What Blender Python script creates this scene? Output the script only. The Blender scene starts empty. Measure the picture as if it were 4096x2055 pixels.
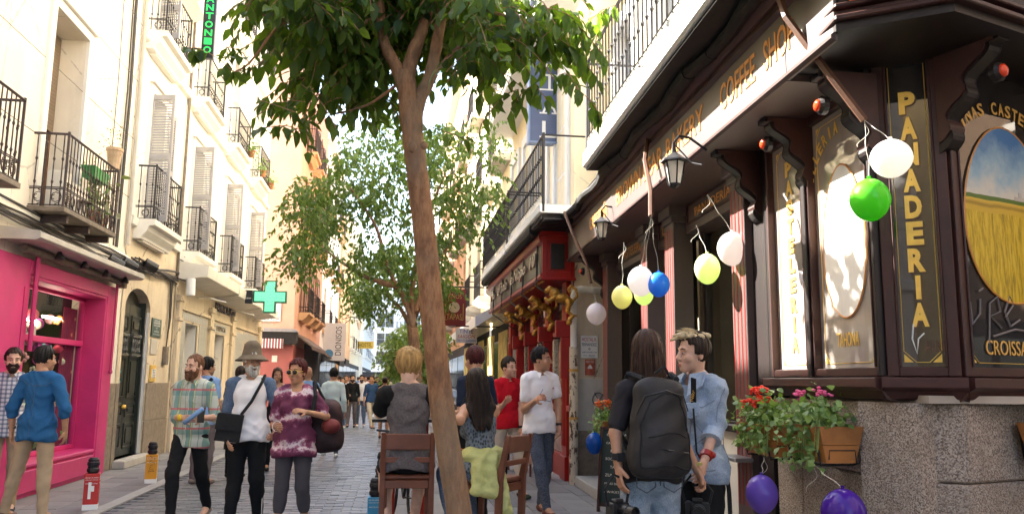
import bpy, math, random
import numpy as np
from math import sin, cos, pi, radians
from mathutils import Vector, Matrix
random.seed(7); rng = np.random.default_rng(7)
SC = bpy.context.scene
COL = SC.collection
# ---------------- camera ----------------
EYE = 1.45; FPX = 3300.0; CX, CY = 2048.0, 1027.5
def cam_rows(yaw, pit, rol):
    cy, sy = cos(yaw), sin(yaw)
    fwd = np.array([sy*cos(pit), cy*cos(pit), sin(pit)]); right = np.array([cy, -sy, 0.]); up = np.cross(right, fwd)
    c, s = cos(rol), sin(rol)
    return np.array([c*right+s*up, -s*right+c*up, fwd])
CM = cam_rows(radians(7.97967), radians(8.57196), radians(0.6))
cd = bpy.data.cameras.new('camera'); cam = bpy.data.objects.new('camera', cd); COL.objects.link(cam)
cd.sensor_width = 36; cd.lens = 36*FPX/4096; cd.clip_start = .05; cd.clip_end = 2000
cam.matrix_world = Matrix(((CM[0][0], CM[1][0], -CM[2][0], 0), (CM[0][1], CM[1][1], -CM[2][1], 0), (CM[0][2], CM[1][2], -CM[2][2], EYE), (0, 0, 0, 1)))
SC.camera = cam
# ---------------- sky, sun, exposure ----------------
SUN = Vector((-1.0, .76, 1.1)).normalized()
wd = bpy.data.worlds.new('World'); SC.world = wd; wd.use_nodes = True
wn = wd.node_tree; wn.nodes.clear()
wo = wn.nodes.new('ShaderNodeOutputWorld'); wb = wn.nodes.new('ShaderNodeBackground'); ws = wn.nodes.new('ShaderNodeTexSky')
ws.sky_type = 'NISHITA'; ws.sun_disc = False; ws.sun_elevation = math.asin(SUN.z); ws.sun_rotation = math.atan2(SUN.x, SUN.y)
ws.air_density = 1.0; ws.dust_density = 2.2; ws.ozone_density = 1.0
wb.inputs[1].default_value = .085
wn.links.new(ws.outputs[0], wb.inputs[0]); wn.links.new(wb.outputs[0], wo.inputs[0])
sd = bpy.data.lights.new('sun', 'SUN'); sd.energy = 5.0; sd.angle = radians(.53); sd.color = (1, .95, .86)
so = bpy.data.objects.new('sun', sd); COL.objects.link(so); so.location = (0, 0, 40)
so.rotation_mode = 'QUATERNION'; so.rotation_quaternion = SUN.to_track_quat('Z', 'Y')
vs = SC.view_settings; vs.view_transform = 'Standard'; vs.look = 'None'; vs.gamma = 1; vs.use_curve_mapping = False
vs.exposure = 3.05
SC.cycles.max_bounces = 7; SC.cycles.transparent_max_bounces = 16; SC.cycles.use_denoising = True
SC.cycles.sample_clamp_indirect = 8
# ---------------- placing helpers ----------------
def ray(px, py): return CM.T @ np.array([(px-CX)/FPX, -(py-CY)/FPX, 1.])
def at(px, py, y):
    """point of the place seen at photo pixel (px,py) on the plane Y = y"""
    r = ray(px, py); t = y/r[1]; return Vector((r[0]*t, y, EYE+r[2]*t))
def gnd(px, py, z=0):
    r = ray(px, py); t = (z-EYE)/r[2]; return Vector((r[0]*t, r[1]*t, z))
def onx(px, py, x):
    r = ray(px, py); t = x/r[0]; return Vector((x, r[1]*t, EYE+r[2]*t))
# ---------------- mesh helpers ----------------
class MB:
    def __init__(s): s.v = []; s.f = []; s.m = []
    def add(s, vs, fs, m=0):
        b = len(s.v); s.v += [tuple(v) for v in vs]; s.f += [tuple(b+i for i in f) for f in fs]; s.m += [m]*len(fs); return s
    def box(s, x0, x1, y0, y1, z0, z1, m=0):
        if x0 > x1: x0, x1 = x1, x0
        if y0 > y1: y0, y1 = y1, y0
        if z0 > z1: z0, z1 = z1, z0
        return s.add([(x, y, z) for z in (z0, z1) for y in (y0, y1) for x in (x0, x1)],
              [(0, 2, 3, 1), (4, 5, 7, 6), (0, 1, 5, 4), (2, 6, 7, 3), (0, 4, 6, 2), (1, 3, 7, 5)], m)
    def obox(s, mt, sx, sy, sz, m=0):
        pts = [mt @ Vector((x*sx/2, y*sy/2, z*sz/2)) for z in (-1, 1) for y in (-1, 1) for x in (-1, 1)]
        return s.add(pts, [(0, 2, 3, 1), (4, 5, 7, 6), (0, 1, 5, 4), (2, 6, 7, 3), (0, 4, 6, 2), (1, 3, 7, 5)], m)
    def tube(s, pts, r, n=6, m=0, closed=False):
        pts = [Vector(p) for p in pts]; k = len(pts); rs = r if isinstance(r, (list, tuple)) else [r]*k
        t0 = (pts[1]-pts[0]).normalized(); up = Vector((0, 0, 1)) if abs(t0.z) < .9 else Vector((1, 0, 0))
        a = t0.cross(up).normalized(); ring = []
        for i, p in enumerate(pts):
            t = (pts[min(i+1, k-1)]-pts[max(i-1, 0)]).normalized()
            a = (a - t*a.dot(t)).normalized(); b = t.cross(a)
            for j in range(n):
                q = 2*pi*j/n; ring.append(p+(a*cos(q)+b*sin(q))*rs[i])
        f = []
        for i in range(k-1):
            for j in range(n):
                j2 = (j+1) % n; f.append((i*n+j, i*n+j2, (i+1)*n+j2, (i+1)*n+j))
        f.append(tuple(range(n-1, -1, -1))); f.append(tuple((k-1)*n+j for j in range(n)))
        return s.add(ring, f, m)
    def lathe(s, c, prof, n=10, m=0):
        c = Vector(c); vs = []; f = []; k = len(prof)
        for r, z in prof:
            for j in range(n):
                q = 2*pi*j/n; vs.append(c+Vector((r*cos(q), r*sin(q), z)))
        for i in range(k-1):
            for j in range(n):
                j2 = (j+1) % n; f.append((i*n+j, i*n+j2, (i+1)*n+j2, (i+1)*n+j))
        f.append(tuple(range(n-1, -1, -1))); f.append(tuple((k-1)*n+j for j in range(n)))
        return s.add(vs, f, m)
    def ball(s, c, rx, ry, rz, nu=12, nv=8, m=0):
        c = Vector(c); vs = [c+Vector((0, 0, -rz))]
        for i in range(1, nv):
            p = -pi/2+pi*i/nv
            for j in range(nu):
                q = 2*pi*j/nu; vs.append(c+Vector((rx*cos(p)*cos(q), ry*cos(p)*sin(q), rz*sin(p))))
        vs.append(c+Vector((0, 0, rz))); f = []
        for j in range(nu):
            f.append((0, 1+(j+1) % nu, 1+j))
            for i in range(nv-2):
                a = 1+i*nu+j; b = 1+i*nu+(j+1) % nu; f.append((a, b, b+nu, a+nu))
            f.append((1+(nv-2)*nu+j, 1+(nv-2)*nu+(j+1) % nu, len(vs)-1))
        return s.add(vs, f, m)
    def prism(s, poly, y0, y1, m=0):
        """polygon in x,z (counter clockwise seen from the front, -y) extruded from y0 to y1"""
        n = len(poly); vs = [(x, y0, z) for x, z in poly]+[(x, y1, z) for x, z in poly]
        f = [tuple(range(n)), tuple(range(2*n-1, n-1, -1))]+[(i, i+n, (i+1) % n+n, (i+1) % n) for i in range(n)]
        return s.add(vs, f, m)
    def prof(s, poly, x0, x1, m=0):
        """profile in y,z swept along x"""
        n = len(poly); vs = [(x0, y, z) for y, z in poly]+[(x1, y, z) for y, z in poly]
        f = [tuple(range(n)), tuple(range(2*n-1, n-1, -1))]+[(i, (i+1) % n, (i+1) % n+n, i+n) for i in range(n)]
        return s.add(vs, f, m)
    def mesh(s, name, mats=None, smooth=False):
        me = bpy.data.meshes.new(name); me.from_pydata(s.v, [], s.f)
        if mats is not None:
            for m in (mats if isinstance(mats, (list, tuple)) else [mats]): me.materials.append(m)
            if any(s.m): me.polygons.foreach_set('material_index', s.m)
        if smooth: me.polygons.foreach_set('use_smooth', [True]*len(s.f))
        me.update(); return me
    def build(s, name, mats, parent=None, loc=(0, 0, 0), rz=0, smooth=False, bev=0, rot=None):
        o = put(name, s.mesh(name, mats, smooth), parent, loc, rz, rot)
        if bev: bevel(o, bev)
        return o
def bevel(o, w, seg=1):
    m = o.modifiers.new('bevel', 'BEVEL'); m.width = w; m.segments = seg; m.limit_method = 'ANGLE'; m.angle_limit = radians(40); return o
def put(name, me, parent=None, loc=(0, 0, 0), rz=0, rot=None):
    o = bpy.data.objects.new(name, me); COL.objects.link(o); o.location = loc
    o.rotation_euler = rot if rot is not None else (0, 0, rz)
    if parent is not None: o.parent = parent
    return o
def tag(o, label=None, cat=None, group=None, kind=None):
    if label: o['label'] = label
    if cat: o['category'] = cat
    if group: o['group'] = group
    if kind: o['kind'] = kind
    return o
def T(name, label, cat, loc=(0, 0, 0), rz=0, group=None):
    o = bpy.data.objects.new(name, None); COL.objects.link(o); o.location = loc; o.rotation_euler = (0, 0, rz); o.empty_display_size = .2
    return tag(o, label, cat, group)
def S(name, mb, m, smooth=False): return tag(mb.build(name, m, smooth=smooth), kind='structure')
def dup(o, parent=None, loc=None, rz=None):
    c = o.copy(); COL.objects.link(c)
    if parent is not None: c.parent = parent
    if loc is not None: c.location = loc
    if rz is not None: c.rotation_euler = (0, 0, rz)
    return c
def kids(o): return [c for c in bpy.data.objects if c.parent == o]
def dup_tree(o, loc, rz=None, label=None):
    r = dup(o, None, loc, rz)
    if label: r['label'] = label
    for c in kids(o):
        cc = dup(c, r)
        for g in kids(c): dup(g, cc)
    return r
# ---------------- material helpers ----------------
class NT:
    def __init__(s, name):
        s.mat = bpy.data.materials.new(name); s.mat.use_nodes = True; s.t = s.mat.node_tree
        s.b = s.t.nodes['Principled BSDF']; s.out = s.t.nodes['Material Output']; s._c = None
    def n(s, ty, props=None, **inp):
        nd = s.t.nodes.new(ty)
        for k, v in (props or {}).items(): setattr(nd, k, v)
        for k, v in inp.items():
            k = k.replace('_', ' '); s.set(nd.inputs[k] if not k.isdigit() else nd.inputs[int(k)], v)
        return nd
    def set(s, sock, v):
        if isinstance(v, bpy.types.NodeSocket): s.t.links.new(v, sock)
        elif isinstance(v, (tuple, list)) and len(v) == 3 and sock.type == 'RGBA': sock.default_value = (*v, 1)
        else: sock.default_value = v
    def co(s, scale=None):
        if s._c is None: s._c = s.n('ShaderNodeTexCoord').outputs['Object']
        if scale is None: return s._c
        mp = s.n('ShaderNodeMapping'); s.t.links.new(s._c, mp.inputs[0]); mp.inputs['Scale'].default_value = scale; return mp.outputs[0]
    def noise(s, scale, detail=3, vec=None, rough=.55): return s.n('ShaderNodeTexNoise', Vector=vec or s.co(), Scale=scale, Detail=detail, Roughness=rough).outputs[0]
    def math(s, op, a, b=0., c=None):
        nd = s.n('ShaderNodeMath', {'operation': op}); s.set(nd.inputs[0], a); s.set(nd.inputs[1], b)
        if c is not None: s.set(nd.inputs[2], c)
        return nd.outputs[0]
    def mix(s, f, a, b, ty='MIX'):
        nd = s.n('ShaderNodeMix', {'data_type': 'RGBA', 'blend_type': ty}); s.set(nd.inputs[0], f); s.set(nd.inputs[6], a); s.set(nd.inputs[7], b); return nd.outputs[2]
    def ramp(s, f, stops, interp='LINEAR'):
        nd = s.n('ShaderNodeValToRGB'); s.set(nd.inputs[0], f); r = nd.color_ramp; r.interpolation = interp
        while len(r.elements) < len(stops): r.elements.new(.5)
        for e, (p, c) in zip(r.elements, stops): e.position = p; e.color = (*c, 1) if len(c) == 3 else c
        return nd.outputs[0]
    def xyz(s, vec=None):
        nd = s.n('ShaderNodeSeparateXYZ'); s.t.links.new(vec or s.co(), nd.inputs[0]); return nd.outputs
    def bump(s, h, strength=.3, dist=.01):
        nd = s.n('ShaderNodeBump', Height=h, Strength=strength, Distance=dist); s.t.links.new(nd.outputs[0], s.b.inputs['Normal']); return s
    def fin(s, col=None, r=None, metal=None, spec=None, **kw):
        if col is not None: s.set(s.b.inputs['Base Color'], col)
        if r is not None: s.set(s.b.inputs['Roughness'], r)
        if metal is not None: s.set(s.b.inputs['Metallic'], metal)
        if spec is not None: s.set(s.b.inputs['Specular IOR Level'], spec)
        for k, v in kw.items(): s.set(s.b.inputs[k.replace('_', ' ')], v)
        return s.mat
def cm(c, k): return tuple(min(1, max(0, x*k)) for x in c)
def mat(name, c, r=.6, v=.15, s=5, b=.15, bs=80, metal=0, spec=.5, dist=.004, dirt=0, dc=(.1, .08, .06), **kw):
    n = NT(name); f = n.ramp(n.noise(s, 5), [(.3, cm(c, 1-v)), (.72, cm(c, 1+v))])
    if dirt:
        g = n.ramp(n.noise(s*.35, 6, rough=.7), [(.5, (0, 0, 0)), (.75, (1, 1, 1))]); f = n.mix(n.math('MULTIPLY', g, dirt), f, dc)
    if b: n.bump(n.noise(bs, 3), b, dist)
    return n.fin(f, r, metal, spec, **kw)
# ---------------- materials ----------------
M = {}
def plaster(name, c, dc=(.4, .32, .24), k=.5):
    n = NT(name); f = n.ramp(n.noise(1.3, 5), [(.3, cm(c, .93)), (.72, cm(c, 1.06))])
    st = n.ramp(n.noise(4.5, 6, n.co((1, 1, .12)), .7), [(.5, (0, 0, 0)), (.78, (1, 1, 1))]); f = n.mix(n.math('MULTIPLY', st, k*.45), f, dc)
    pt = n.ramp(n.noise(.8, 6, rough=.75), [(.52, (0, 0, 0)), (.6, (1, 1, 1))]); f = n.mix(n.math('MULTIPLY', pt, k*.28), f, cm(dc, 1.3))
    cr = n.n('ShaderNodeTexVoronoi', {'feature': 'DISTANCE_TO_EDGE'}, Vector=n.n('ShaderNodeVectorMath', {'operation': 'ADD'}).outputs[0] if 0 else n.co((1, 1, .6)), Scale=.9).outputs[0]
    ck = n.math('MULTIPLY', n.math('LESS_THAN', n.math('ADD', cr, n.math('MULTIPLY', n.math('SUBTRACT', n.noise(9, 4), .5), .05)), .004), k*.7); f = n.mix(ck, f, cm(dc, .5))
    n.bump(n.noise(28, 5, rough=.65), .25, .006); return n.fin(f, .85)
M['cream'] = plaster('cream_plaster', (.84, .76, .63))
M['cream2'] = plaster('pale_plaster', (.9, .86, .78), k=.35)
M['trim'] = mat('cream_trim', (.84, .8, .72), .8, .05, 3, .1, 60, dirt=.2, dc=(.45, .38, .3))
M['cream_low'] = plaster('ochre_plaster', (.66, .55, .4), (.24, .17, .1), .9)
M['granite_dk'] = mat('brown_granite', (.24, .19, .14), .7, .25, 14, .2, 160, dirt=.4, dc=(.1, .08, .06))
M['iron'] = mat('black_iron', (.022, .02, .022), .5, .3, 30, .2, 150, metal=.3)
M['rustiron'] = mat('rusty_iron', (.05, .03, .028), .6, .4, 25, .3, 150, dirt=.4, dc=(.12, .07, .04))
M['stone_dirty'] = mat('dirty_stone', (.2, .16, .12), .85, .3, 10, .3, 90, dirt=.5, dc=(.06, .05, .04))
M['pink'] = mat('pink_paint', (.56, .03, .17), .5, .1, 3, .15, 25, dirt=.4, dc=(.38, .04, .1), spec=.4)
M['pinkd'] = mat('pink_paint_trim', (.5, .025, .14), .45, .08, 5, .08, 60)
M['shutter'] = mat('grey_shutter', (.4, .38, .38), .6, .08, 6, .1, 90)
M['blackdoor'] = mat('black_wood_paint', (.02, .024, .018), .28, .4, 8, .25, 60, dirt=.35, dc=(.07, .07, .06), spec=.6)
M['brown'] = mat('brown_wood', (.12, .05, .025), .5, .3, 9, .2, 70)
M['maroon'] = mat('maroon_paint', (.042, .01, .007), .5, .35, 4, .15, 40, spec=.45, dirt=.35, dc=(.085, .035, .025), Coat_Weight=.25, Coat_Roughness=.5)
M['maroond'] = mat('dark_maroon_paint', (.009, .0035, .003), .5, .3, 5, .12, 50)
M['flute'] = mat('red_brown_paint', (.2, .035, .02), .35, .12, 6, .1, 60)
M['fascia'] = mat('brown_fascia', (.046, .018, .014), .5, .2, 3, .12, 40, spec=.8, dirt=.3, dc=(.095, .055, .045), Coat_Weight=.9, Coat_Roughness=.52)
M['gold'] = mat('gold_paint', (.75, .42, .09), .4, .1, 20, .05, 60, metal=.1)
M['goldd'] = mat('faded_orange_letters', (.75, .33, .08), .5, .12, 20, .05, 60)
M['goldb'] = mat('bright_gold_leaf', (.9, .58, .12), .3, .12, 20, .05, 60, metal=.25)
M['goldcarve'] = mat('gilded_carving', (.45, .22, .03), .3, .4, 18, .4, 60, metal=.55, dirt=.5, dc=(.08, .03, .01))
M['red'] = mat('red_paint', (.32, .009, .005), .35, .1, 5, .1, 50, spec=.5)
M['redd'] = mat('deep_red_paint', (.28, .008, .006), .35, .15, 5, .1, 50)
M['black'] = mat('black_board', (.015, .014, .014), .35, .3, 10, .1, 60)
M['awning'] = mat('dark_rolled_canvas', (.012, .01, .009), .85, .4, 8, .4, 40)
M['white'] = mat('white_paint', (.8, .79, .76), .6, .04, 4, .08, 50)
M['whited'] = mat('off_white_paint', (.72, .68, .6), .7, .08, 3, .1, 50, dirt=.25, dc=(.4, .33, .25))
M['yellow'] = plaster('yellow_render', (.86, .74, .5), k=.3)
M['wood'] = mat('stool_wood', (.17, .055, .028), .38, .25, 6, .12, 50, spec=.5)
M['steel'] = mat('grey_steel', (.35, .35, .36), .35, .1, 10, .05, 60, metal=.8)
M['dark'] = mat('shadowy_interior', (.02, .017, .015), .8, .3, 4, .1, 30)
M['blackp'] = mat('black_plastic', (.015, .015, .016), .4, .2, 20, .1, 90)
M['blackc'] = mat('black_cloth', (.012, .012, .013), .9, .3, 30, .3, 300)
M['terracotta'] = mat('terracotta', (.38, .15, .07), .8, .2, 10, .2, 60)
M['cable'] = mat('dark_cable', (.05, .043, .038), .6, .4, 12, .2, 60)
M['stucco_pink'] = mat('salmon_render', (.62, .36, .26), .85, .08, 1.2, .1, 50, dirt=.15, dc=(.4, .25, .2))
M['redwall'] = mat('dull_red_wall', (.36, .1, .085), .7, .1, 1.6, .1, 60, dirt=.25, dc=(.25, .1, .09))
M['orange_stone'] = mat('orange_stone', (.62, .38, .2), .8, .1, 2, .15, 50)
M['concrete'] = mat('pale_concrete', (.5, .46, .4), .85, .12, 4, .15, 60, dirt=.3, dc=(.22, .19, .15))
M['marble'] = mat('white_marble', (.78, .77, .76), .15, .06, 12, 0)
M['skyblue'] = mat('blue_poster', (.04, .3, .55), .5, .08, 6, .05, 60)
M['soil'] = mat('soil', (.05, .03, .02), .95, .3, 30, .6, 60)
def glass(name, tint=(.9, .95, .95), refl=.12, r=.02, dirt=0, ior=1.5):
    n = NT(name); n.t.nodes.remove(n.b)
    tr = n.n('ShaderNodeBsdfTransparent', Color=tint); gl = n.n('ShaderNodeBsdfGlossy', Color=(1, 1, 1), Roughness=r)
    fr = n.n('ShaderNodeFresnel', IOR=ior); f = n.math('MULTIPLY', n.math('ADD', fr.outputs[0], refl*.5), n.math('SUBTRACT', 1, n.n('ShaderNodeNewGeometry').outputs['Backfacing']))
    ms = n.n('ShaderNodeMixShader'); n.set(ms.inputs[0], f); n.set(ms.inputs[1], tr.outputs[0]); n.set(ms.inputs[2], gl.outputs[0]); out = ms.outputs[0]
    if dirt:  # film of dust; on the bay panes it also carries painted glare
        df = n.n('ShaderNodeBsdfDiffuse', Color=(.66, .58, .52)); m2 = n.n('ShaderNodeMixShader')
        n.set(m2.inputs[0], n.math('MULTIPLY', n.ramp(n.noise(3, 4, n.co((1, 1, .25))), [(.3, (.4, .4, .4)), (.7, (1, 1, 1))]), dirt)); n.set(m2.inputs[1], out); n.set(m2.inputs[2], df.outputs[0]); out = m2.outputs[0]
    n.t.links.new(out, n.out.inputs[0]); return n.mat
M['glass'] = glass('clear_shop_glass', refl=.0)
M['glassdisp'] = glass('display_glass', refl=0, ior=1.2)
M['glassd'] = mat('dark_window_glass', (.035, .04, .045), .06, .3, 1.5, 0, spec=.9)
M['glassbay'] = glass('dusty_glare_bay_glass', (.3, .2, .14), .5, .03, .6)  # pale diffuse film: dust plus the white sun glare put into colour
M['glassbrown'] = glass('brown_etched_glass', (.3, .18, .08), .1, .03, .05)
M['lampglass'] = mat('frosted_lamp_glass', (.8, .77, .68), .3, .05, 5, 0, Transmission_Weight=.4)
M['redlens'] = mat('red_lens', (.75, .06, .015), .15, .1, 20, .2, 60)
def balloon(name, c, tr=.65):
    n = NT(name); n.fin(c, .18, spec=.5); d = n.n('ShaderNodeBsdfTranslucent', Color=c); ms = n.n('ShaderNodeMixShader', Fac=tr*.6)
    n.set(ms.inputs[1], n.b.outputs[0]); n.set(ms.inputs[2], d.outputs[0]); n.t.links.new(ms.outputs[0], n.out.inputs[0]); return n.mat
BAL = {k: balloon(k+'_balloon', c) for k, c in dict(white=(.9, .86, .84), green=(.13, .62, .035), yellow=(.95, .92, .45), blue=(.05, .3, .85), deep_blue=(.01, .12, .5), lilac=(.26, .14, .62), purple=(.09, .02, .36), lime=(.82, .95, .5), pink=(.92, .86, .86)).items()}
def leafmat(name, a, b, tr=.35, r=.4):
    n = NT(name); oi = n.n('ShaderNodeNewGeometry').outputs['Random Per Island']; ob = n.n('ShaderNodeObjectInfo').outputs['Random']
    c = n.ramp(n.math('FRACT', n.math('ADD', oi, ob)), [(0, a), (.75, b), (1, cm(b, 1.5))])
    n.fin(c, r, spec=.4); d = n.n('ShaderNodeBsdfTranslucent'); n.set(d.inputs[0], n.mix(.5, c, (.3, .5, .02), 'MIX')); ms = n.n('ShaderNodeMixShader', Fac=tr)
    n.set(ms.inputs[1], n.b.outputs[0]); n.set(ms.inputs[2], d.outputs[0]); n.t.links.new(ms.outputs[0], n.out.inputs[0]); return n.mat
M['leaf'] = leafmat('glossy_leaf', (.018, .045, .006), (.05, .1, .014), .42, .5)
M['leaf2'] = leafmat('mid_leaf', (.07, .12, .03), (.17, .23, .08), .45)
M['ivy'] = leafmat('ivy_leaf', (.07, .16, .04), (.3, .42, .16), .35)
M['petal_red'] = mat('red_petal', (.8, .04, .01), .6, .1, 20, 0); M['petal_orange'] = mat('orange_petal', (.85, .16, .02), .6, .1, 20, 0); M['petal_pink'] = mat('pink_petal', (.85, .12, .3), .6, .1, 20, 0)
n = NT('tree_bark'); v = n.co((1, 1, .3)); h = n.noise(30, 6, v, .75)
c = n.ramp(h, [(.3, (.12, .055, .025)), (.5, (.31, .15, .068)), (.7, (.44, .24, .115))]); c = n.mix(n.math('MULTIPLY', n.noise(4, 3), .35), c, (.28, .12, .05)); c = n.mix(n.math('MULTIPLY', n.ramp(n.noise(7, 5, n.co((1, 1, .45)), .7), [(.5, (0, 0, 0)), (.62, (1, 1, 1))]), .55), c, (.12, .06, .035)); c = n.mix(n.ramp(n.noise(2.3, 4), [(.45, (0, 0, 0)), (.65, (.5, .5, .5))]), c, (.26, .2, .13)); n.bump(n.math('ADD', h, n.noise(9, 5, rough=.7)), .8, .01); M['bark'] = n.fin(c, .8)
# stone and paving
n = NT('pink_granite'); a = n.noise(9, 4); g = n.n('ShaderNodeTexVoronoi', Vector=n.co(), Scale=170).outputs['Color']; w = n.xyz(g)
c = n.ramp(w[0], [(.1, (.13, .1, .085)), (.45, (.34, .28, .23)), (.9, (.54, .46, .39))]); c = n.mix(n.math('MULTIPLY', n.ramp(n.noise(3, 6, rough=.75), [(.4, (0, 0, 0)), (.65, (1, 1, 1))]), .5), c, (.2, .15, .11)); n.bump(n.math('ADD', n.noise(90, 3), n.noise(14, 6, rough=.7)), .9, .012); M['granite'] = n.fin(c, .8)
def cobble_mat():
    n = NT('blue_grey_cobble'); r = n.n('ShaderNodeNewGeometry').outputs['Random Per Island']; ob = n.n('ShaderNodeObjectInfo').outputs['Random']
    c = n.ramp(n.math('FRACT', n.math('ADD', r, ob)), [(0, (.085, .094, .106)), (.6, (.14, .15, .165)), (1, (.21, .215, .23))])
    c = n.mix(n.math('MULTIPLY', n.noise(1.3, 4), .3), c, (.09, .08, .075)); n.bump(n.noise(70, 3), .3, .004); return n.fin(c, .42, spec=.6)
M['cobble'] = cobble_mat()
M['joint'] = mat('dark_joint', (.06, .055, .05), .9, .3, 20, .4, 90)
def slab_mat(name, a, b):
    n = NT(name); ob = n.n('ShaderNodeObjectInfo').outputs['Random']; r = n.n('ShaderNodeNewGeometry').outputs['Random Per Island']
    c = n.ramp(n.math('FRACT', n.math('ADD', r, ob)), [(0, a), (1, b)]); c = n.mix(n.math('MULTIPLY', n.ramp(n.noise(2.2, 6, rough=.7), [(.45, (0, 0, 0)), (.7, (1, 1, 1))]), .35), c, cm(a, .6))
    n.bump(n.noise(110, 3), .2, .003); return n.fin(c, .7)
M['slab'] = slab_mat('grey_paving', (.19, .18, .175), (.26, .25, .24)); M['kerb'] = slab_mat('pale_granite_kerb', (.3, .28, .26), (.38, .36, .33))
# text
def lettering(s, h, m, parent, loc, w=None, ext=.004, rz=0, align='CENTER', name='lettering', bold=0, shear=0, space=1.0, rot=None):
    cu = bpy.data.curves.new('lettering', 'FONT'); cu.body = s; cu.extrude = .02; cu.size = 1; cu.offset = bold; cu.shear = shear; cu.space_character = space; cu.resolution_u = 3
    o = bpy.data.objects.new('lettering', cu); COL.objects.link(o); bpy.context.view_layer.update()
    me = bpy.data.meshes.new_from_object(o.evaluated_get(bpy.context.evaluated_depsgraph_get())); bpy.data.objects.remove(o)
    co = np.empty(len(me.vertices)*3); me.vertices.foreach_get('co', co); co = co.reshape(-1, 3)
    if len(co) == 0: return None
    lo, hi = co.min(0), co.max(0); sz = hi-lo; k = h/sz[1]; kx = k if w is None else w/sz[0]
    cx = {'CENTER': (lo[0]+hi[0])/2, 'LEFT': lo[0], 'RIGHT': hi[0]}[align]
    q = np.empty_like(co); q[:, 0] = (co[:, 0]-cx)*kx; q[:, 2] = (co[:, 1]-(lo[1]+hi[1])/2)*k; q[:, 1] = -(co[:, 2]+.02)/.04*ext*1.0
    me.vertices.foreach_set('co', q.ravel()); me.materials.clear(); me.materials.append(m); me.update()
    return put(name, me, parent, loc, rz, rot)
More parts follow.
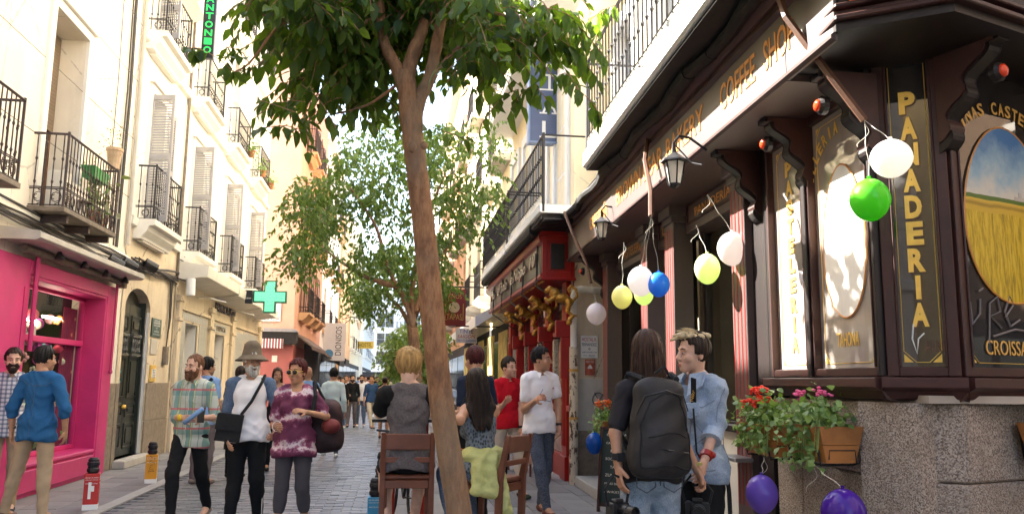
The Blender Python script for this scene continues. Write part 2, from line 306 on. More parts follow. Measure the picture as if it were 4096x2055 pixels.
# ---------------- implicit surfaces, for people and carvings ----------------
def smin(a, b, k):
    h = np.clip(.5+.5*(b-a)/k, 0, 1); return b*(1-h)+a*h-k*h*(1-h)
class Field:
    """signed distance grid; primitives are blended into it inside their own bounding boxes"""
    def __init__(s, lo, hi, vs):
        s.lo = np.array(lo, float); s.vs = vs; s.n = np.maximum(4, np.ceil((np.array(hi)-s.lo)/vs).astype(int)+1); s.f = np.full(s.n, 1.0, np.float32)
        s.ax = [s.lo[i]+np.arange(s.n[i])*vs for i in range(3)]
    def _win(s, lo, hi):
        a = np.clip(np.floor((np.array(lo)-s.lo)/s.vs).astype(int), 0, s.n-1); b = np.clip(np.ceil((np.array(hi)-s.lo)/s.vs).astype(int)+1, a+1, s.n)
        sl = tuple(slice(a[i], b[i]) for i in range(3)); g = np.meshgrid(*[s.ax[i][sl[i]] for i in range(3)], indexing='ij', sparse=True); return sl, g
    def cone(s, a, b, ra, rb, k=.03, sub=False, flat=None):
        a = np.array(a, float); b = np.array(b, float); m = max(ra, rb)+k+.03
        sl, (X, Y, Z) = s._win(np.minimum(a, b)-m, np.maximum(a, b)+m)
        d = b-a; L2 = max(d@d, 1e-9); t = np.clip(((X-a[0])*d[0]+(Y-a[1])*d[1]+(Z-a[2])*d[2])/L2, 0, 1)
        ex, ey, ez = X-a[0]-t*d[0], Y-a[1]-t*d[1], Z-a[2]-t*d[2]
        if flat is not None:   # squash along a direction
            fv, fs = np.array(flat[0], float), flat[1]; p = ex*fv[0]+ey*fv[1]+ez*fv[2]; q = (1/fs-1)*p; ex, ey, ez = ex+q*fv[0], ey+q*fv[1], ez+q*fv[2]
        q = np.sqrt(ex**2+ey**2+ez**2)-(ra+(rb-ra)*t); s.f[sl] = np.maximum(s.f[sl], -q) if sub else smin(s.f[sl], q, k)
    def ell(s, c, r, k=.03, R=None, sub=False):
        c = np.array(c, float); r = np.array(r, float); m = r.max()+k+.03; sl, (X, Y, Z) = s._win(c-m, c+m)
        x, y, z = X-c[0], Y-c[1], Z-c[2]
        if R is not None: R = np.array(R); x, y, z = (x*R[0, 0]+y*R[1, 0]+z*R[2, 0], x*R[0, 1]+y*R[1, 1]+z*R[2, 1], x*R[0, 2]+y*R[1, 2]+z*R[2, 2])
        k0 = np.sqrt((x/r[0])**2+(y/r[1])**2+(z/r[2])**2); k1 = np.sqrt((x/r[0]**2)**2+(y/r[1]**2)**2+(z/r[2]**2)**2)+1e-9; q = k0*(k0-1)/k1
        if sub: h = np.clip(.5-.5*(q+s.f[sl])/k, 0, 1); s.f[sl] = s.f[sl]*(1-h)+(-q)*h+k*h*(1-h)
        else: s.f[sl] = smin(s.f[sl], q, k)
    def grid(s): return np.meshgrid(*s.ax, indexing='ij', sparse=True)
    def cut(s, q): s.f = np.maximum(s.f, q)
    def surf(s):
        f = s.f; f[0] = f[-1] = 1; f[:, 0] = f[:, -1] = 1; f[:, :, 0] = f[:, :, -1] = 1
        ins = f < 0; n = s.n; c = [ins[i:n[0]-1+i, j:n[1]-1+j, k:n[2]-1+k] for i in (0, 1) for j in (0, 1) for k in (0, 1)]
        tot = sum(x.astype(np.int8) for x in c); act = (tot > 0) & (tot < 8); idx = np.full(act.shape, -1, np.int64); cells = np.argwhere(act); idx[act] = np.arange(len(cells))
        acc = np.zeros((len(cells), 3)); cnt = np.zeros(len(cells)); cr = [np.array((i, j, k)) for i in (0, 1) for j in (0, 1) for k in (0, 1)]
        vals = [f[cells[:, 0]+o[0], cells[:, 1]+o[1], cells[:, 2]+o[2]] for o in cr]
        for a in range(8):
            for b in range(a+1, 8):
                if abs(cr[a]-cr[b]).sum() != 1: continue
                x = (vals[a] < 0) != (vals[b] < 0); t = vals[a]/(vals[a]-vals[b]+1e-12); acc[x] += (cr[a]+(cr[b]-cr[a])*t[:, None])[x]; cnt[x] += 1
        V = s.lo+(cells+acc/np.maximum(cnt, 1)[:, None])*s.vs; F = []
        for ax in range(3):
            sl0 = [slice(None)]*3; sl1 = [slice(None)]*3; sl0[ax] = slice(0, -1); sl1[ax] = slice(1, None)
            A = ins[tuple(sl0)]; Bq = ins[tuple(sl1)]; e = np.argwhere(A != Bq); u, w = [(1, 2), (2, 0), (0, 1)][ax]
            e = e[(e[:, u] > 0) & (e[:, w] > 0) & (e[:, u] < n[u]-1) & (e[:, w] < n[w]-1)]
            if len(e) == 0: continue
            def at_(du, dw): q = e.copy(); q[:, u] += du; q[:, w] += dw; return idx[q[:, 0], q[:, 1], q[:, 2]]
            q = np.stack([at_(-1, -1), at_(0, -1), at_(0, 0), at_(-1, 0)], 1); fl = ~A[e[:, 0], e[:, 1], e[:, 2]]; q[fl] = q[fl][:, ::-1]; F.append(q)
        F = np.concatenate(F) if F else np.zeros((0, 4), int); return V, F[(F >= 0).all(1)]
def npmesh(name, parts, m=None, smooth=True):
    Vs = []; Fs = []; o = 0
    for V, F in parts: Vs.append(V); Fs.append(F+o); o += len(V)
    V = np.concatenate(Vs); F = np.concatenate(Fs); me = bpy.data.meshes.new(name)
    me.vertices.add(len(V)); me.vertices.foreach_set('co', V.ravel()); me.loops.add(F.size); me.loops.foreach_set('vertex_index', F.ravel().astype(np.int32))
    me.polygons.add(len(F)); me.polygons.foreach_set('loop_start', np.arange(0, F.size, F.shape[1], dtype=np.int32)); me.update(calc_edges=True)
    if smooth: me.polygons.foreach_set('use_smooth', [True]*len(F))
    if m is not None:
        for x in (m if isinstance(m, (list, tuple)) else [m]): me.materials.append(x)
    return me
# ---------------- ground ----------------
S('ground', MB().box(-150, 150, -60, 400, -.3, -.03), M['joint'])
def stone_mb(w, l, h, top=0, b=.006, jit=0):
    w /= 2; l /= 2; j = lambda: random.uniform(-jit, jit)
    t = [(-w+b, -l+b, top+j()), (w-b, -l+b, top+j()), (w-b, l-b, top+j()), (-w+b, l-b, top+j())]; e = [(-w, -l, top-b), (w, -l, top-b), (w, l, top-b), (-w, l, top-b)]; bt = [(x, y, top-h) for x, y, _ in e]
    m = MB(); m.add(t+e+bt, [(0, 1, 2, 3)]+[(4+i, 4+(i+1) % 4, (i+1) % 4, i) for i in range(4)]+[(8+i, 8+(i+1) % 4, 4+(i+1) % 4, 4+i) for i in range(4)]); return m
road = S('road', MB().box(-3.1, -.12, -8, 70, -.029, -.022), M['joint'])
SW, SL = .118, .235   # cobbles laid across the street
def pieces(parent, name, meshes, spots, limit, stuffmb, m, near=(0, 0)):
    spots.sort(key=lambda s: (s[1] < 9.2, abs(s[1]-9.2)+abs(s[0])*.2))
    for k, (x, y) in enumerate(spots):
        if k < limit: put(name, random.choice(meshes), parent, (x, y, random.uniform(-.004, .003)), random.uniform(-.01, .01))
        else:
            s = random.choice(stuffmb); dz = random.uniform(-.005, .003); big.add([(a+x, b+y, c+dz) for a, b, c in s.v], s.f)
ms = [stone_mb(SL-.014, SW-.014, .03, 0, .008, .002) for _ in range(5)]; mm = [s.mesh('cobblestone', M['cobble']) for s in ms]
low = [MB() for _ in ms]
for a, b in zip(low, ms): a.v = b.v[:8]; a.f = b.f[:5]; a.m = [0]*5
sp = []
for r in range(int((42-6.5)/SW)):
    y = 6.5+r*SW
    for c in range(14):
        x = -3.1+.13+(c+.5*(r % 2))*(SL*.94)
        if x < -.2: sp.append((x, y))
big = MB(); pieces(road, 'cobblestone', mm, sp, 300, low, M['cobble']); tag(big.build('cobblestones', M['cobble'], road), kind='stuff')
S('far_road', MB().box(-3.1, -.12, 41.9, 160, -.021, -.004), mat('far_cobbles', (.12, .125, .135), .45, .3, 3, .3, 14))
def pave(name, x0, x1, y0, y1, nx, l, limit, stag=True):
    p = S(name, MB().box(x0, x1, -8 if y0 < 9 else y0, y1+60, -.029, -.02), M['joint']); w = (x1-x0)/nx; global big; big = MB(); sp = []
    ms = [stone_mb(w-.008, l-.008, .03, .0, .004, .001) for _ in range(4)]; mm = [s.mesh('paving_slab', M['slab']) for s in ms]
    for i in range(nx):
        y = y0+(l/2 if i % 2 and stag else 0)
        while y < y1: sp.append((x0+w*(i+.5), y+l/2)); y += l
    pieces(p, 'paving_slab', mm, sp, limit, ms, M['slab']); tag(big.build('paving_slabs', M['slab'], p), kind='stuff'); return p
left_pavement = pave('left_pavement', -4.46, -3.28, 5, 60, 3, .6, 120)
right_pavement = pave('right_pavement', .02, 3.2, 3, 60, 8, .6, 280)
def kerbline(name, x0, x1):
    p = S(name, MB().box(x0, x1, -8, 90, -.028, -.019), M['joint']); me = stone_mb(x1-x0-.004, .99, .04, .004, .006).mesh('kerb_stone', M['kerb'])
    for k in range(45): put('kerb_stone', me, p, ((x0+x1)/2, 4.5+k, 0))
kerbline('left_kerb', -3.27, -3.11); kerbline('right_kerb', -.12, .01)
# ---------------- left side buildings: local x = along the street, -y = out into the street ----------------
XL = -4.45
def facade(mb, u0, u1, z0, z1, holes, depth=.28, m=0, y=0, skin=None):
    """front skin with real openings and their reveals; holes are (u0,u1,z0,z1)"""
    us = sorted({u0, u1}|{min(max(h[i], u0), u1) for h in holes for i in (0, 1)}); zs = sorted({z0, z1}|{min(max(h[i], z0), z1) for h in holes for i in (2, 3)})
    for a, b in zip(us, us[1:]):
        for c, d in zip(zs, zs[1:]):
            if any(h[0] <= (a+b)/2 <= h[1] and h[2] <= (c+d)/2 <= h[3] for h in holes): continue
            mb.add([(a, y, c), (b, y, c), (b, y, d), (a, y, d)], [(0, 1, 2, 3)], m)
    for h in holes:
        a, b, c, d = h[:4]; y2 = y+depth
        mb.add([(a, y, c), (a, y2, c), (a, y2, d), (a, y, d), (b, y, c), (b, y2, c), (b, y2, d), (b, y, d)], [(0, 3, 2, 1), (4, 5, 6, 7), (0, 1, 5, 4), (3, 7, 6, 2)], m)
    return mb
def wall_obj(parent, u0, u1, z1, holes, m, depth=.28, thick=6, name='wall', z0=0, back=.3):
    mb = facade(MB(), u0, u1, z0, z1, holes, depth)
    mb.box(u0, u1, depth+back, thick, z0, z1) if name != 'wall_shop' else mb.box(u0, u1, 1.7, thick, z0, z1).box(u0, 10.2, depth+back, 1.7, z0, z1).box(13.7, u1, depth+back, 1.7, z0, z1).box(10.2, 13.7, depth+back, 1.7, 2.95, z1); mb.box(u0+.001, u1-.001, .001, depth+back, z1-.02, z1+.001)
    for a, b in ((u0, 1), (u1, -1)): mb.add([(a, 0, z0), (a, depth+back, z0), (a, depth+back, z1), (a, 0, z1)], [(0, 3, 2, 1) if b > 0 else (0, 1, 2, 3)])
    return mb.build(name, m, parent)
_bal = {}
def baluster_mesh(h, m, knob=True, thin=.008):
    k = (h, m.name, knob)
    if k not in _bal:
        p = [(thin, 0), (thin, h*.3), (thin*2.2, h*.33), (thin, h*.36), (thin, h*.62), (thin*2.2, h*.65), (thin, h*.68), (thin, h)] if knob else [(thin, 0), (thin, h)]
        _bal[k] = MB().lathe((0, 0, 0), p, 5).mesh('baluster', m)
    return _bal[k]
def scroll_panel(mb, w, h, ax, o, m=0, r=.006):
    """row of iron scrolls filling a w x h strip from o along axis ax"""
    n = max(1, round(w/(h*1.05))); s = w/n; ax = Vector(ax); o = Vector(o); zz = Vector((0, 0, 1))
    for i in range(n):
        c = o+ax*(s*(i+.5))+zz*h/2
        for sg in (1, -1):
            pts = []
            for k in range(9):
                a = sg*(pi/2)+sg*k*pi*.24; rr = h*.46*(1-k*.085)
                pts.append(c+ax*(cos(a)*rr*.95)+zz*(sin(a)*rr))
            mb.tube(pts, r, 4, m)
    for z in (0, h): mb.tube([o+zz*z, o+ax*w+zz*z], r*1.3, 4, m)
    return mb
def balcony(parent, u0, u1, zb, d, h=.93, slab='stone', m=None, sp=.115, panel=.2, plants=False, slabm=None, name='balcony', ends=True, small=False):
    m = m or M['iron']; slabm = slabm or M['trim']; mb = MB()
    if slab == 'stone':
        mb.prof([(0, zb-.34), (-d*.45, zb-.34), (-d*.5, zb-.3), (-d*.8, zb-.2), (-d*.86, zb-.12), (-d-.05, zb-.1), (-d-.06, zb-.01), (0, zb-.01)], u0-.07, u1+.07)
        mb.box(u0+.15, u1-.15, -d*.4, -.001, zb-.37, zb-.342)
    elif slab == 'iron': mb.box(u0-.03, u1+.03, -d-.03, 0, zb-.07, zb-.01)
    else: mb.prof([(0, zb-.22), (-d*.7, zb-.2), (-d-.02, zb-.12), (-d-.03, zb-.01), (0, zb-.01)], u0-.05, u1+.05)
    B = mb.build(name, slabm, parent, bev=.004 if not small else 0)
    r = MB(); r.tube([(u0, 0, zb+h), (u0, -d, zb+h), (u1, -d, zb+h), (u1, 0, zb+h)], .017, 5)
    r.tube([(u0, 0, zb+panel+.03), (u0, -d, zb+panel+.03), (u1, -d, zb+panel+.03), (u1, 0, zb+panel+.03)], .008, 4)
    for uu in (u0, u1): r.tube([(uu, -d, zb-.01), (uu, -d, zb+h+.03)], .017, 5)
    r.build('handrail', m, B)
    if panel:
        s = MB(); scroll_panel(s, u1-u0, panel, (1, 0, 0), (u0, -d, zb+.01)); scroll_panel(s, d, panel, (0, 1, 0), (u0, -d, zb+.01)); scroll_panel(s, d, panel, (0, 1, 0), (u1, -d, zb+.01)); s.build('scroll_panel', m, B)
    bm = baluster_mesh(h, m); n = round((u1-u0)/sp)
    for i in range(1, n): put('baluster', bm, B, (u0+(u1-u0)*i/n, -d, zb))
    k = max(1, round(d/sp))
    if ends:
        for i in range(k):
            for uu in (u0, u1): put('baluster', bm, B, (uu, -d+d*(i+.5)/k, zb))
    return B
def window(parent, u0, u1, z0, z1, y=.22, fm=None, nx=2, nz=2, gm=None, fw=.05, curtain=True, name='window'):
    fm = fm or M['white']; gm = gm or M['glassd']; mb = MB(); e = .002
    mb.box(u0+e, u0+fw, y, y+.05, z0+e, z1-e); mb.box(u1-fw, u1-e, y, y+.05, z0+e, z1-e); mb.box(u0+fw, u1-fw, y+.002, y+.048, z1-fw, z1-e); mb.box(u0+fw, u1-fw, y+.002, y+.048, z0+e, z0+fw*1.6)
    for i in range(1, nx): u = u0+(u1-u0)*i/nx; mb.box(u-fw*.4, u+fw*.4, y+.004, y+.046, z0+fw*1.6, z1-fw)
    for i in range(1, nz): z = z0+(z1-z0)*i/nz; mb.box(u0+fw, u1-fw, y+.006, y+.044, z-fw*.3, z+fw*.3)
    w = mb.build(name, fm, parent)
    pm = MB().box(-.5, .5, -.003, .003, -.5, .5).mesh('pane', gm)
    for i in range(nx):
        a = u0+(u1-u0)*i/nx; b = u0+(u1-u0)*(i+1)/nx
        p = put('pane', pm, w, ((a+b)/2, y+.025, (z0+z1)/2)); p.scale = (b-a-fw, 1, z1-z0-fw)
    return w
def shutter(parent, u, z0, z1, w, ang, y=-.02, m=None, hinge='L'):
    """louvred leaf hinged at u; ang 0 = flat on the wall beyond the hinge, 90 = sticking out"""
    m = m or M['shutter']; mb = MB(); h = z1-z0
    mb.box(0, .045, -.018, .018, 0, h); mb.box(w-.045, w, -.018, .018, 0, h)
    for z in (0, h/2-.04, h-.09): mb.box(.045, w-.045, -.016, .016, z, z+.09)
    s = 1 if hinge == 'R' else -1
    o = mb.build('shutter', m, parent, (u, y, z0), rz=-ang if s > 0 else pi+ang)
    lv = MB()
    for a, b in ((.09, h/2-.04), (h/2+.05, h-.09)):
        n = int((b-a)/.048)
        for i in range(n):
            z = a+(b-a)*(i+.5)/n; lv.add([(.045, -.014, z-.016), (w-.045, -.014, z-.016), (w-.045, .012, z+.016), (.045, .012, z+.016), (.045, -.014, z-.022), (w-.045, -.014, z-.022), (w-.045, .012, z+.01), (.045, .012, z+.01)], [(0, 1, 2, 3), (7, 6, 5, 4), (0, 4, 5, 1), (3, 2, 6, 7)])
    tag(lv.build('louvres', m, o), kind='stuff'); return o
def surround(parent, u0, u1, z0, z1, w=.14, d=.045, m=None, sill=False):
    mb = MB(); mb.box(u0-w, u0-.002, -d, .01, z0, z1+w); mb.box(u1+.002, u1+w, -d, .01, z0, z1+w); mb.box(u0-.002, u1+.002, -d, .01, z1+.002, z1+w)
    mb.box(u0-w-.06, u1+w+.06, -d-.05, .01, z1+w+.002, z1+w+.07)
    return mb.build('window_surround', m or M['trim'], parent, bev=.006)
# --- building A : cream, pink shopfront
A = T('apartment_building', 'cream plaster building with a bright pink shopfront at street level', 'building', (XL, 0, 0), pi/2)
hA = [(10.5, 13.3, .08, 2.7), (10.72, 11.85, 3.52, 6.15), (7.6, 8.7, 3.52, 6.15), (10.72, 11.85, 7.1, 8.5), (7.6, 8.7, 7.1, 8.5)]
wall_obj(A, -6, 14.2, 9.05, hA, M['cream'], .42, name='wall_shop').name = 'wall'
MB().prof([(0, 8.8), (-.25, 8.95), (-.3, 9.07), (0, 9.07)], -6, 14.2).build('cornice', M['trim'], A)
MB().prof([(0, 3.2), (-.06, 3.24), (-.08, 3.4), (-.03, 3.44), (0, 3.44)], -6, 14.2).build('string_course', M['trim'], A)
for z in (4.4, 5.4, 6.4, 7.4): MB().box(-6, 14.2, -.001, .002, z, z+.012).build('wall_joint', M['stone_dirty'], A)
for u0, u1, z0, z1 in hA[1:]:
    w = window(A, u0, u1, z0, z1, .36, M['brown'], 2, 1, M['glassd']); surround(A, u0, u1, z0, z1, .13)
bl = MB()
for i in range(26): bl.box(10.74, 11.83, .33, .345, 6.13-(i+1)*.052, 6.13-i*.052-.004)
bl.build('roller_blind', mat('brown_roller_blind', (.2, .14, .09), .7, .1, 5, .1), A)
B1 = balcony(A, 10.5, 12.35, 3.5, .4, .9, 'iron', M['rustiron'], .105, .2, slabm=M['stone_dirty'])
balcony(A, 7.4, 9.25, 3.5, .4, .9, 'iron', M['rustiron'], .105, .2, slabm=M['stone_dirty'])
for k in range(3): MB().box(10.7+k*.75, 10.76+k*.75, -.38, .01, 3.33, 3.42).build('balcony_bracket', M['rustiron'], A)
MB().tube([(14.12, -.05, 3.6), (14.12, -.05, 8.9)], .035, 8).build('drainpipe', M['concrete'], A)
for du, r in ((13.55, .012), (13.68, .018), (13.74, .012), (13.1, .007)):
    MB().tube([(du, -.02, 3.5), (du+.03, -.03, 6), (du, -.02, 7.6), (du+.02, -.02, 8.9)], r, 5).build('cable', M['cable'], A)
# granite base of stone slabs, lifted 2 cm off the wall
def slab_base(parent, spans, z1=1.36, rows=2, y=-.025, m=None, w=.85, nm='stone_slab'):
    for a, b in spans:
        n = max(1, round((b-a)/w))
        for r in range(rows):
            for i in range(n):
                u0 = a+(b-a)*i/n; u1 = a+(b-a)*(i+1)/n; zz = z1*r/rows
                MB().box(u0+.003, u1-.003, y+random.uniform(-.003, .003), .005, zz+.003, z1*(r+1)/rows-.003).build(nm, m or M['granite_dk'], parent, bev=.004)
slab_base(A, [(13.68, 14.2)])
# pink shop front
p = MB(); p.box(9.2, 10.55, -.09, .005, 0, 2.84); p.box(13.3, 13.72, -.09, .005, 0, 2.84); p.box(10.55, 13.3, -.092, .005, 2.66, 2.838)
p.box(10.55, 10.6, -.08, .3, .08, 2.66); p.box(13.25, 13.3, -.08, .3, .08, 2.66); p.box(10.6, 13.25, -.08, .3, 2.62, 2.66); p.prof([(-.06, 0), (-.06, .34), (-.09, .36), (-.09, .4), (.3, .42), (.3, 0)], 10.6, 13.25)
p.build('pink_shop_frame', M['pink'], A, bev=.008)
p = MB(); p.tube([(10.62, -.13, 1.75), (10.62, -.13, 2.95)], .03, 8); p = p.build('awning_winder', M['pinkd'], A) and MB(); p.tube([(13.55, -.13, 1.55), (13.55, -.13, 2.95)], .022, 8); p.lathe((13.55, -.13, 1.5), [(.02, 0), (.035, .03), (.02, .08)], 8)
p.build('awning_winder', M['pinkd'], A)
p = MB(); p.box(10.42, 10.5, -.1, -.091, .45, 2.5); p.build('door_jamb', M['pinkd'], A)
MB().box(10.7, 13.2, -.097, -.06, .06, .32).build('base_panel', M['pinkd'], A, bev=.006)
MB().box(9.3, 10.35, -.097, -.09, .2, 1.7).build('side_panel', M['pinkd'], A, bev=.006)
wi = MB(); wi.box(10.6, 10.66, .2, .27, .42, 2.62); wi.box(13.2, 13.25, .2, .27, .42, 2.62); wi.box(10.66, 13.18, .2, .27, .42, .48); wi.box(10.66, 13.2, .2, .27, 2.57, 2.62); wi.box(10.66, 13.18, .17, .27, 1.9, 1.98); wi.box(11.2, 11.28, .201, .269, .48, 1.9); wi.box(11.2, 11.28, .201, .269, 1.98, 2.57)
SWN = wi.build('shop_window', M['pink'], A, bev=.005)
for a, b, c, d in ((11.28, 13.18, .48, 1.9), (11.28, 13.18, 1.98, 2.57), (10.66, 11.2, .48, 1.9), (10.66, 11.2, 1.98, 2.57)): MB().box(a, b, .23, .236, c, d).build('pane', M['glassdisp'], SWN)
MB().box(10.3, 13.6, 1.6, 1.65, 0, 2.9).box(10.3, 10.35, .43, 1.6, 0, 2.9).box(13.55, 13.6, .43, 1.6, 0, 2.9).box(10.3, 13.6, .43, 1.6, 2.85, 2.9).box(10.3, 13.6, .3, 1.6, .3, .42).build('display_room', M['dark'], A)
for k_, (u_, z_) in enumerate(((11.5, 2.2), (12.3, 2.28))):
    MB().tube([(u_, .42, z_), (u_+.7, .42, z_)], .018, 8).build('strip_lamp', mat('lit_strip_lamp', (1, .95, .8), .5, 0, 5, 0, Emission_Color=(1, .88, .65, 1), Emission_Strength=7), A)
# things hanging in the shop window
dm = [mat('display_%d' % i, c, .6, .4, 14, 0) for i, c in enumerate([(.7, .06, .12), (.85, .4, .1), (.3, .55, .6), (.75, .2, .06), (.2, .4, .1), (.8, .35, .4), (.45, .05, .3), (.8, .7, .5)])]
cur = MB()
for i in range(40):
    u = 12.7+i*.0125; cur.add([(u, .3+.012*sin(i*1.3), .45), (u+.02, .3+.012*sin(i*1.3+1.3), .45), (u+.02, .3+.012*sin(i*1.3+1.3), 2.45), (u, .3+.012*sin(i*1.3), 2.45)], [(0, 1, 2, 3)])
nn = NT('flowered_curtain'); vo = nn.n('ShaderNodeTexVoronoi', Vector=nn.co(), Scale=6.5); c = nn.ramp(vo.outputs[0], [(0, (.9, .45, .3)), (.16, (.8, .35, .2)), (.24, (.32, .03, .07)), (1, (.22, .02, .06))]); cur.build('curtain', nn.fin(nn.mix(.25, c, nn.n('ShaderNodeTexVoronoi', Vector=nn.co(), Scale=6.5).outputs[1], 'MULTIPLY'), .8), A)
ocn = ['crimson', 'orange', 'pale blue', 'rust', 'green', 'dusty pink', 'purple', 'cream']; dmn = {id(m_): ocn[i_] for i_, m_ in enumerate(dm)}
for k in range(84):
    u = random.uniform(11.35, 13.15); z = random.choice((random.uniform(.5, 1.2), random.uniform(.6, 1.8), random.uniform(1.8, 2.3))); r = random.uniform(.045, .1); m = random.choice(dm); mb = MB()
    t = random.random()
    if t < .45: mb.lathe((0, 0, 0), [(r*.1, -.003), (r, 0), (r*.96, .01), (r*.3, .02)], 12); rot = (pi/2, 0, 0); sh_ = 'plate'
    elif t < .75: mb.lathe((0, 0, -r), [(r*.4, 0), (r, r*.7), (r*.7, r*1.3), (r*.35, r*1.7), (r*.5, r*2)], 10); rot = (0, 0, 0); sh_ = 'vase'
    else:
        for j in range(5): mb.ball((cos(j*1.257)*r*.6, 0, sin(j*1.257)*r*.6), r*.4, r*.3, r*.4, 8, 5)
        rot = (0, 0, 0); sh_ = 'flower'
    tag(mb.build('ornament', m, None, (XL-random.uniform(.3, .6), u, z), rot=(rot[0], 0, random.uniform(-.3, .6)), smooth=True), 'small %s %s on display %s behind the pink shop window glass' % (dmn[id(m)], sh_, 'near the top' if z > 1.4 else 'low down' if z < .8 else 'at mid height'), 'ornament', 'ornaments on display in the pink shop window')
fan = MB().prism([(0, 0)]+[(.3*cos(a), .3*sin(a)) for a in np.linspace(.1, pi-.1, 14)], 0, .01); tag(fan.build('hand_fan', dm[2], None, (XL-.3, 12.35, 1.15), rz=pi/2), 'pale blue folding fan opened in the pink shop window', 'fan')
tag(MB().box(-.2, .2, -.01, 0, -.13, .13).build('window_notice', M['whited'], None, (XL-.3, 11.6, 1.98), rz=pi/2), 'white lettered notice stuck inside the pink shop window', 'notice')
nt = bpy.data.objects['window_notice']; lettering('DEBIT', .07, M['black'], nt, (0, -.012, .07)); lettering('CREDIT', .06, M['redd'], nt, (0, -.012, -.02)); lettering('CARDS', .05, M['black'], nt, (0, -.012, -.09))
# stone canopy, roller tube, spot lights, cables
MB().prof([(0, 2.98), (-.42, 2.98), (-.46, 3.0), (-.46, 3.07), (0, 3.12)], 9.8, 13.75).build('stone_canopy', M['concrete'], A, bev=.006)
MB().tube([(10.15, -.16, 2.92), (13.6, -.16, 2.92)], .045, 10).box(13.6, 13.72, -.22, -.1, 2.84, 3.0).build('awning_roller', M['stone_dirty'], A)
sl = MB()
sl.lathe((0, -.3, 2.88), [(.05, 0), (.06, .02), (.02, .1)], 8)
for k in range(4): sl.build('canopy_lamp', M['blackp'], A, (10.8+k*.85, 0, 0))
fl = MB().tube([(0, 0, 0), (0, -.22, -.03)], .085, 12).tube([(0, -.22, -.03), (0, -.225, -.03)], .07, 12).tube([(0, .1, 0), (0, .1, -.12)], .015, 5)
flm = fl.mesh('spotlight', [M['blackp']])
for k, (u, z, l) in enumerate(((13.75, 3.28, 'black floodlight above the end of the pink shop canopy'), (14.9, 3.42, 'black floodlight over the arched green-black door'), (13.1, 3.22, 'black floodlight lying on the pink shop canopy among cables'))):
    tag(put('floodlight', flm, None, (XL+.12, u, z), rot=(.3, 0, pi/2+.6)), l, 'floodlight', 'floodlights above the left shopfronts')
def cables(parent, u0, u1, z0, z1, n, r=.011):
    for k in range(n):
        pts = []; a = random.uniform(-.1, .1); b = random.uniform(-.1, .1); st = u0+random.uniform(0, .5)
        for i in range(9):
            t = i/8; pts.append((st+(u1-st)*t, -.04-.05*abs(sin(k+3*t)), z0+(z1-z0)*t+a*(1-t)+b*t+.05*sin(5*t+k*2)-random.uniform(0, .03)))
        MB().tube(pts, random.uniform(r*.6, r*1.4), 5).build('cable', M['cable'], parent)
cables(A, 6, 14.2, 3.3, 3.3, 12, .013)
# --- building A2 with the arched doorway
A2 = T('apartment_building', 'white building with arched black wooden door and hostel plaques', 'building', (XL, 0, 0), pi/2)
hole = [(14.4, 15.82, .12, 3.0), (14.98, 15.8, 4.1, 6.5), (14.98, 15.8, 7.45, 8.7)]
wall_obj(A2, 14.2, 17.38, 9.1, hole, M['cream2'], .4)
facade(MB(), 14.2, 17.38, 0, 3.95, [(14.4, 15.82, 0, 3.0)], .002, y=-.012).build('ground_floor_render', M['cream_low'], A2)
MB().prof([(0, 8.86), (-.25, 9.0), (-.3, 9.12), (0, 9.12)], 14.2, 17.38).build('cornice', M['trim'], A2)
for z in (3.95, 7.2): MB().prof([(0, z), (-.08, z+.03), (-.1, z+.16), (-.03, z+.2), (0, z+.2)], 14.2, 17.38).build('string_course', M['trim'], A2)
# segmental arch infill
arc = [(14.4, 3.001)]+[(14.4+1.42*(1-cos(t))/2, 2.62+.36*sin(t)) for t in np.linspace(0, pi, 13)]+[(15.82, 3.001)]
for i in range(1, 13): MB().add([(arc[i][0], -.011, arc[i][1]), (arc[i+1][0], -.011, arc[i+1][1]), (arc[i+1][0], -.011, 3.0), (arc[i][0], -.011, 3.0), (arc[i][0], .4, arc[i][1]), (arc[i+1][0], .4, arc[i+1][1])], [(0, 1, 2, 3), (0, 4, 5, 1)]).build('arch_infill', M['cream_low'], A2)
D = T('door', None, None, (0, 0, 0)); D.parent = A2
mb = MB(); mb.box(14.4, 15.82, .17, .23, .12, 3.0).box(15.74, 15.82, .05, .17, .12, 3.0)
D2 = mb.build('door_frame', M['blackdoor'], A2)
mb = MB(); mb.box(14.42, 15.08, .12, .17, .13, 2.7)
bpy.data.objects.remove(D)
door = mb.build('double_door', M['blackdoor'], A2)
mb = MB(); mb.box(15.09, 15.73, .12, .17, .13, 2.7).build('door_leaf', M['blackdoor'], A2)
for k, uo in enumerate((14.5, 15.2)):
    for (a, b, c, d) in ((0, .52, .25, .68), (0, .52, .78, 1.02), (0, .52, 1.1, 1.82), (0, .52, 2.2, 2.52)):
        t = MB(); z0, z1 = c, d; t.box(uo+a, uo+b, .1, .121, z0, z0+.04).box(uo+a, uo+b, .1, .121, z1-.04, z1).box(uo+a, uo+a+.04, .1, .121, z0+.04, z1-.04).box(uo+b-.04, uo+b, .1, .121, z0+.04, z1-.04).box(uo+a+.1, uo+b-.1, .095, .121, z0+.09, z1-.09).build('panel_moulding', M['blackdoor'], door, bev=.006)
    t = MB()
    for i in range(4): t.lathe((uo+.08+i*.12, .09, 1.86), [(.012, 0), (.03, .05), (.018, .12), (.03, .2), (.012, .28)], 8)
    t.box(uo, uo+.5, .06, .12, 1.82, 1.86).box(uo, uo+.5, .06, .12, 2.14, 2.2); t.build('carved_colonnette', mat('worn_black_paint', (.1, .1, .09), .25, .4, 20, .3), door)
MB().ball((15.0, .07, .96), .04, .04, .04).build('door_knob', M['goldb'], door, smooth=True)
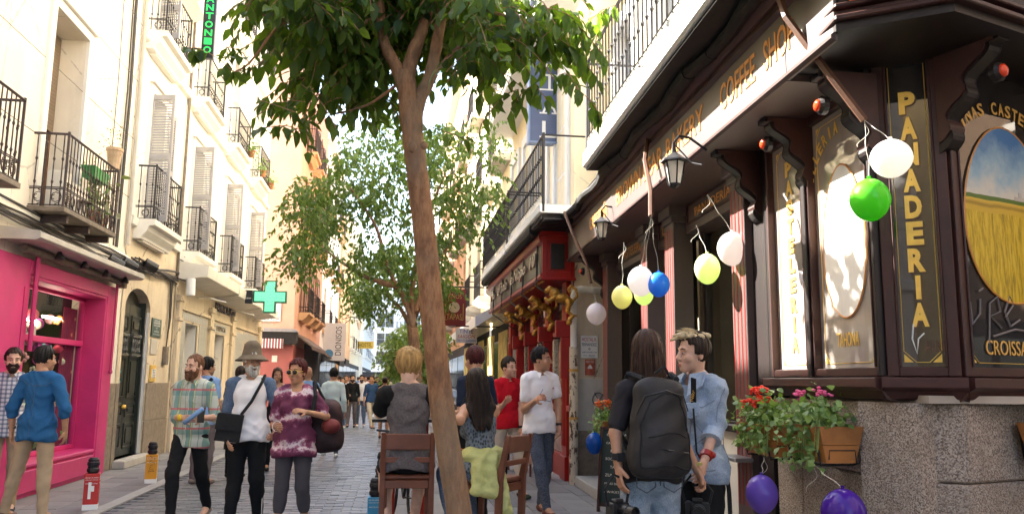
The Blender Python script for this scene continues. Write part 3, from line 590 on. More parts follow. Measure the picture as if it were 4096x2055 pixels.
g = MB(); g.tube([(14.72+.07*sin(i*1.9), .09, 1.22+i*.045+.03*cos(i*2.7)) for i in range(9)], .008, 4); g.build('graffiti', mat('teal_spray_paint', (.05, .4, .42), .6, .1), door)
MB().box(14.3, 15.95, -.22, .38, 0, .12).build('doorstep', M['concrete'], A2, bev=.01)
slab_base(A2, [(14.2, 14.37), (15.86, 17.38)], y=-.035)
for u0, u1, z0, z1 in hole[1:]: window(A2, u0, u1, z0, z1, .3, M['white'], 2, 3); surround(A2, u0, u1, z0, z1)
shutter(A2, 14.95, 4.15, 6.45, .42, radians(80), hinge='L'); shutter(A2, 15.83, 4.15, 6.45, .42, radians(12), hinge='R')
shutter(A2, 14.95, 7.5, 8.65, .42, radians(75), hinge='L')
balcony(A2, 14.55, 16.2, 4.12, .3, .93); balcony(A2, 14.45, 16.1, 7.45, .3, .93)
cables(A2, 14.2, 17.3, 3.35, 3.45, 14, .013)
for k in range(3): MB().tube([(16.9+k*.06, -.05, 3.4), (16.95+k*.03, -.06, 2.6), (16.9+k*.05, -.05, 2.0+k*.2)], .014, 5).build('cable', M['cable'], A2)
MB().box(16.8, 16.98, -.09, -.01, 1.7, 2.05).build('junction_box', M['stone_dirty'], A2, bev=.01)
MB().tube([(17.34, -.05, 3.4), (17.34, -.05, 9)], .03, 8).build('drainpipe', M['stone_dirty'], A2)
def plate(name, label, cat, u, z, w, h, m, lines, y=-.05, t=.015, xl=XL, frame=None):
    o = T(name, label, cat, (xl-y, u, z), pi/2); MB().box(-w/2, w/2, 0, t, -h/2, h/2).build('plate', m, o, bev=.002)
    if frame: MB().box(-w/2-.01, w/2+.01, .002, t+.004, -h/2-.01, h/2+.01).build('plate_edge', frame, o)
    for s, hh, zz, ww, mm in lines: lettering(s, hh, mm, o, (0, -.001, zz), ww, .002)
    return o
plate('hostel_plaque', 'dark green plaque with white lettering right of the arched door', 'plaque', 16.22, 2.37, .62, .34, mat('dark_green_enamel', (.01, .06, .045), .3, .05), [('HOSTAL ★', .04, .13, .34, M['white']), ('SAN ANTONIO', .035, .085, .42, M['white']), ('HABITACIONES', .025, .04, .4, M['white']), ('BAÑO', .022, 0, .12, M['white']), ('TV', .022, -.035, .06, M['white']), ('AIRE ACOND.', .025, -.07, .3, M['white']), ('CALLE DEL LEÓN 13', .022, -.12, .45, M['white'])], y=-.035)
mb = T('intercom', 'brass door intercom panel beside the arched door', 'intercom', (XL+.045, 16.2, 1.53), pi/2); MB().box(-.16, .16, 0, .03, -.15, .15).build('panel', M['goldb'], mb, bev=.004); MB().box(-.12, .12, -.005, 0, -.08, .08).build('name_strip', M['white'], mb)
bt = MB()
for i in range(5):
    for j in (-.05, .05): bt.box(j-.015, j+.015, -.012, -.005, -.07+i*.03, -.055+i*.03)
bt.build('buttons', M['blackp'], mb)
tag(MB().box(-.2, .2, -.02, 0, -.14, .14).build('old_stone_plaque', M['concrete'], None, (XL+.013, 16.15, 2.02), rz=pi/2), 'worn pinkish stone plaque below the green hostel plaque', 'plaque')
# --- building B with the pharmacy
Bd = T('apartment_building', 'white building with rows of small balconies above the pharmacy', 'building', (XL, 0, 0), pi/2)
us = [18.62, 22.12, 25.75]; BE = 28.4
hB = [(u-.45, u+.45, z, z+2.35) for u in us for z in (4.1, 7.45, 10.8)]+[(18.35, 19.45, .95, 2.62), (21.35, 22.45, .02, 2.55), (25.35, 26.75, 1.0, 2.5)]
wall_obj(Bd, 17.38, BE, 14.2, hB, M['cream2'], .3)
for z in (7.1, 10.45): MB().prof([(0, z), (-.08, z+.03), (-.1, z+.16), (-.03, z+.2), (0, z+.2)], 17.38, BE).build('string_course', M['trim'], Bd)
MB().prof([(0, 13.9), (-.4, 14.05), (-.45, 14.22), (0, 14.22)], 17.38, BE).build('cornice', M['trim'], Bd)
for u in us:
    for z in (4.1, 7.45, 10.8):
        window(Bd, u-.45, u+.45, z, z+2.35, .2, M['white'], 2, 3); surround(Bd, u-.45, u+.45, z, z+2.35)
        if z < 5: shutter(Bd, u-.47, z+.05, z+2.3, .45, radians(78), hinge='L'); shutter(Bd, u+.47, z+.05, z+2.3, .45, radians(10), hinge='R')
        balcony(Bd, u-.82, u+.82, z-.03, .3, .93, sp=.12)
facade(MB(), 17.38, BE, 0, 3.6, hB[9:], .002, y=-.03).build('pharmacy_front', M['cream_low'], Bd)
pc = MB(); pc.prof([(0, 3.42), (-.5, 3.5), (-.6, 3.5), (-.62, 3.72), (-.1, 3.8), (0, 3.8)], 17.45, 21.0).prof([(0, 3.38), (-.5, 3.46), (-.6, 3.46), (-.62, 3.68), (-.1, 3.76), (0, 3.76)], 21.02, 24.6).prof([(0, 3.34), (-.5, 3.42), (-.6, 3.42), (-.62, 3.64), (-.1, 3.72), (0, 3.72)], 24.62, 27.8); pc.build('stone_canopy', M['whited'], Bd, bev=.008)
for a, b in ((17.5, 17.75), (20.5, 20.85), (23.2, 23.6), (27.8, 28.2)):
    MB().box(a, b, -.1, -.031, 0, 3.0).box(a-.04, b+.04, -.13, -.031, 3.0, 3.12).box(a-.04, b+.04, -.13, -.031, 2.6, 2.68).build('pilaster', M['cream_low'], Bd, bev=.008)
MB().prof([(-.031, 2.84), (-.08, 2.86), (-.08, 2.92), (-.031, 2.94)], 17.75, 27.8).build('moulding', M['cream_low'], Bd)
til = NT('painted_tile'); ck = til.n('ShaderNodeTexBrick', Vector=til.co((1, 1, 1)), Scale=1, Mortar_Size=.006, Brick_Width=.15, Row_Height=.15)
ck.offset = 0; a = til.ramp(til.noise(11, 6, rough=.75), [(.47, (.46, .45, .4)), (.5, (.17, .2, .2)), (.53, (.46, .45, .4))]); M['tile'] = til.fin(a, .3)
def tile_panel(u0, u1, z0, z1, s=.15):
    nx = max(1, round((u1-u0)/s)); nz = max(1, round((z1-z0)/s)); k = ((u1-u0)/nx, (z1-z0)/nz); me = MB().box(-k[0]/2+.002, k[0]/2-.002, -.008, 0, -k[1]/2+.002, k[1]/2-.002).mesh('tile', M['tile'])
    for i in range(nx):
        for j in range(nz): put('tile', me, Bd, (u0+k[0]*(i+.5), -.032, z0+k[1]*(j+.5)))
tile_panel(18.05, 20.35, 2.66, 2.82+.0, .16); tile_panel(17.8, 18.3, .5, 2.65, .25); tile_panel(19.6, 20.4, .5, 2.65, .27); tile_panel(21.2, 22.7, 2.58, 2.8, .22); tile_panel(23.7, 25.2, .5, 2.75, .3); tile_panel(25.2, 27.7, 2.55, 2.8, .25)
lettering('FARMACIA', .13, M['tile'] if 0 else M['stone_dirty'], Bd, (21.95, -.045, 2.69), 1.1, .005)
for u0, u1, z0, z1 in hB[9:]: window(Bd, u0, u1, z0, z1, .24, M['stone_dirty'] if u0 > 21 and u0 < 22 else M['concrete'], 1 if u0 > 20 and u0 < 24 else 1, 1, M['glassd'])
MB().box(21.4, 22.4, .2, .235, .05, 2.1).build('door_leaf', mat('ochre_door', (.4, .27, .12), .5, .1), Bd)
lettering('FARMACIA LEON', .22, M['black'], Bd, (22.3, -.05, 3.2), 2.5, .03, bold=.01)
slab_base(Bd, [(17.76, 18.3), (19.5, 20.45), (20.9, 21.3), (22.5, 23.15), (23.65, 25.3)], .9, 1, -.05)
cables(Bd, 17.4, 28, 3.84, 3.78, 6)
lm = MB().tube([(0, 0, 0), (0, -.05, .05), (0, -.35, .02)], .018, 6).add([(-.06, -.3, .03), (.06, -.3, .03), (.06, -.62, -.04), (-.06, -.62, -.04), (-.07, -.3, .0), (.07, -.3, 0), (.07, -.62, -.07), (-.07, -.62, -.07)], [(0, 3, 2, 1), (4, 5, 6, 7), (0, 1, 5, 4), (2, 3, 7, 6), (1, 2, 6, 5), (3, 0, 4, 7)]).mesh('wall_lamp', M['whited'])
for u, l in ((19.2, 'white arm lamp over the first pharmacy window'), (23.0, 'white arm lamp between the pharmacy letters and canopy'), (26.6, 'white arm lamp over the last pharmacy window')):
    tag(put('wall_lamp', lm, None, (XL+.04, u, 3.2), rz=pi/2), l, 'lamp', 'arm lamps under the pharmacy canopy')
o = T('security_light', 'white cylindrical security light hanging at the pharmacy canopy corner', 'lamp', (XL+.35, 17.2, 3.25), 0); MB().tube([(0, 0, .17), (.02, -.02, -.17)], .09, 14).build('housing', M['white'], o, smooth=False); MB().tube([(0, 0, .1), (-.33, .05, .2)], .015, 6).build('bracket', M['iron'], o)
# green pharmacy cross
xc = T('pharmacy_cross', 'green pharmacy cross with pale lit face standing out from the wall', 'sign', (-3.24, 22, 3.55), 0)
def cross(a, b): return [(-a, -b), (-a, -a), (-b, -a), (-b, a), (-a, a), (-a, b), (a, b), (a, a), (b, a), (b, -a), (a, -a), (a, -b)]
P = lambda q: q[::-1]
MB().prism(P(cross(.155, .42)), -.08, .08).build('casing', mat('green_casing', (.005, .12, .05), .4, .1), xc, bev=.005)
cn = NT('lit_green_face'); cc = cn.mix(cn.ramp(cn.noise(45, 2), [(.4, (0, 0, 0)), (.6, (1, 1, 1))]), (.1, .8, .42), (.3, .92, .68)); cn.fin(cc, .4, Emission_Color=(.15, .8, .4, 1), Emission_Strength=.07)
MB().prism(P(cross(.12, .385)), -.09, -.081).build('light_face', cn.mat, xc)
MB().box(-1.2, -.42, -.03, .03, -.05, .05).box(-.62, -.44, -.07, .07, -.18, .16).build('bracket', M['iron'], xc)
lettering('LEON', .03, M['white'], xc, (-.53, -.072, -.05), .12)
# vertical hostel sign
hs = T('hostel_sign', 'tall green-lettered dark sign reading San Antonio above the left balconies', 'sign', (-3.93, 16.6, 8.5), 0)
MB().box(-.12, .12, -.06, .06, -.68, 1.6).build('box', M['black'], hs, bev=.006); gl = mat('green_letters', (.02, .6, .1), .4, .05, Emission_Color=(.02, .6, .1, 1), Emission_Strength=.12)
for i, c in enumerate('SAN ANTONIO'):
    if c == ' ': continue
    if i < 3: continue
    lettering(c, .14, gl, hs, (0, -.061, .57-(i-4)*.18), .15, .006, bold=.02)
lettering('SAN', .1, gl, hs, (0, -.061, .78), .18, .006, bold=.02)
MB().box(-.45, -.13, -.015, .015, -.5, -.47).box(-.45, -.13, -.015, .015, .9, .93).build('bracket', M['iron'], hs)
# things on the near balcony
o = T('air_conditioner', 'cream upright air conditioner on the near rusty balcony', 'appliance', (XL+.2, 10.85, 3.5), pi/2); MB().box(-.13, .13, -.1, .1, 0, .5).build('casing', M['whited'], o, bev=.01)
gr = MB()
for i in range(10): gr.box(-.11, .11, -.106, -.1, .08+i*.03, .092+i*.03)
gr.build('grille', M['stone_dirty'], o)
o = T('air_conditioner', 'white wide air conditioning unit behind the rusty balcony bars', 'appliance', (XL+.2, 11.3, 3.5), pi/2); MB().box(-.25, .25, -.1, .1, 0, .42).build('casing', M['whited'], o, bev=.01)
MB().lathe((0, -.1, .21), [(.15, 0), (.15, .01)], 16).build('fan_grille', M['stone_dirty'], o)
def pot(name, label, x, y, z, r, h, m, leaves, lm, spread, lift, cat='plant pot', lsz=.04, box=None, group=None):
    o = T(name, label, cat, (x, y, z), 0, group)
    if box: MB().add([(-box[0]*.8, -box[1]*.8, 0), (box[0]*.8, -box[1]*.8, 0), (box[0]*.8, box[1]*.8, 0), (-box[0]*.8, box[1]*.8, 0), (-box[0], -box[1], h), (box[0], -box[1], h), (box[0], box[1], h), (-box[0], box[1], h)], [(3, 2, 1, 0), (4, 5, 6, 7), (0, 1, 5, 4), (1, 2, 6, 5), (2, 3, 7, 6), (3, 0, 4, 7)]).build('pot', m, o)
    else: MB().lathe((0, 0, 0), [(r*.7, 0), (r*.95, h*.85), (r*1.08, h*.86), (r*1.08, h), (r*.9, h), (r*.9, h-.02)], 14).build('pot', m, o)
    if leaves: tag(leaf_cloud(leaves, lambda: (random.gauss(0, spread[0]), random.gauss(0, spread[1]), h+abs(random.gauss(0, lift)) if random.random() < .8 else h-random.uniform(0, .15)), lsz, lm, 'foliage', o), kind='stuff')
    return o
def leaf_pts(s, w, droop=.3): return [(0, 0, 0), (w*.5, -s*.3, s*.02), (w*.36, -s*.7, -s*droop*.3), (0, -s, -s*droop), (-w*.36, -s*.7, -s*droop*.3), (-w*.5, -s*.3, s*.02), (0, -s*.5, -s*.08)]
LF_F = [(0, 1, 6), (1, 2, 6), (2, 3, 6), (3, 4, 6), (4, 5, 6), (5, 0, 6)]
def leaf_cloud(n, fn, s, m, name, parent, aspect=.55, hang=.4, simple=False):
    pts = leaf_pts(1, aspect); fc = LF_F
    if simple: pts = [(0, 0, 0), (aspect*.5, -.45, -.06), (0, -1, -.3), (-aspect*.5, -.45, -.06)]; fc = [(0, 1, 2), (0, 2, 3)]
    base = np.array(pts); k = len(pts); V = np.empty((n, k, 3))
    for i in range(n):
        e = Matrix.Rotation(random.uniform(0, 2*pi), 3, 'Z') @ Matrix.Rotation(random.gauss(hang, .5), 3, 'X') @ Matrix.Rotation(random.gauss(0, .5), 3, 'Y')
        V[i] = base@np.array(e).T*(s*random.uniform(.7, 1.3))+np.array(fn())
    me = bpy.data.meshes.new(name); F = (np.arange(n)[:, None, None]*k+np.array(fc)[None]).reshape(-1, 3)
    me.vertices.add(n*k); me.vertices.foreach_set('co', V.ravel()); me.loops.add(F.size); me.loops.foreach_set('vertex_index', F.ravel().astype(np.int32)); me.polygons.add(len(F)); me.polygons.foreach_set('loop_start', np.arange(0, F.size, 3, dtype=np.int32)); me.update(calc_edges=True); me.materials.append(m)
    return put(name, me, parent)
xb = XL+.33
pot('planter', 'green plastic window box hanging inside the rusty balcony rail', xb-.03, 11.75, 4.1, .1, .16, mat('green_plastic', (.01, .3, .06), .4, .1), 0, None, None, 0, box=(.09, .3))
pot('flower_pot', 'broken clay jar with a dry plant on the rusty balcony rail end', xb+.02, 12.28, 4.42, .11, .3, mat('pale_clay', (.55, .38, .24), .8, .2, 8, .2), 130, leafmat('dry_leaf', (.12, .08, .04), (.2, .16, .08)), (.1, .1), .28, lsz=.03)
pot('potted_plant', 'leafy green pot plant low behind the rusty balcony bars', xb-.12, 11.95, 3.52, .1, .2, M['terracotta'], 220, M['ivy'], (.08, .13), .28, lsz=.06)
pot('potted_plant', 'spiky yucca leaning out of the near end of the rusty balcony', xb-.08, 12.2, 3.52, .1, .2, M['terracotta'], 90, leafmat('grey_leaf', (.14, .13, .08), (.25, .22, .15)), (.1, .18), .25, lsz=.12)
for k, (u, z, l) in enumerate(((22.95, 7.5, 'small potted bush on the third upper balcony'), (26.6, 7.45, 'trailing plant box on the fourth upper balcony end'), (25.0, 7.45, 'bushy green plant at the foot of the fourth upper balcony'))): pot('potted_plant', l, XL+.36, u, z, .1, .18, M['terracotta'], 160, M['ivy'], (.08, .3 if k == 2 else .12), .15, lsz=.07)
# --- far left buildings: corner block with red shop, others down the street
XF = -3.95
Cb = T('corner_building', 'corner building with dull red shop walls and dark awnings', 'building', (XF, 33.2, 0), pi/2)
wh = [(2+i*3.0, 3.0+i*3.0, z, z+2.3) for i in range(3) for z in (4.2, 7.6, 11)]
wall_obj(Cb, 0, 11.6, 15, wh, M['stucco_pink'], .25, 9)
MB().box(-.03, 4.2, -.03, -.002, 0, 2.75).box(-.03, .0, -.0, 2.2, 0, 2.75).build('red_wall', M['redwall'], Cb)
MB().box(4.25, 11.5, -.04, -.002, 0, 3).build('shop_front', M['dark'], Cb)
for i in range(3):
    for z in (4.2, 7.6, 11):
        window(Cb, 2+i*3., 3+i*3., z, z+2.3, .15, M['brown'], 2, 3); shutter(Cb, 1.97+i*3, z, z+2.25, .48, .1, hinge='L', m=M['brown']); shutter(Cb, 3.03+i*3, z, z+2.25, .48, .1, hinge='R', m=M['brown'])
        balcony(Cb, 1.6+i*3., 3.4+i*3., z-.02, .4, 1.0, sp=.15, slabm=M['orange_stone'], small=True)
aw = MB(); aw.prof([(0, 3.3), (-.75, 2.75), (-.75, 2.6), (-.72, 2.6), (-.7, 2.72), (0, 3.22)], .3, 6.6); aw.prof([(0, 3.2), (-.8, 2.55), (-.78, 2.5), (0, 3.12)], 6.8, 11.4); aw.build('awning', mat('faded_brown_awning', (.12, .08, .06), .85, .2, 6, .2), Cb)
MB().box(-.45, -.05, -.2, 2.0, 2.78, 3.25).build('dark_hood', M['awning'], Cb); MB().prof([(-.25, 3.25), (2.0, 3.25), (2.0, 3.42), (-.1, 3.36)], -.5, -.04).build('hood_roof', M['steel'], Cb)
stp = NT('striped_cloth'); xs = stp.xyz(); stp.fin(stp.ramp(stp.math('FRACT', stp.math('MULTIPLY', xs[1], 9)), [(0, (.3, .05, .08)), (.35, (.3, .05, .08)), (.4, (.75, .7, .65)), (.7, (.75, .7, .65)), (.75, (.12, .05, .05))], 'CONSTANT'), .8); MB().box(-.49, -.46, .3, 1.4, 2.62, 2.98).build('striped_valance', stp.mat, Cb)
MB().box(-.05, -.03, .55, .75, 2.1, 2.35).build('vent', M['whited'], Cb)
MB().lathe((-.12, -.12, 2.1), [(.001, -.02), (.2, 0), (.2, .03), (.001, .05)], 16).build('round_sign', M['red'], Cb)
# lamp-like cable clips omitted; street name tiles on the corner face
st = T('street_name_sign', 'white tiled street name sign with a portrait on the salmon corner', 'sign', (XF-.95, 33.14, 4.15), 0)
for i in range(3):
    for j in range(4): MB().box(-.45+i*.3+.003, -.15+i*.3-.003, -.03, 0, -.48+j*.24+.003, -.24+j*.24-.003).build('tile', M['white'], st)
lettering('CALLE DE', .13, M['black'], st, (0, -.034, -.16), .55, .003); lettering('LOPE D VEGA', .16, M['black'], st, (0, -.034, -.36), .82, .003)
MB().prism([(-.17, -.05), (.17, -.05), (.14, .1), (.06, .16), (-.06, .16), (-.14, .1)], -.036, -.031).build('portrait_robe', M['brown'], st); MB().prism([(.08*cos(a), .27+.12*sin(a)) for a in np.linspace(0, 2*pi, 14)[:-1]], -.037, -.032).build('portrait_face', mat('portrait_face', (.5, .33, .22), .5), st)
def block(name, label, y0, y1, h, m, nwin, x=XF, rz=pi/2, zs=(4.2, 7.5, 10.8), bal=True, wm=None, side=1, slabm=None, shop=None, depth=9, bh=1.0, sp=.2):
    L = y1-y0; o = T(name, label, 'building', (x, y0 if side > 0 else y1, 0), rz); s = L/nwin; hs_ = [(s*(i+.5)-.5, s*(i+.5)+.5, z, z+2.3) for i in range(nwin) for z in zs if z+2.5 < h]
    wall_obj(o, 0, L, h, hs_, m, .22, depth)
    MB().prof([(0, h-.3), (-.35, h-.15), (-.4, h+.02), (0, h+.02)], 0, L).build('cornice', M['trim'], o)
    for a, b, c, d in hs_:
        window(o, a, b, c, d, .15, wm or M['white'], 2, 2)
        if bal: balcony(o, a-.35, b+.35, c-.02, .38, bh, 'thin', sp=sp, slabm=slabm or M['trim'], small=True, ends=False, panel=0)
    MB().box(.3, L-.3, -.03, .0, .1, 2.9).build('shop_front', shop or M['dark'], o)
    n = max(1, nwin)
    for i in range(n): MB().box(.4+i*(L-.6)/n, (i+1)*(L-.6)/n+.1, -.05, -.031, .4, 2.5).build('shop_window', M['glassd'], o)
    return o
block('opposite_building', 'unseen dark brick building across the side street behind the viewer', 3.5, 26, 18, mat('dark_brick_wall', (.16, .1, .06), .8, .2, 3, .2), 6, x=0, rz=0)  # unseen; made tall and dark to dim the reflections in the corner panes
_o = [x_ for x_ in bpy.data.objects if x_.get('label') == 'unseen dark brick building across the side street behind the viewer'][0]; _o.location = (25.6, 3.0, 0); _o.rotation_euler = (0, 0, pi+.337)
block('far_building', 'white rendered building beyond the red-walled corner block', 44.8, 58, 14.5, M['white'], 3, slabm=M['orange_stone'], x=XF)
block('far_building', 'pale stone building with an ornate wall lantern down the street', 58, 72, 13, M['orange_stone'], 3, x=XF+.15, bal=False)
block('far_building', 'yellowish far building with a small hostel sign', 72, 95, 15, M['yellow'], 5, x=XF)
block('far_building', 'cream building closing the far left of the street', 95, 130, 14, M['cream2'], 6, x=XF+.4)
o = T('wall_lantern', 'scrolled iron lantern bracket on the orange stone building', 'lamp', (XF+.15, 61, 5.6), 0); MB().tube([(0, 0, .2), (.5, 0, .35), (1.0, 0, .3), (1.25, 0, .15)], .03, 6).tube([(0, 0, -.3), (.3, 0, 0), (.6, 0, .2)], .025, 6).build('bracket', M['iron'], o); MB().lathe((1.25, 0, -.55), [(.12, 0), (.26, .5), (.3, .52), (.08, .75)], 6).build('lantern', M['whited'], o)
o = T('shop_banner', 'white vertical banner reading Dionisos hanging across the pavement edge', 'sign', (-3.05, 43, 3.35), 0); MB().box(-.55, .55, -.02, .02, -.95, .95).build('cloth', M['white'], o); MB().box(-.95, -.5, -.02, .02, .9, .95).build('bracket', M['iron'], o)
t = lettering('DIONISOS', .3, M['black'], o, (.2, -.022, .05), 1.45, .003, rot=(0, -pi/2, 0)); MB().lathe((0, 0, 0), [(.001, 0), (.22, .001), (.22, .006), (.001, .007)], 16).build('round_emblem', mat('blue_emblem', (.1, .3, .5), .5), o, (-.25, -.022, -.6), rot=(pi/2, 0, 0))
o = T('hostel_sign', 'small yellow hostel sign far down the left side of the street', 'sign', (-2.9, 84, 4.9), 0); MB().box(-.8, .8, -.05, .05, -.35, .35).build('board', mat('yellow_board', (.55, .36, .03), .6), o); lettering('HOSTEL', .4, M['black'], o, (0, -.055, 0), 1.3)
for k, (y, z) in enumerate(((50, 2.7), (55, 2.9))):
    tag(MB().prof([(0, z+.3), (-1.0, z-.2), (-1.0, z-.5), (-.96, z-.5), (0, z+.2)], 0, 4).build('awning', M['awning'], None, (XF+.02, y-3.5 if k else y-4, 0), rz=pi/2), ('black shop awning beside the vertical white banner', 'second black awning behind the vertical white banner')[k], 'awning')
# ---------------- right side: the bakery on the corner; local x runs towards the camera, -y out into the street ----------------
RB = radians(-92.115)
BK = T('bakery_building', 'dark maroon corner bakery with gold lettering and big painted windows', 'building', (2.66, 4.2, 0), RB)
BKi = (Matrix.Translation((2.66, 4.2, 0)) @ Matrix.Rotation(RB, 4, 'Z')).inverted()
def fa(mb, nm, m, bev=0, smooth=False): return mb.build(nm, m, BK, bev=bev, smooth=smooth)
aB, aC = math.atan2(-.57, .82), math.atan2(.33, .944); c2 = BKi @ Vector((2.95, 4.0, 0))
def fb(mb, nm, m, bev=0): return mb.build(nm, m, BK, (0, 0, 0), aB-RB, bev=bev)
def fc(mb, nm, m, bev=0): return mb.build(nm, m, BK, c2, aC-RB, bev=bev)
WB = .353
# core masses
core = MB().box(-7.6, -3.65, .5, 7, 0, 14); core.box(-3.65, -1.5, 1.6, 7, 0, 14).box(-3.65, -1.5, .3, 1.6, 3.35, 14).box(-1.5, .0, 1.4, 7, 0, 14).box(-1.5, 0, .32, 1.4, 3.3, 14).box(-1.52, -1.42, .12, 1.4, 0, 3.3)
fa(core, 'wall', M['yellow']); fc(MB().box(.35, 7, .55, 1.2, 0, 14).box(2.3, 7, 1.2, 5, 0, 14).box(.0, 7, .2, .549, 3.5, 14), 'wall', M['yellow'])
fa(MB().box(-3.66, -1.48, 1.58, 1.6, 0, 3.4).box(-3.66, -3.64, .2, 1.58, 0, 3.4).box(-3.66, -1.48, .2, 1.58, 3.3, 3.34).box(-3.64, -1.5, .35, 1.58, 0, .05), 'shop_interior', mat('dim_brown_interior', (.09, .06, .035), .7, .3, 3, .1))
fa(MB().box(-1.4, -.02, 1.2, 1.25, 1.3, 3.3).box(-1.4, .2, .1, 1.2, 1.36, 1.4), 'window_room', mat('window_back_board', (.4, .34, .28), .7, .2, 3, .1))
# granite base in blocks
def blocks(f, spans, zs, d=.3):
    for i, (z0, z1) in enumerate(zip(zs, zs[1:])):
        for a, b in spans[i % len(spans)]: f(MB().box(a+.003, b-.003, random.uniform(-.004, .004), d, z0+.003, z1-.003), 'granite_block', M['granite'], .012)
zs = [0, .45, .95, 1.36]
blocks(fa, [[(-1.5, -.75), (-.75, .003)], [(-1.5, -1.1), (-1.1, -.3), (-.3, .003)]], zs, .1)
blocks(fb, [[(-.003, WB+.003)]], zs, .12)
blocks(fc, [[(-.003, .9), (.9, 2), (2, 3.4)], [(-.003, .55), (.55, 1.5), (1.5, 3)]], zs, .12)
fa(MB().box(-1.49, 0, .1, .3, 0, 1.36), 'granite_core', M['granite']); fc(MB().box(-.2, 3, .12, .5, 0, 1.36), 'granite_core', M['granite'])
# sill and framed windows of the corner window bay
def sill(f, a, b): f(MB().prof([(0, 1.37), (-.03, 1.38), (-.05, 1.42), (-.09, 1.44), (-.09, 1.49), (.02, 1.5), (.1, 1.5), (.1, 1.37)], a, b), 'sill', M['maroon'], .003)
sill(fa, -1.48, .03); sill(fb, -.03, WB+.03); sill(fc, -.03, 3)
def bay(f, spans, z0=1.5, z1=3.2, edge=.06, gm=None):
    mb = MB()
    for a, b in spans:
        mb.box(a, a+edge, -.03, .06, z0, z1).box(b-edge, b, -.03, .06, z0, z1).box(a+edge, b-edge, -.028, .06, z0, z0+.05).box(a+edge, b-edge, -.028, .06, z1-.06, z1)
        mb.box(a+edge, a+edge+.012, -.04, .03, z0+.05, z1-.06).box(b-edge-.012, b-edge, -.04, .03, z0+.05, z1-.06)
    fr = f(mb, 'window_frame', M['maroon'], .004)
    for a, b in spans: MB().box(a+edge+.012, b-edge-.012, .012, .02, z0+.05, z1-.06).build('pane', gm or M['glassbrown'], fr)
    return fr
bay(fa, [(-1.45, -.84), (-.81, -.02)], edge=.035, gm=M['glassbay'])
fa(MB().box(-.851, -.799, -.05, .05, 1.5, 3.2).box(-.02, .01, -.05, .05, 1.5, 3.25).box(-1.52, -1.42, -.02, .12, 1.37, 3.25), 'mullion', M['maroond'], .004)
bay(fb, [(.0, WB)], z1=3.38); bay(fc, [(.0, 1.05), (1.1, 2.2), (2.2, 3.2)], z1=3.38, edge=.05)
fa(MB().box(-1.5, .02, -.0, .3, 3.2, 3.6), 'head_board', M['maroond']); fb(MB().box(0, WB, 0, .2, 3.38, 3.6), 'head_board', M['maroond']); fc(MB().box(0, 3, 0, .2, 3.38, 3.6), 'head_board', M['maroond'])
fb(MB().box(.03, WB-.03, .05, .06, 1.5, 3.38), 'window_lining', mat('brown_window_lining', (.13, .075, .035), .5, .2, 2, .05)); fc(MB().box(.03, 3, .05, .06, 1.5, 3.38), 'window_lining', mat('maroon_window_board', (.045, .012, .01), .5, .15, 4, .05))
# gold border lines and lettering on the panes
def border(f, a, b, z0, z1, c=.06, m=None):
    pts = [(a+c, z0), (b-c, z0), (b, z0+c), (b, z1-c), (b-c, z1), (a+c, z1), (a, z1-c), (a, z0+c)]; mb = MB(); n = 8
    for i in range(n): p, q = pts[i], pts[(i+1) % n]; mb.tube([(p[0], .009, p[1]), (q[0], .009, q[1])], .0022, 4)
    for (x, z, sx, sz) in ((a, z0, 1, 1), (b, z0, -1, 1), (a, z1, 1, -1), (b, z1, -1, -1)):
        t = [(x, z), (x+sx*c*.75, z), (x, z+sz*c*.75)]; mb.add([(p, .008, q) for p, q in t], [(0, 1, 2)] if sx*sz > 0 else [(2, 1, 0)])
    f(mb, 'gold_border', m or M['goldb'])
border(fa, -1.33, -.94, 1.58, 3.1); border(fa, -.71, -.11, 1.58, 3.1); border(fb, .085, WB-.085, 1.575, 3.3); border(fc, .09, .97, 1.575, 3.3, .08)
def letters_down(f, s, x, z0, z1, h, w, m, off=.01, shadow=None):
    n = len(s)
    for i, c in enumerate(s):
        z = z0+(z1-z0)*i/(n-1); ww = w*(.3 if c == 'I' else 1)
        for dx, dz, mm, y in (((.007, -.007, shadow, off),) if shadow else ())+((0, 0, m, off-.003),):
            o = lettering(c, h, mm, BK, (0, 0, 0), ww, .002, bold=.05, name='letter'); mt = {fa: (Vector((0, 0, 0)), 0), fb: (Vector((0, 0, 0)), aB-RB), fc: (c2, aC-RB)}[f]
            o.location = mt[0]+Matrix.Rotation(mt[1], 3, 'Z') @ Vector((x+dx, y, z+dz)); o.rotation_euler = (0, 0, mt[1])
def word(f, s, x, z, h, w, m, y=.006, **k):
    mt = {fa: (Vector((0, 0, 0)), 0), fb: (Vector((0, 0, 0)), aB-RB), fc: (c2, aC-RB)}[f]
    o = lettering(s, h, m, BK, (0, 0, 0), w, .003, **k); o.location = mt[0]+Matrix.Rotation(mt[1], 3, 'Z') @ Vector((x, y, z)); o.rotation_euler = (0, 0, mt[1])
def arc_word(f, s, cx, cz, R, a0, a1, h, m, w=None):
    mt = {fa: (Vector((0, 0, 0)), 0), fc: (c2, aC-RB)}[f]
    for i, c in enumerate(s):
        if c == ' ': continue
        a = a0+(a1-a0)*i/(len(s)-1); o = lettering(c, h, m, BK, (0, 0, 0), (w or h*.6)*(.35 if c == 'I' else 1), .003, bold=.02, name='letter')
        o.location = mt[0]+Matrix.Rotation(mt[1], 3, 'Z') @ Vector((cx+R*cos(a), .006, cz+R*sin(a))); o.rotation_euler = (Matrix.Rotation(mt[1], 3, 'Z') @ Matrix.Rotation(pi/2-a, 3, 'Y')).to_euler()
letters_down(fb, 'PANADERIA', .175, 3.02, 1.83, .13, .085, M['goldb'], shadow=M['brown'])
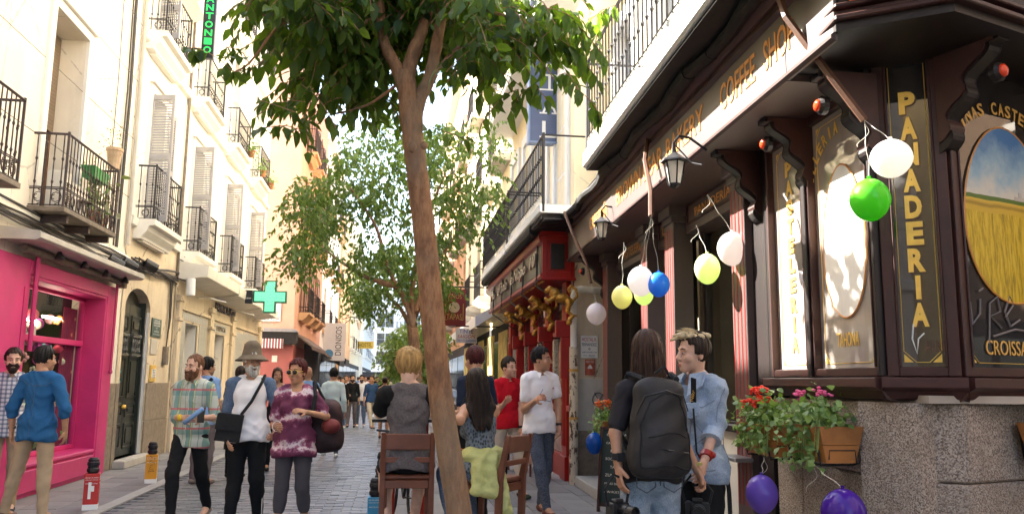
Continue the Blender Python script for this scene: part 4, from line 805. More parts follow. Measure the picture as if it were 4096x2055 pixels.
letters_down(fa, 'PASTELERIA', -1.14, 2.95, 1.72, .11, .1, M['goldb'])
word(fa, 'TAHONA', -.42, 1.72, .085, .26, M['goldb'])
arc_word(fa, 'BOLLERIA VIENESA', -.41, 2.62, .42, pi*.93, pi*.07, .085, M['goldb'], .05)
arc_word(fc, 'HARINAS CASTELLANAS', .53, 2.42, .62, pi*.80, pi*.2, .075, M['gold'], .05)
word(fc, 'CROISSANT', .48, 1.66, .08, .5, M['gold']); word(fb, 'AIRE', .24, 1.66, .06, .11, M['brown'], .008)
g = MB().tube([(.14, .0, 1.78), (.13, .0, 1.7), (.15, 0, 1.62), (.16, 0, 1.7), (.19, 0, 1.73)], .004, 4); fb(g, 'graffiti_scratch', M['white'])
chalk = mat('grey_marker', (.2, .17, .16), .8, .2)
for pts in ([(.12, 1.9), (.13, 1.78), (.2, 1.84), (.21, 1.92)], [(.2, 1.96), (.24, 1.98)], [(.26, 1.68), (.29, 1.9), (.36, 1.94), (.38, 1.86), (.29, 1.83), (.38, 1.77)], [(.42, 1.83), (.5, 1.9), (.47, 1.95), (.42, 1.86), (.46, 1.78), (.55, 1.82)], [(.62, 1.87), (.63, 1.88)], [(.7, 1.93), (.67, 1.87), (.7, 1.81), (.74, 1.87), (.7, 1.93)], [(.78, 1.91), (.83, 1.93), (.82, 1.87), (.78, 1.82), (.86, 1.82)], [(.3, 1.72), (.5, 1.765), (.7, 1.755), (.9, 1.73)]):
    fc(MB().tube([(a, .004, b) for a, b in pts], .006, 4), 'marker_scrawl', chalk)
# painted oval (generic landscape)
def oval(f, cx, cz, rx, rz, pale=False):  # pale: whitewashed look, with sun glare put into the paint colour
    pn = NT('painted_landscape'); x, y, z = pn.xyz(); zn = pn.math('ADD', pn.math('DIVIDE', pn.math('SUBTRACT', z, cz), rz), pn.math('MULTIPLY', pn.math('SUBTRACT', pn.noise(3, 3), .5), .08))
    sky = pn.ramp(pn.math('ADD', zn, pn.math('MULTIPLY', pn.math('SUBTRACT', pn.noise(6, 5, rough=.6), .5), .9)), [(.2, (.75, .74, .72)), (.5, (.35, .55, .75)), (.9, (.03, .2, .55))])
    wheat = pn.ramp(pn.noise(26, 4, pn.co((1.6, 1, .22)), .7), [(.25, (.12, .14, .01)), (.42, (.5, .34, .01)), (.55, (.8, .56, .02)), (.75, (.85, .68, .15))]); hill = (.1, .2, .02)
    top = pn.ramp(pn.math('ADD', zn, .5), [(.53, (.75, .5, .04)), (.56, (.4, .25, .02)), (.6, (.8, .55, .06))])
    c = pn.mix(pn.math('GREATER_THAN', zn, -.02), wheat, top); c = pn.mix(pn.math('GREATER_THAN', zn, .12), c, hill); c = pn.mix(pn.math('GREATER_THAN', zn, .17), c, sky)
    c = pn.mix(.88, c, (.85, .84, .8)) if pale else c; c = c if pale else pn.mix(1.0, c, (.8, .78, .7), 'MULTIPLY'); mm = pn.fin(c, .5); P_ = [(cx+rx*sin(a)*(1-.12*cos(a)), cz+rz*cos(a)) for a in np.linspace(0, 2*pi, 41)[:-1]]
    f(MB().prism(P_[::-1], .002, .011), 'painted_oval', mm); b = MB(); b.tube([(p, .003, q) for p, q in P_+P_[:1]], .006, 4); f(b, 'oval_border', M['goldd'])
    vill = MB().box(cx+.06, cx+.16, -.0, .002, cz+rz*.17, cz+rz*.215).box(cx+.1, cx+.125, -.001, .002, cz+rz*.215, cz+rz*.27); f(vill, 'painted_village', M['concrete'])
oval(fc, .53, 2.42, .4, .51); oval(fa, -.41, 2.32, .25, .47, True)
# cornice ring: frieze and mouldings
prf = lambda o: [(.1-o*0, 3.2), (-o, 3.2), (-o-.05, 3.23), (-o-.05, 3.27), (-o, 3.3), (-o, 3.68), (-o-.04, 3.7), (-o-.1, 3.76), (-o-.12, 3.84), (.1, 3.86)]
fa(MB().prof([(.1, 3.2), (-.45, 3.2), (-.45, 3.68), (.1, 3.68)], -7.6, -.12).box(-.119, .455, -.45, -.43, 3.2, 3.68), 'fascia', M['fascia'], .003)
fa(MB().prof([(-.451, 3.2), (-.475, 3.21), (-.475, 3.23), (-.451, 3.245)], -7.6, .465).prof([(.1, 3.681), (-.5, 3.681), (-.56, 3.75), (-.6, 3.79), (.1, 3.79)], -7.6, .1).prof([(-.451, 3.62), (-.48, 3.64), (-.48, 3.679), (-.451, 3.68)], -7.6, .465), 'fascia_moulding', M['maroon'])
def plan_slab(pts, z0, z1, nm, m, bev=0):
    p = [BKi @ Vector((x, y, 0)) for x, y in pts]; n = len(p); return MB().add([(q.x, q.y, z0) for q in p]+[(q.x, q.y, z1) for q in p], [tuple(range(n-1, -1, -1)), tuple(range(n, 2*n))]+[(i, (i+1) % n, (i+1) % n+n, i+n) for i in range(n)]).build(nm, m, BK, bev=bev)
dC_ = Vector((.944, .33)); q1_, q2_ = Vector((2.19, 3.74)), Vector((2.63, 3.43)); q3_ = q2_+dC_*3.6
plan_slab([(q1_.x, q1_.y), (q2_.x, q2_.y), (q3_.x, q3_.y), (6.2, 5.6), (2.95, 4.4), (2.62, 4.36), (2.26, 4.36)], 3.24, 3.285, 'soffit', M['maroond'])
plan_slab([(q1_.x-.02, q1_.y-.03), (q2_.x-.0, q2_.y-.045), (q3_.x, q3_.y-.04), (6.2, 5.5), (2.95, 4.3), (2.25, 4.3)], 3.286, 3.315, 'cornice', M['maroon'], .006)
plan_slab([(q1_.x+.01, q1_.y+.02), (q2_.x+.0, q2_.y+.02), (q3_.x, q3_.y+.02), (6.2, 5.5), (2.95, 4.3), (2.25, 4.3)], 3.316, 3.36, 'cornice', M['maroon'], .006)
plan_slab([(q1_.x-.01, q1_.y-.015), (q2_.x-.0, q2_.y-.02), (q3_.x, q3_.y-.02), (6.2, 5.5), (2.95, 4.3), (2.25, 4.3)], 3.361, 3.385, 'cornice', M['maroon'], .006)
plan_slab([(q1_.x+.03, q1_.y+.04), (q2_.x+.0, q2_.y+.05), (q3_.x, q3_.y+.05), (6.2, 5.5), (2.95, 4.3), (2.25, 4.3)], 3.386, 4.2, 'fascia', M['maroond'])
_d = (q2_-q1_).normalized(); _o = MB().box(.06, .42, -.012, .0, 3.4, 3.8).build('orange_sign', mat('orange_sign', (.85, .1, .02), .5), BK, BKi @ Vector((q1_.x+.03, q1_.y+.03, 0)), math.atan2(_d.y, _d.x)-RB)
for s, a, b in (('CAFETERÍA', -5.94, -4.91), ('BROWN BEAR', -4.45, -2.66), ('BAKERY', -2.54, -1.56), ('COFFEE', -1.19, -.56), ('SHOP', -.42, .0)): lettering(s, .19 if s != 'CAFETERÍA' else .2, M['goldd'], BK, ((a+b)/2, -.452, 3.46), b-a, .004, bold=.01)
# pilasters with red flutes
def pilaster(u0, u1, z0=.2, z1=3.2, fl0=.55, fl1=2.98):
    mb = MB(); mb.box(u0, u1, -.08, .12, z0, z1-.16).box(u0-.03, u1+.03, -.11, .12, 0, z0).box(u0-.02, u1+.02, -.1, .12, z1-.16, z1-.1).box(u0-.04, u1+.04, -.13, .12, z1-.1, z1-.001)
    p = mb.build('pilaster', M['fascia'], BK, bev=.005); w = u1-u0; rb = MB(); n = 4
    for i in range(n): c = u0+w*(i+.5)/n; rb.box(c-.004, c+.012, -.083, -.0795, fl0, fl1)
    rb.build('flutes', mat('red_flute', (.3, .012, .01), .4, .1) if 'rf' not in M else M['rf'], p); return p
M['rf'] = mat('red_flute', (.3, .012, .01), .4, .1)
for a, b in ((-6.92, -6.64), (-4.87, -4.6), (-3.9, -3.6), (-2.05, -1.76)): pilaster(a, b)
# shop openings between the pilasters
def head(u0, u1, s, w):
    MB().box(u0, u1, .05, .3, 2.92, 3.3).build('sign_board', M['fascia'], BK, bev=.004); b = MB(); b.box(u0+.08, u1-.08, .035, .05, 3.0, 3.02).box(u0+.08, u1-.08, .035, .05, 3.18, 3.2).box(u0+.08, u0+.1, .035, .05, 3.02, 3.18).box(u1-.1, u1-.08, .035, .05, 3.02, 3.18); b.build('board_moulding', M['maroon'], BK)
    lettering(s, .11, M['goldd'], BK, ((u0+u1)/2, .048, 3.1), w, .003)
head(-3.6, -2.05, 'PANADERÍA', .95); head(-6.64, -4.87, 'PASTELERIA', 1.05); head(-4.6, -3.9, 'LEVI', .3)
def shopwin(u0, u1, z0, mull=(), y=.22):
    mb = MB(); mb.box(u0, u0+.07, y, y+.07, z0, 2.92).box(u1-.07, u1, y, y+.07, z0, 2.92).box(u0+.07, u1-.07, y, y+.07, z0, z0+.07).box(u0+.07, u1-.07, y, y+.07, 2.62, 2.68)
    for m in mull: mb.box(m-.025, m+.025, y-.01, y+.075, z0+.07, 2.62)
    w = mb.build('window_frame', M['maroond'], BK, bev=.004); e = [u0+.07]+list(mull)+[u1-.07]
    for a, b in zip(e, e[1:]): MB().box(a+.02, b-.02, y+.03, y+.036, z0+.07, 2.62).build('pane', M['glass'], w)
    MB().box(u0+.07, u1-.07, y+.03, y+.036, 2.68, 2.92).build('pane', M['glass'], w); return w
shopwin(-3.6, -2.05, 1.05, (-2.5,)); fa(MB().box(-3.6, -2.05, .15, .29, 0, 1.05), 'window_apron', M['whited'], .006); fa(MB().box(-3.62, -2.05, .08, .3, 1.05, 1.1), 'sill', M['maroond'])
for k in range(3): fa(MB().box(-3.6+k*.52+.01, -3.08+k*.52-.01, .142, .15, .05, .98), 'stone_panel', M['whited'], .004)
shopwin(-6.64, -4.87, .5, (-5.8,)); fa(MB().box(-6.64, -4.87, .15, .29, 0, .5), 'window_apron', M['maroond'])
fa(MB().box(-4.6, -3.9, .2, .26, .05, 2.92), 'entrance_door', M['maroond'], .006); fa(MB().box(-4.5, -4.0, .185, .2, .9, 2.7), 'door_glass', M['glassd'])
fa(MB().box(-7.6, -6.92, .1, .5, 0, 3.2), 'end_wall', M['maroond']); fa(MB().box(-7.5, -7.0, .06, .1, 1.0, 2.9), 'white_display_panel', M['white']); fa(MB().box(-7.45, -7.2, .05, .06, 1.7, 2.3), 'red_emblem', M['red'])  # plain white panel with a red emblem on the end wall
fa(MB().box(-7.6, -1.5, -.35, .1, 0, .14), 'doorstep', M['kerb'], .01)
fa(MB().box(-1.76, -1.5, -.02, .12, .0, 3.2), 'corner_board', M['maroond']); fa(MB().box(-2.08, -1.72, -.22, -.08, .88, .91), 'ashtray_shelf', M['steel'], .004)
# carved consoles with round red lamps
def console(f, u, z1=3.2, s=1.0, lens=True):
    pts = [(0, z1-.62*s)]
    for i in range(25): t = i/24; pts.append((-(.04+.3*t**1.4+.035*sin(t*15.5))*s, z1-.6*s+t*.56*s))
    pts += [(-.4*s, z1-.03), (-.4*s, z1-.001), (0, z1-.001)]
    c = f(MB().prof(pts, u-.05, u+.05), 'carved_console', M['maroond'], .004)
    q = MB().prof([(y*.93-.004, z1-.05-(z1-.05-z)*.9) for y, z in pts], u-.062, u+.062); q.build('console_scroll', M['maroon'], c)
    if lens: l = MB().lathe((0, 0, 0), [(.052, 0), (.052, .03), (.035, .05)], 14).build('lamp_ring', M['maroond'], c, (u, -.33*s, z1-.22*s), rot=(pi/2, 0, 0)); MB().ball((0, 0, .05), .036, .036, .02, 12, 6).build('red_lens', M['redlens'], l if 0 else c, (u, -.33*s, z1-.22*s), rot=(pi/2, 0, 0), smooth=True)
console(fa, -.82, s=.78); console(fa, -.0, s=.85); console(fc, .0, z1=3.26, s=.9); console(fa, -6.98); console(fa, -1.62, s=.9, lens=False)
# slab over the shop, rolled awning and the long balcony
fa(MB().prof([(.2, 3.8), (-.8, 3.8), (-.82, 3.82), (-.82, 3.9), (.2, 3.92)], -4.5, 1.3), 'balcony_slab', M['white'])
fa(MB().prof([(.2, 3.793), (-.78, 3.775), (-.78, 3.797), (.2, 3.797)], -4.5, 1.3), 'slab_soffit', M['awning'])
ra = MB()
for k in range(24): t = k/23; u = -7.4+t*8.6; ra.tube([(u, -.58-.03*sin(k*1.7), 3.74), (u+.38, -.58-.03*sin(k*1.7+1.7), 3.74)], .055+.008*sin(k), 8)
fa(ra, 'rolled_awning', M['awning']); 
def long_balcony(parent, u0, u1, d, zb, h, sp=.13, y0=0, slabm=None, panel=.16, deep=True, slab=True):
    B = MB().prof([(y0, zb-.12), (-d, zb-.12), (-d-.02, zb-.1), (-d-.02, zb), (y0, zb)], u0, u1).build('balcony', slabm or M['white'], parent)
    r = MB().tube([(u0, -d+.03, zb+h), (u1, -d+.03, zb+h)], .018, 6).tube([(u0, -d+.03, zb+panel+.02), (u1, -d+.03, zb+panel+.02)], .012, 5)
    for uu in (u0+.01, u1-.01): r.tube([(uu, -d+.03, zb-.1), (uu, -d+.03, zb+h+.03)], .022, 6); r.tube([(uu, -d+.03, zb+h), (uu, y0, zb+h)], .015, 5)
    r.build('handrail', M['iron'], B); s = MB(); scroll_panel(s, u1-u0, panel, (1, 0, 0), (u0, -d+.03, zb+.01), r=.0045); s.build('scroll_panel', M['whited'], B)
    bm = baluster_mesh(h-panel, M['iron'], True, .009); n = round((u1-u0)/sp)
    for i in range(1, n): put('baluster', bm, B, (u0+(u1-u0)*i/n, -d+.03, zb+panel))
    return B
long_balcony(BK, -4.5, 1.3, .8, 3.96, 1.05, .14, .2)
long_balcony(BK, -4.5, 1.3, .5, 7.3, 1.0, .16, .2)
for k in range(4):
    for z in (4.0, 7.4, 10.7):
        u = -6.9+k*1.95; w = window(BK, u, u+.95, z, z+2.4, .26, M['white'], 2, 3); MB().box(u-.18, u, .1, .3, z, z+2.6).box(u+.95, u+1.13, .1, .3, z, z+2.6).box(u, u+.95, .1, .3, z+2.4, z+2.6).build('window_surround', M['white'], BK)
# iron awning arms
for pts, l in (([(2.28, 7.2, 3.72), (2.2, 7.05, 3.45), (2.17, 6.8, 3.1), (2.12, 6.65, 2.85)], 0), ([(2.1, 4.3, 3.9), (2.13, 4.15, 3.5), (2.3, 4.0, 3.1), (2.43, 3.92, 2.84)], 1), ([(2.25, 10.9, 3.75), (2.3, 10.6, 3.4), (2.42, 10.3, 2.95), (2.45, 10.2, 2.7)], 2)):
    pts = [BKi @ Vector(p) for p in pts]; MB().tube(pts, .022, 6).build('awning_arm', M['brown'], BK)
# --- lanterns
def lantern(loc, label):
    o = T('hanging_lantern', label, 'lantern', loc, RB, 'lanterns under the bakery fascia'); s = .08
    MB().lathe((0, 0, 0), [(s*1.35, 0), (s*1.3, .012), (s*.5, .055), (s*.25, .07), (.016, .1), (.01, .15)], 6).build('cap', M['iron'], o); MB().lathe((0, 0, -.18), [(.02, -.02), (s*.55, 0), (s*.6, .015), (.02, .02)], 6).build('base', M['iron'], o)
    fr = MB()
    for i in range(6): a = 2*pi*i/6; fr.tube([(s*cos(a), s*sin(a), 0), (s*.6*cos(a), s*.6*sin(a), -.17)], .006, 4)
    fr.build('cage', M['iron'], o); MB().lathe((0, 0, -.17), [(s*.52, 0), (s*.9, .165)], 6).build('glass', M['lampglass'], o)
    MB().tube([(0, 0, .15), (0, .04, .2), (.0, .12, .19), (0, .25, .1)], .01, 6).tube([(0, 0, .14), (.1, .1, -.03), (.2, .14, -.07)], .006, 5).build('bracket', M['iron'], o)
lantern(at(2697, 648, 5.72), 'nearer six-sided lantern under the word bear on the bakery fascia'); lantern(at(2407, 893, 8.9), 'farther six-sided lantern below the word cafetería on the bakery fascia')
# --- recessed hostel wall between the two shops
G = T('gap_wall', 'narrow cream wall with granite foot between the red tavern and bakery', 'wall', (2.64, 12.06, 0), 0)
MB().box(0, .75, 0, .3, 1.5, 3.9).build('plaster', M['cream_low'], G); MB().box(-.003, .75, -.02, .3, 0, .75).build('stone_slab', M['granite_dk'], G, bev=.004); MB().box(-.003, .75, -.018, .3, .753, 1.5).build('stone_slab', M['concrete'], G, bev=.004)
g = MB().tube([(.36+.09*cos(a), -.022, 1.2+.1*sin(a)) for a in np.linspace(0, 2*pi, 15)], .008, 4).tube([(.3, -.022, 1.3), (.36, -.022, 1.18), (.43, -.022, 1.28)], .008, 4).tube([(.36, -.022, 1.18), (.34, -.022, 1.08)], .008, 4); g.build('graffiti', mat('grey_spray', (.08, .08, .08), .8), G)
hp = T('hostel_plaque', 'white enamel hostel plaque in red and blue letters beside the downpipe', 'plaque', (2.86, 12.03, 1.97), 0); MB().box(-.13, .13, 0, .012, -.165, .165).build('plate', M['white'], hp, bev=.003)
navy = mat('navy_print', (.02, .03, .1), .5); crim = mat('crimson_print', (.4, .02, .02), .5)
for s, h, z, w, m in (('HOSTAL.R.', .055, .11, .22, crim), ('FERNANDEZ', .045, .035, .22, navy), ('*', .04, -.03, .04, navy), ('HABITACIONES CON', .02, -.08, .22, navy), ('T.V.  BAÑO', .028, -.125, .18, navy)): lettering(s, h, m, hp, (0, -.002, z), w, .002)
ps = T('poster', 'small orange-red poster pasted under the hostel plaque', 'poster', (2.87, 12.035, 1.67), 0); MB().box(-.075, .075, 0, .004, -.115, .115).build('sheet', mat('orange_red_print', (.45, .1, .05), .6, .5, 18), ps); MB().lathe((0, -.002, -.02), [(.001, 0), (.04, 0), (.03, .03), (.001, .06)], 8).build('printed_figure', M['whited'], ps); ps_ = lettering('FIESTA', .03, M['whited'], ps, (0, -.002, .08), .12, .002)
dp = T('downpipe', 'peeling pale downpipe at the corner of the red tavern', 'pipe', (2.6, 11.93, 0), 0)
MB().tube([(0, 0, 1.95), (0, 0, 2.72), (.04, 0, 2.8), (.12, 0, 2.82), (.5, .05, 2.8)], .05, 12).build('upper_pipe', M['whited'], dp, smooth=False)
pn = NT('flaking_pipe_paint'); f = pn.ramp(pn.noise(14, 5, pn.co((1, 1, .5)), .7), [(.52, (.6, .5, .36)), (.55, (.1, .06, .04))], 'LINEAR'); pn.fin(f, .7); MB().tube([(0, 0, 0), (0, 0, 1.96)], .065, 12).build('lower_pipe', pn.mat, dp)
MB().tube([(0, 0, 1.6), (0, 0, 1.64)], .07, 12).tube([(0, 0, .92), (0, 0, .95)], .07, 12).tube([(0, 0, 2.4), (0, 0, 2.43)], .056, 12).build('pipe_clamp', mat('ochre_clamp', (.5, .25, .04), .6), dp)
# --- red tavern
XR = 2.64
TV = T('tavern_building', 'tavern with red timber front, black script fascia and gilded lions', 'building', (XR, 19.2, 0), -pi/2)   # local x = 19.2 - Y
LT = 7.14
wall_obj(TV, 0, LT, 14.5, [], M['yellow'], .2, 7, z0=3.6); MB().box(.0, LT, .25, 7, 0, 3.6).build('core', M['dark'], TV)
MB().box(.3, LT, -.48, .2, 3.0, 3.62).build('fascia_box', M['red'], TV, bev=.01)
MB().box(.32, LT-.12, -.49, -.481, 3.08, 3.5).build('script_board', M['black'], TV)
MB().prof([(-.48, 3.5), (-.53, 3.53), (-.55, 3.6), (-.55, 3.66), (.1, 3.66), (.1, 3.5)], .28, LT+.05).build('fascia_cornice', M['redd'], TV, bev=.004)
MB().prof([(-.482, 2.98), (-.52, 3.0), (-.52, 3.04), (-.482, 3.06)], .3, LT+.03).build('fascia_moulding', M['red'], TV, bev=.003)
lettering('Mu   el bala   e.Nopo  10', .27, mat('silver_gilt_script', (.5, .46, .36), .25, .2, 20, .1, metal=.7), TV, (3.65, -.49, 3.3), 6.0, .035, shear=.3, bold=-.01)
e = T('x', None, None); bpy.data.objects.remove(e)
# end panel facing the viewer
EP = MB().box(-.02, .0, -.5, 0, 2.98, 3.66).build('end_panel', M['red'], TV, (LT+.03, 0, 0))
fr = MB().box(0, .03, -.5, -.44, 2.98, 3.66).box(0, .03, -.07, -.01, 2.98, 3.66).box(0, .03, -.44, -.07, 3.55, 3.66).box(0, .03, -.44, -.07, 2.98, 3.08).box(-.02, .06, -.53, .02, 3.62, 3.69).box(-.02, .045, -.52, .01, 2.95, 2.99); fr.build('panel_frame', M['red'], TV, (LT+.03, 0, 0), bev=.005)
MB().box(0, .035, -.37, -.16, 3.12, 3.5).build('dark_plaque', M['black'], TV, (LT+.03, 0, 0), bev=.004)
cols = [0.35, 1.9, 3.45, 5.0, 6.5]
for c in cols:
    mb = MB(); mb.box(c, c+.34, -.06, .1, .35, 2.98).box(c-.02, c+.36, -.09, .1, 0, .35)
    for i in range(3): mb.box(c+.05+i*.1, c+.09+i*.1, -.08, -.055, .5, 2.3)
    mb.build('red_column', M['red'], TV, bev=.006)
for a, b in zip(cols, cols[1:]+[7.2]):
    a2 = a+.34; b2 = min(b, LT-.02)
    if b2-a2 < .2: continue
    MB().box(a2, b2, -.03, .1, .0, .36).build('plinth', M['red'], TV, bev=.006); MB().box(a2+.03, b2-.03, -.02, .1, .37, 1.02).build('marble_panel', mat('veined_pink_marble', (.3, .15, .13), .25, .3, 6, 0), TV, bev=.004); MB().box(a2, b2, -.07, .1, 1.02, 1.1).build('sill', M['red'], TV, bev=.006)
    w = MB().box(a2, a2+.05, -.01, .1, 1.1, 2.98).box(b2-.05, b2, -.01, .1, 1.1, 2.98).box(a2+.05, b2-.05, -.01, .1, 2.2, 2.26).build('window_frame', M['redd'], TV); MB().box(a2+.05, b2-.05, .04, .05, 1.1, 2.98).build('pane', M['glassd'], w)
    MB().box(a2+.12, a2+.36, -.02, .04, 1.2, 2.15).build('lit_menu', mat('etched_glass', (.55, .5, .42), .2, .6, 30, 0), TV)
    MB().prism([((a2+b2)/2+.16*cos(t), 1.75+.36*sin(t)) for t in np.linspace(0, 2*pi, 21)[:-1]][::-1], .03, .039).build('etched_oval', mat('etched_oval_glass', (.5, .3, .18), .3, .6, 20, 0), TV)
for k in range(5): MB().tube([(1.2+k*1.4, -.5, 3.62), (1.22+k*1.4, -.52, 3.0), (1.24+k*1.4, -.54, 2.9), (1.5+k*1.4, -.3, 2.7), (1.62+k*1.4, -.1, 2.55)], .014, 5).build('awning_arm', M['iron'], TV)
dn = MB()
for k in range(22): dn.box(.4+k*.3, .55+k*.3, -.44, -.4, 2.965, 2.979)
dn.build('dentils', M['gold'], TV)
# gilded lion brackets
L = Field((-.3, -.14, -.42), (.32, .14, .38), .011)
L.ell((0, 0, .05), (.13, .075, .085), .03); L.ell((-.12, 0, .13), (.09, .075, .1), .03); L.ell((-.2, 0, .2), (.062, .055, .06), .02); L.ell((-.26, 0, .18), (.035, .035, .03), .02); L.cone((-.26, 0, .15), (-.27, 0, .14), .02, .018, .02)
L.ell((.13, 0, -.02), (.08, .065, .08), .03)
for sy in (-.045, .045):
    L.cone((-.12, sy, .06), (-.22, sy, -.01), .035, .025, .02); L.cone((-.22, sy, -.01), (-.27, sy, .03), .024, .03, .02)
    L.cone((.14, sy, -.04), (.1, sy, -.17), .045, .03, .02); L.cone((.1, sy, -.17), (.2, sy, -.26), .03, .022, .02); L.cone((.2, sy, -.26), (.16, sy, -.31), .024, .026, .02)
tp = [(.2, 0, 0), (.27, 0, .08), (.25, 0, .2), (.17, 0, .26), (.12, 0, .2), (.15, 0, .14)]
for a, b in zip(tp, tp[1:]): L.cone(a, b, .022, .022, .01)
L.cone((.15, 0, -.3), (.13, 0, -.38), .035, .05, .02)
X, Y, Z = L.grid(); L.f += .007*np.sin(X*95)*np.sin(Y*90+1)*np.sin(Z*85)
lionm = npmesh('lion', [L.surf()], M['goldcarve'])
for k, (y, l) in enumerate(((11.8, 'gilded lion bracket under the red end panel, nearest'), (13.3, 'second gilded lion bracket from the red end panel'), (14.85, 'third gilded lion bracket from the red end panel'), (16.4, 'fourth gilded lion bracket, beside the yellow doorway'), )):
    o = put('lion', lionm, TV, (19.2-y, -.25, 2.62), rz=pi/2-.25 if k == 0 else pi/2); o.scale = (.85, .85, .85)
for k in range(4): MB().box(19.2-(11.95+1.5*k)-.1, 19.2-(11.95+1.5*k)+.0, -.3, -.06, 2.1, 2.35).box(19.2-(11.95+1.5*k)-.09, 19.2-(11.95+1.5*k)-.01, -.22, -.06, 1.5, 2.1).build('bracket_block', M['redd'], TV, bev=.01)
long_balcony(TV, 4.45, 8.1, .68, 3.9, 1.0, .14, 0); long_balcony(TV, .2, 4.35, .68, 3.88, 1.0, .14, 0)
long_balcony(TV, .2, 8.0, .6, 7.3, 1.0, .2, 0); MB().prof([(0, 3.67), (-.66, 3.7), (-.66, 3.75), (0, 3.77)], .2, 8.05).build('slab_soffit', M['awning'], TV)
sf = MB()
for k in range(10): sf.box(7.1+k*.11, 7.14+k*.11, -.64, -.05, 3.68, 3.7)
sf.build('soffit_slats', M['iron'], TV)
for k in range(4):
    for z in (4.0, 7.4, 10.7):
        u = .5+k*1.75; window(TV, u, u+.9, z, z+2.4, -.01, M['white'], 2, 3); MB().box(u-.2, u-.002, -.05, .0, z, z+2.6).box(u+.902, u+1.1, -.05, .0, z, z+2.6).box(u-.001, u+.901, -.05, .0, z+2.402, z+2.6).build('window_surround', M['white'], TV)
MB().tube([(.1, -.6, 3.72), (7.1, -.6, 3.72)], .09, 10).build('rolled_awning', M['awning'], TV)
# --- tall blue hostel sign
hb = T('hostel_sign', 'tall blue hanging sign with white serif letters over the right balconies', 'sign', (2.5, 13.5, 6.8), 0); blu = mat('blue_sign_board', (.085, .115, .22), .5, .08)
MB().box(-.33, .33, -.09, .09, -1.3, 1.25).build('board', blu, hb, bev=.006); MB().box(-.36, .36, -.07, .07, 1.3, 1.75).build('top_board', M['white'], hb); MB().box(-.365, .365, -.1, .1, 1.25, 1.3).box(-.36, -.33, -.1, .1, -1.33, 1.25).box(.33, .36, -.1, .1, -1.33, 1.25).box(-.33, .33, -.1, .1, -1.33, -1.3).build('rim', mat('pale_blue_rim', (.2, .28, .45), .5), hb)
for i, c in enumerate('HOSTAL'):
    z = 1.02-i*.42; lettering(c, .27, M['white'], hb, (0, -.092, z), .25, .008, bold=.0); MB().box(-.17, -.04 if c in 'HA' else .15, -.099, -.092, z-.155, z-.13).box(.04 if c in 'HA' else .1, .17, -.099, -.092, z-.155, z-.13).build('serif', M['white'], hb)
MB().box(.33, .6, -.02, .02, 1.0, 1.05).box(.33, .6, -.02, .02, -1.0, -.95).build('bracket', M['iron'], hb)
# --- further right buildings
RX = 2.75
R1 = block('far_building', 'yellow and white building with stacked small balconies beyond the tavern', 19.2, 33, 15, M['yellow'], 4, x=RX, rz=-pi/2, side=-1, zs=(3.9, 7.2, 10.5), slabm=M['concrete'], sp=.16)
for k in range(3): MB().prof([(0, 3.45), (-.85, 3.0), (-.85, 2.75), (-.82, 2.75), (0, 3.3)], .5+k*4.4, 4.4+k*4.4).build('white_awning', M['white'], R1)
MB().box(9.5, 13.6, -.2, .0, 3.1, 3.35).build('sign_band', M['yellow'], R1)
for k in range(5): MB().box(.6+k*2.7, 2.2+k*2.7, -.06, -.031, .9, 2.7).build('yellow_shopfront', mat('yellow_front', (.65, .5, .15), .5, .3, 4), R1)  # flat yellow boards along the shop front
block('far_building', 'orange building half hidden by the far street trees', 33, 52, 16, M['orange_stone'], 5, x=RX+.1, rz=-pi/2, side=-1, slabm=M['concrete'])
block('far_building', 'white building with dark balconies far behind the trees', 52, 80, 15, M['white'], 6, x=RX, rz=-pi/2, side=-1)
block('far_building', 'white glazed building closing the far end of the street', 131, 137, 17, M['white'], 4, x=4, rz=0, side=1, depth=9) 
for o in [x for x in bpy.data.objects if x.get('label') == 'white glazed building closing the far end of the street']: o.location = (-9, 150, 0); o.scale = (3.2, 1, 1)
# opposite side of the side street, seen in the corner panes
block('side_street_building', 'ochre building with dark balconies behind the viewer', -34, -7, 12, M['yellow'], 7, x=-4.45, slabm=M['stone_dirty'])
# --- hanging signs down the right side
def wall_sign(name, label, px0, py0, px1, py1, y, m, lines, th=.04, bracket=True, edge=None):
    a = at(px0, py0, y); b = at(px1, py1, y); w = b.x-a.x; h = a.z-b.z; o = T(name, label, 'sign', ((a.x+b.x)/2, y, (a.z+b.z)/2), 0); MB().box(-w/2, w/2, -th/2, th/2, -h/2, h/2).build('board', m, o, bev=.004)
    if bracket: MB().box(-w/2, RX-o.location.x, -.015, .015, h/2+.04, h/2+.07).build('bracket', M['iron'], o)
    for s, hh, zz, ww, mm, sh in lines: lettering(s, hh*h, mm, o, (0, -th/2-.001, zz*h), ww*w, .004, shear=sh)
    return o, w, h
maro = mat('maroon_sign', (.3, .03, .02), .5)
o, w, h = wall_sign('tavern_sign', 'maroon hanging sign reading vinos and tapas in gold', 1772, 1155, 1862, 1303, 19.8, maro, [('VINOS', .13, .3, .62, M['gold'], 0), ('TAPAS', .16, -.26, .66, M['gold'], 0), ('González', .1, .03, .68, M['brown'], .3)])
MB().lathe((0, 0, 0), [(.001, 0), (.13, 0), (.13, .004), (.001, .005)], 20).build('cream_disc', mat('cream_disc', (.8, .6, .35), .5), o, (0, -.022, 0), rot=(pi/2, 0, 0))
MB().box(-w*.4, -w*.37, -.026, -.021, -h*.35, h*.1).box(w*.37, w*.4, -.026, -.021, -h*.35, h*.1).box(-w*.37, -w*.3, -.026, -.021, -h*.35, -h*.335).box(w*.3, w*.37, -.026, -.021, -h*.35, -h*.335).build('gold_corners', M['gold'], o)
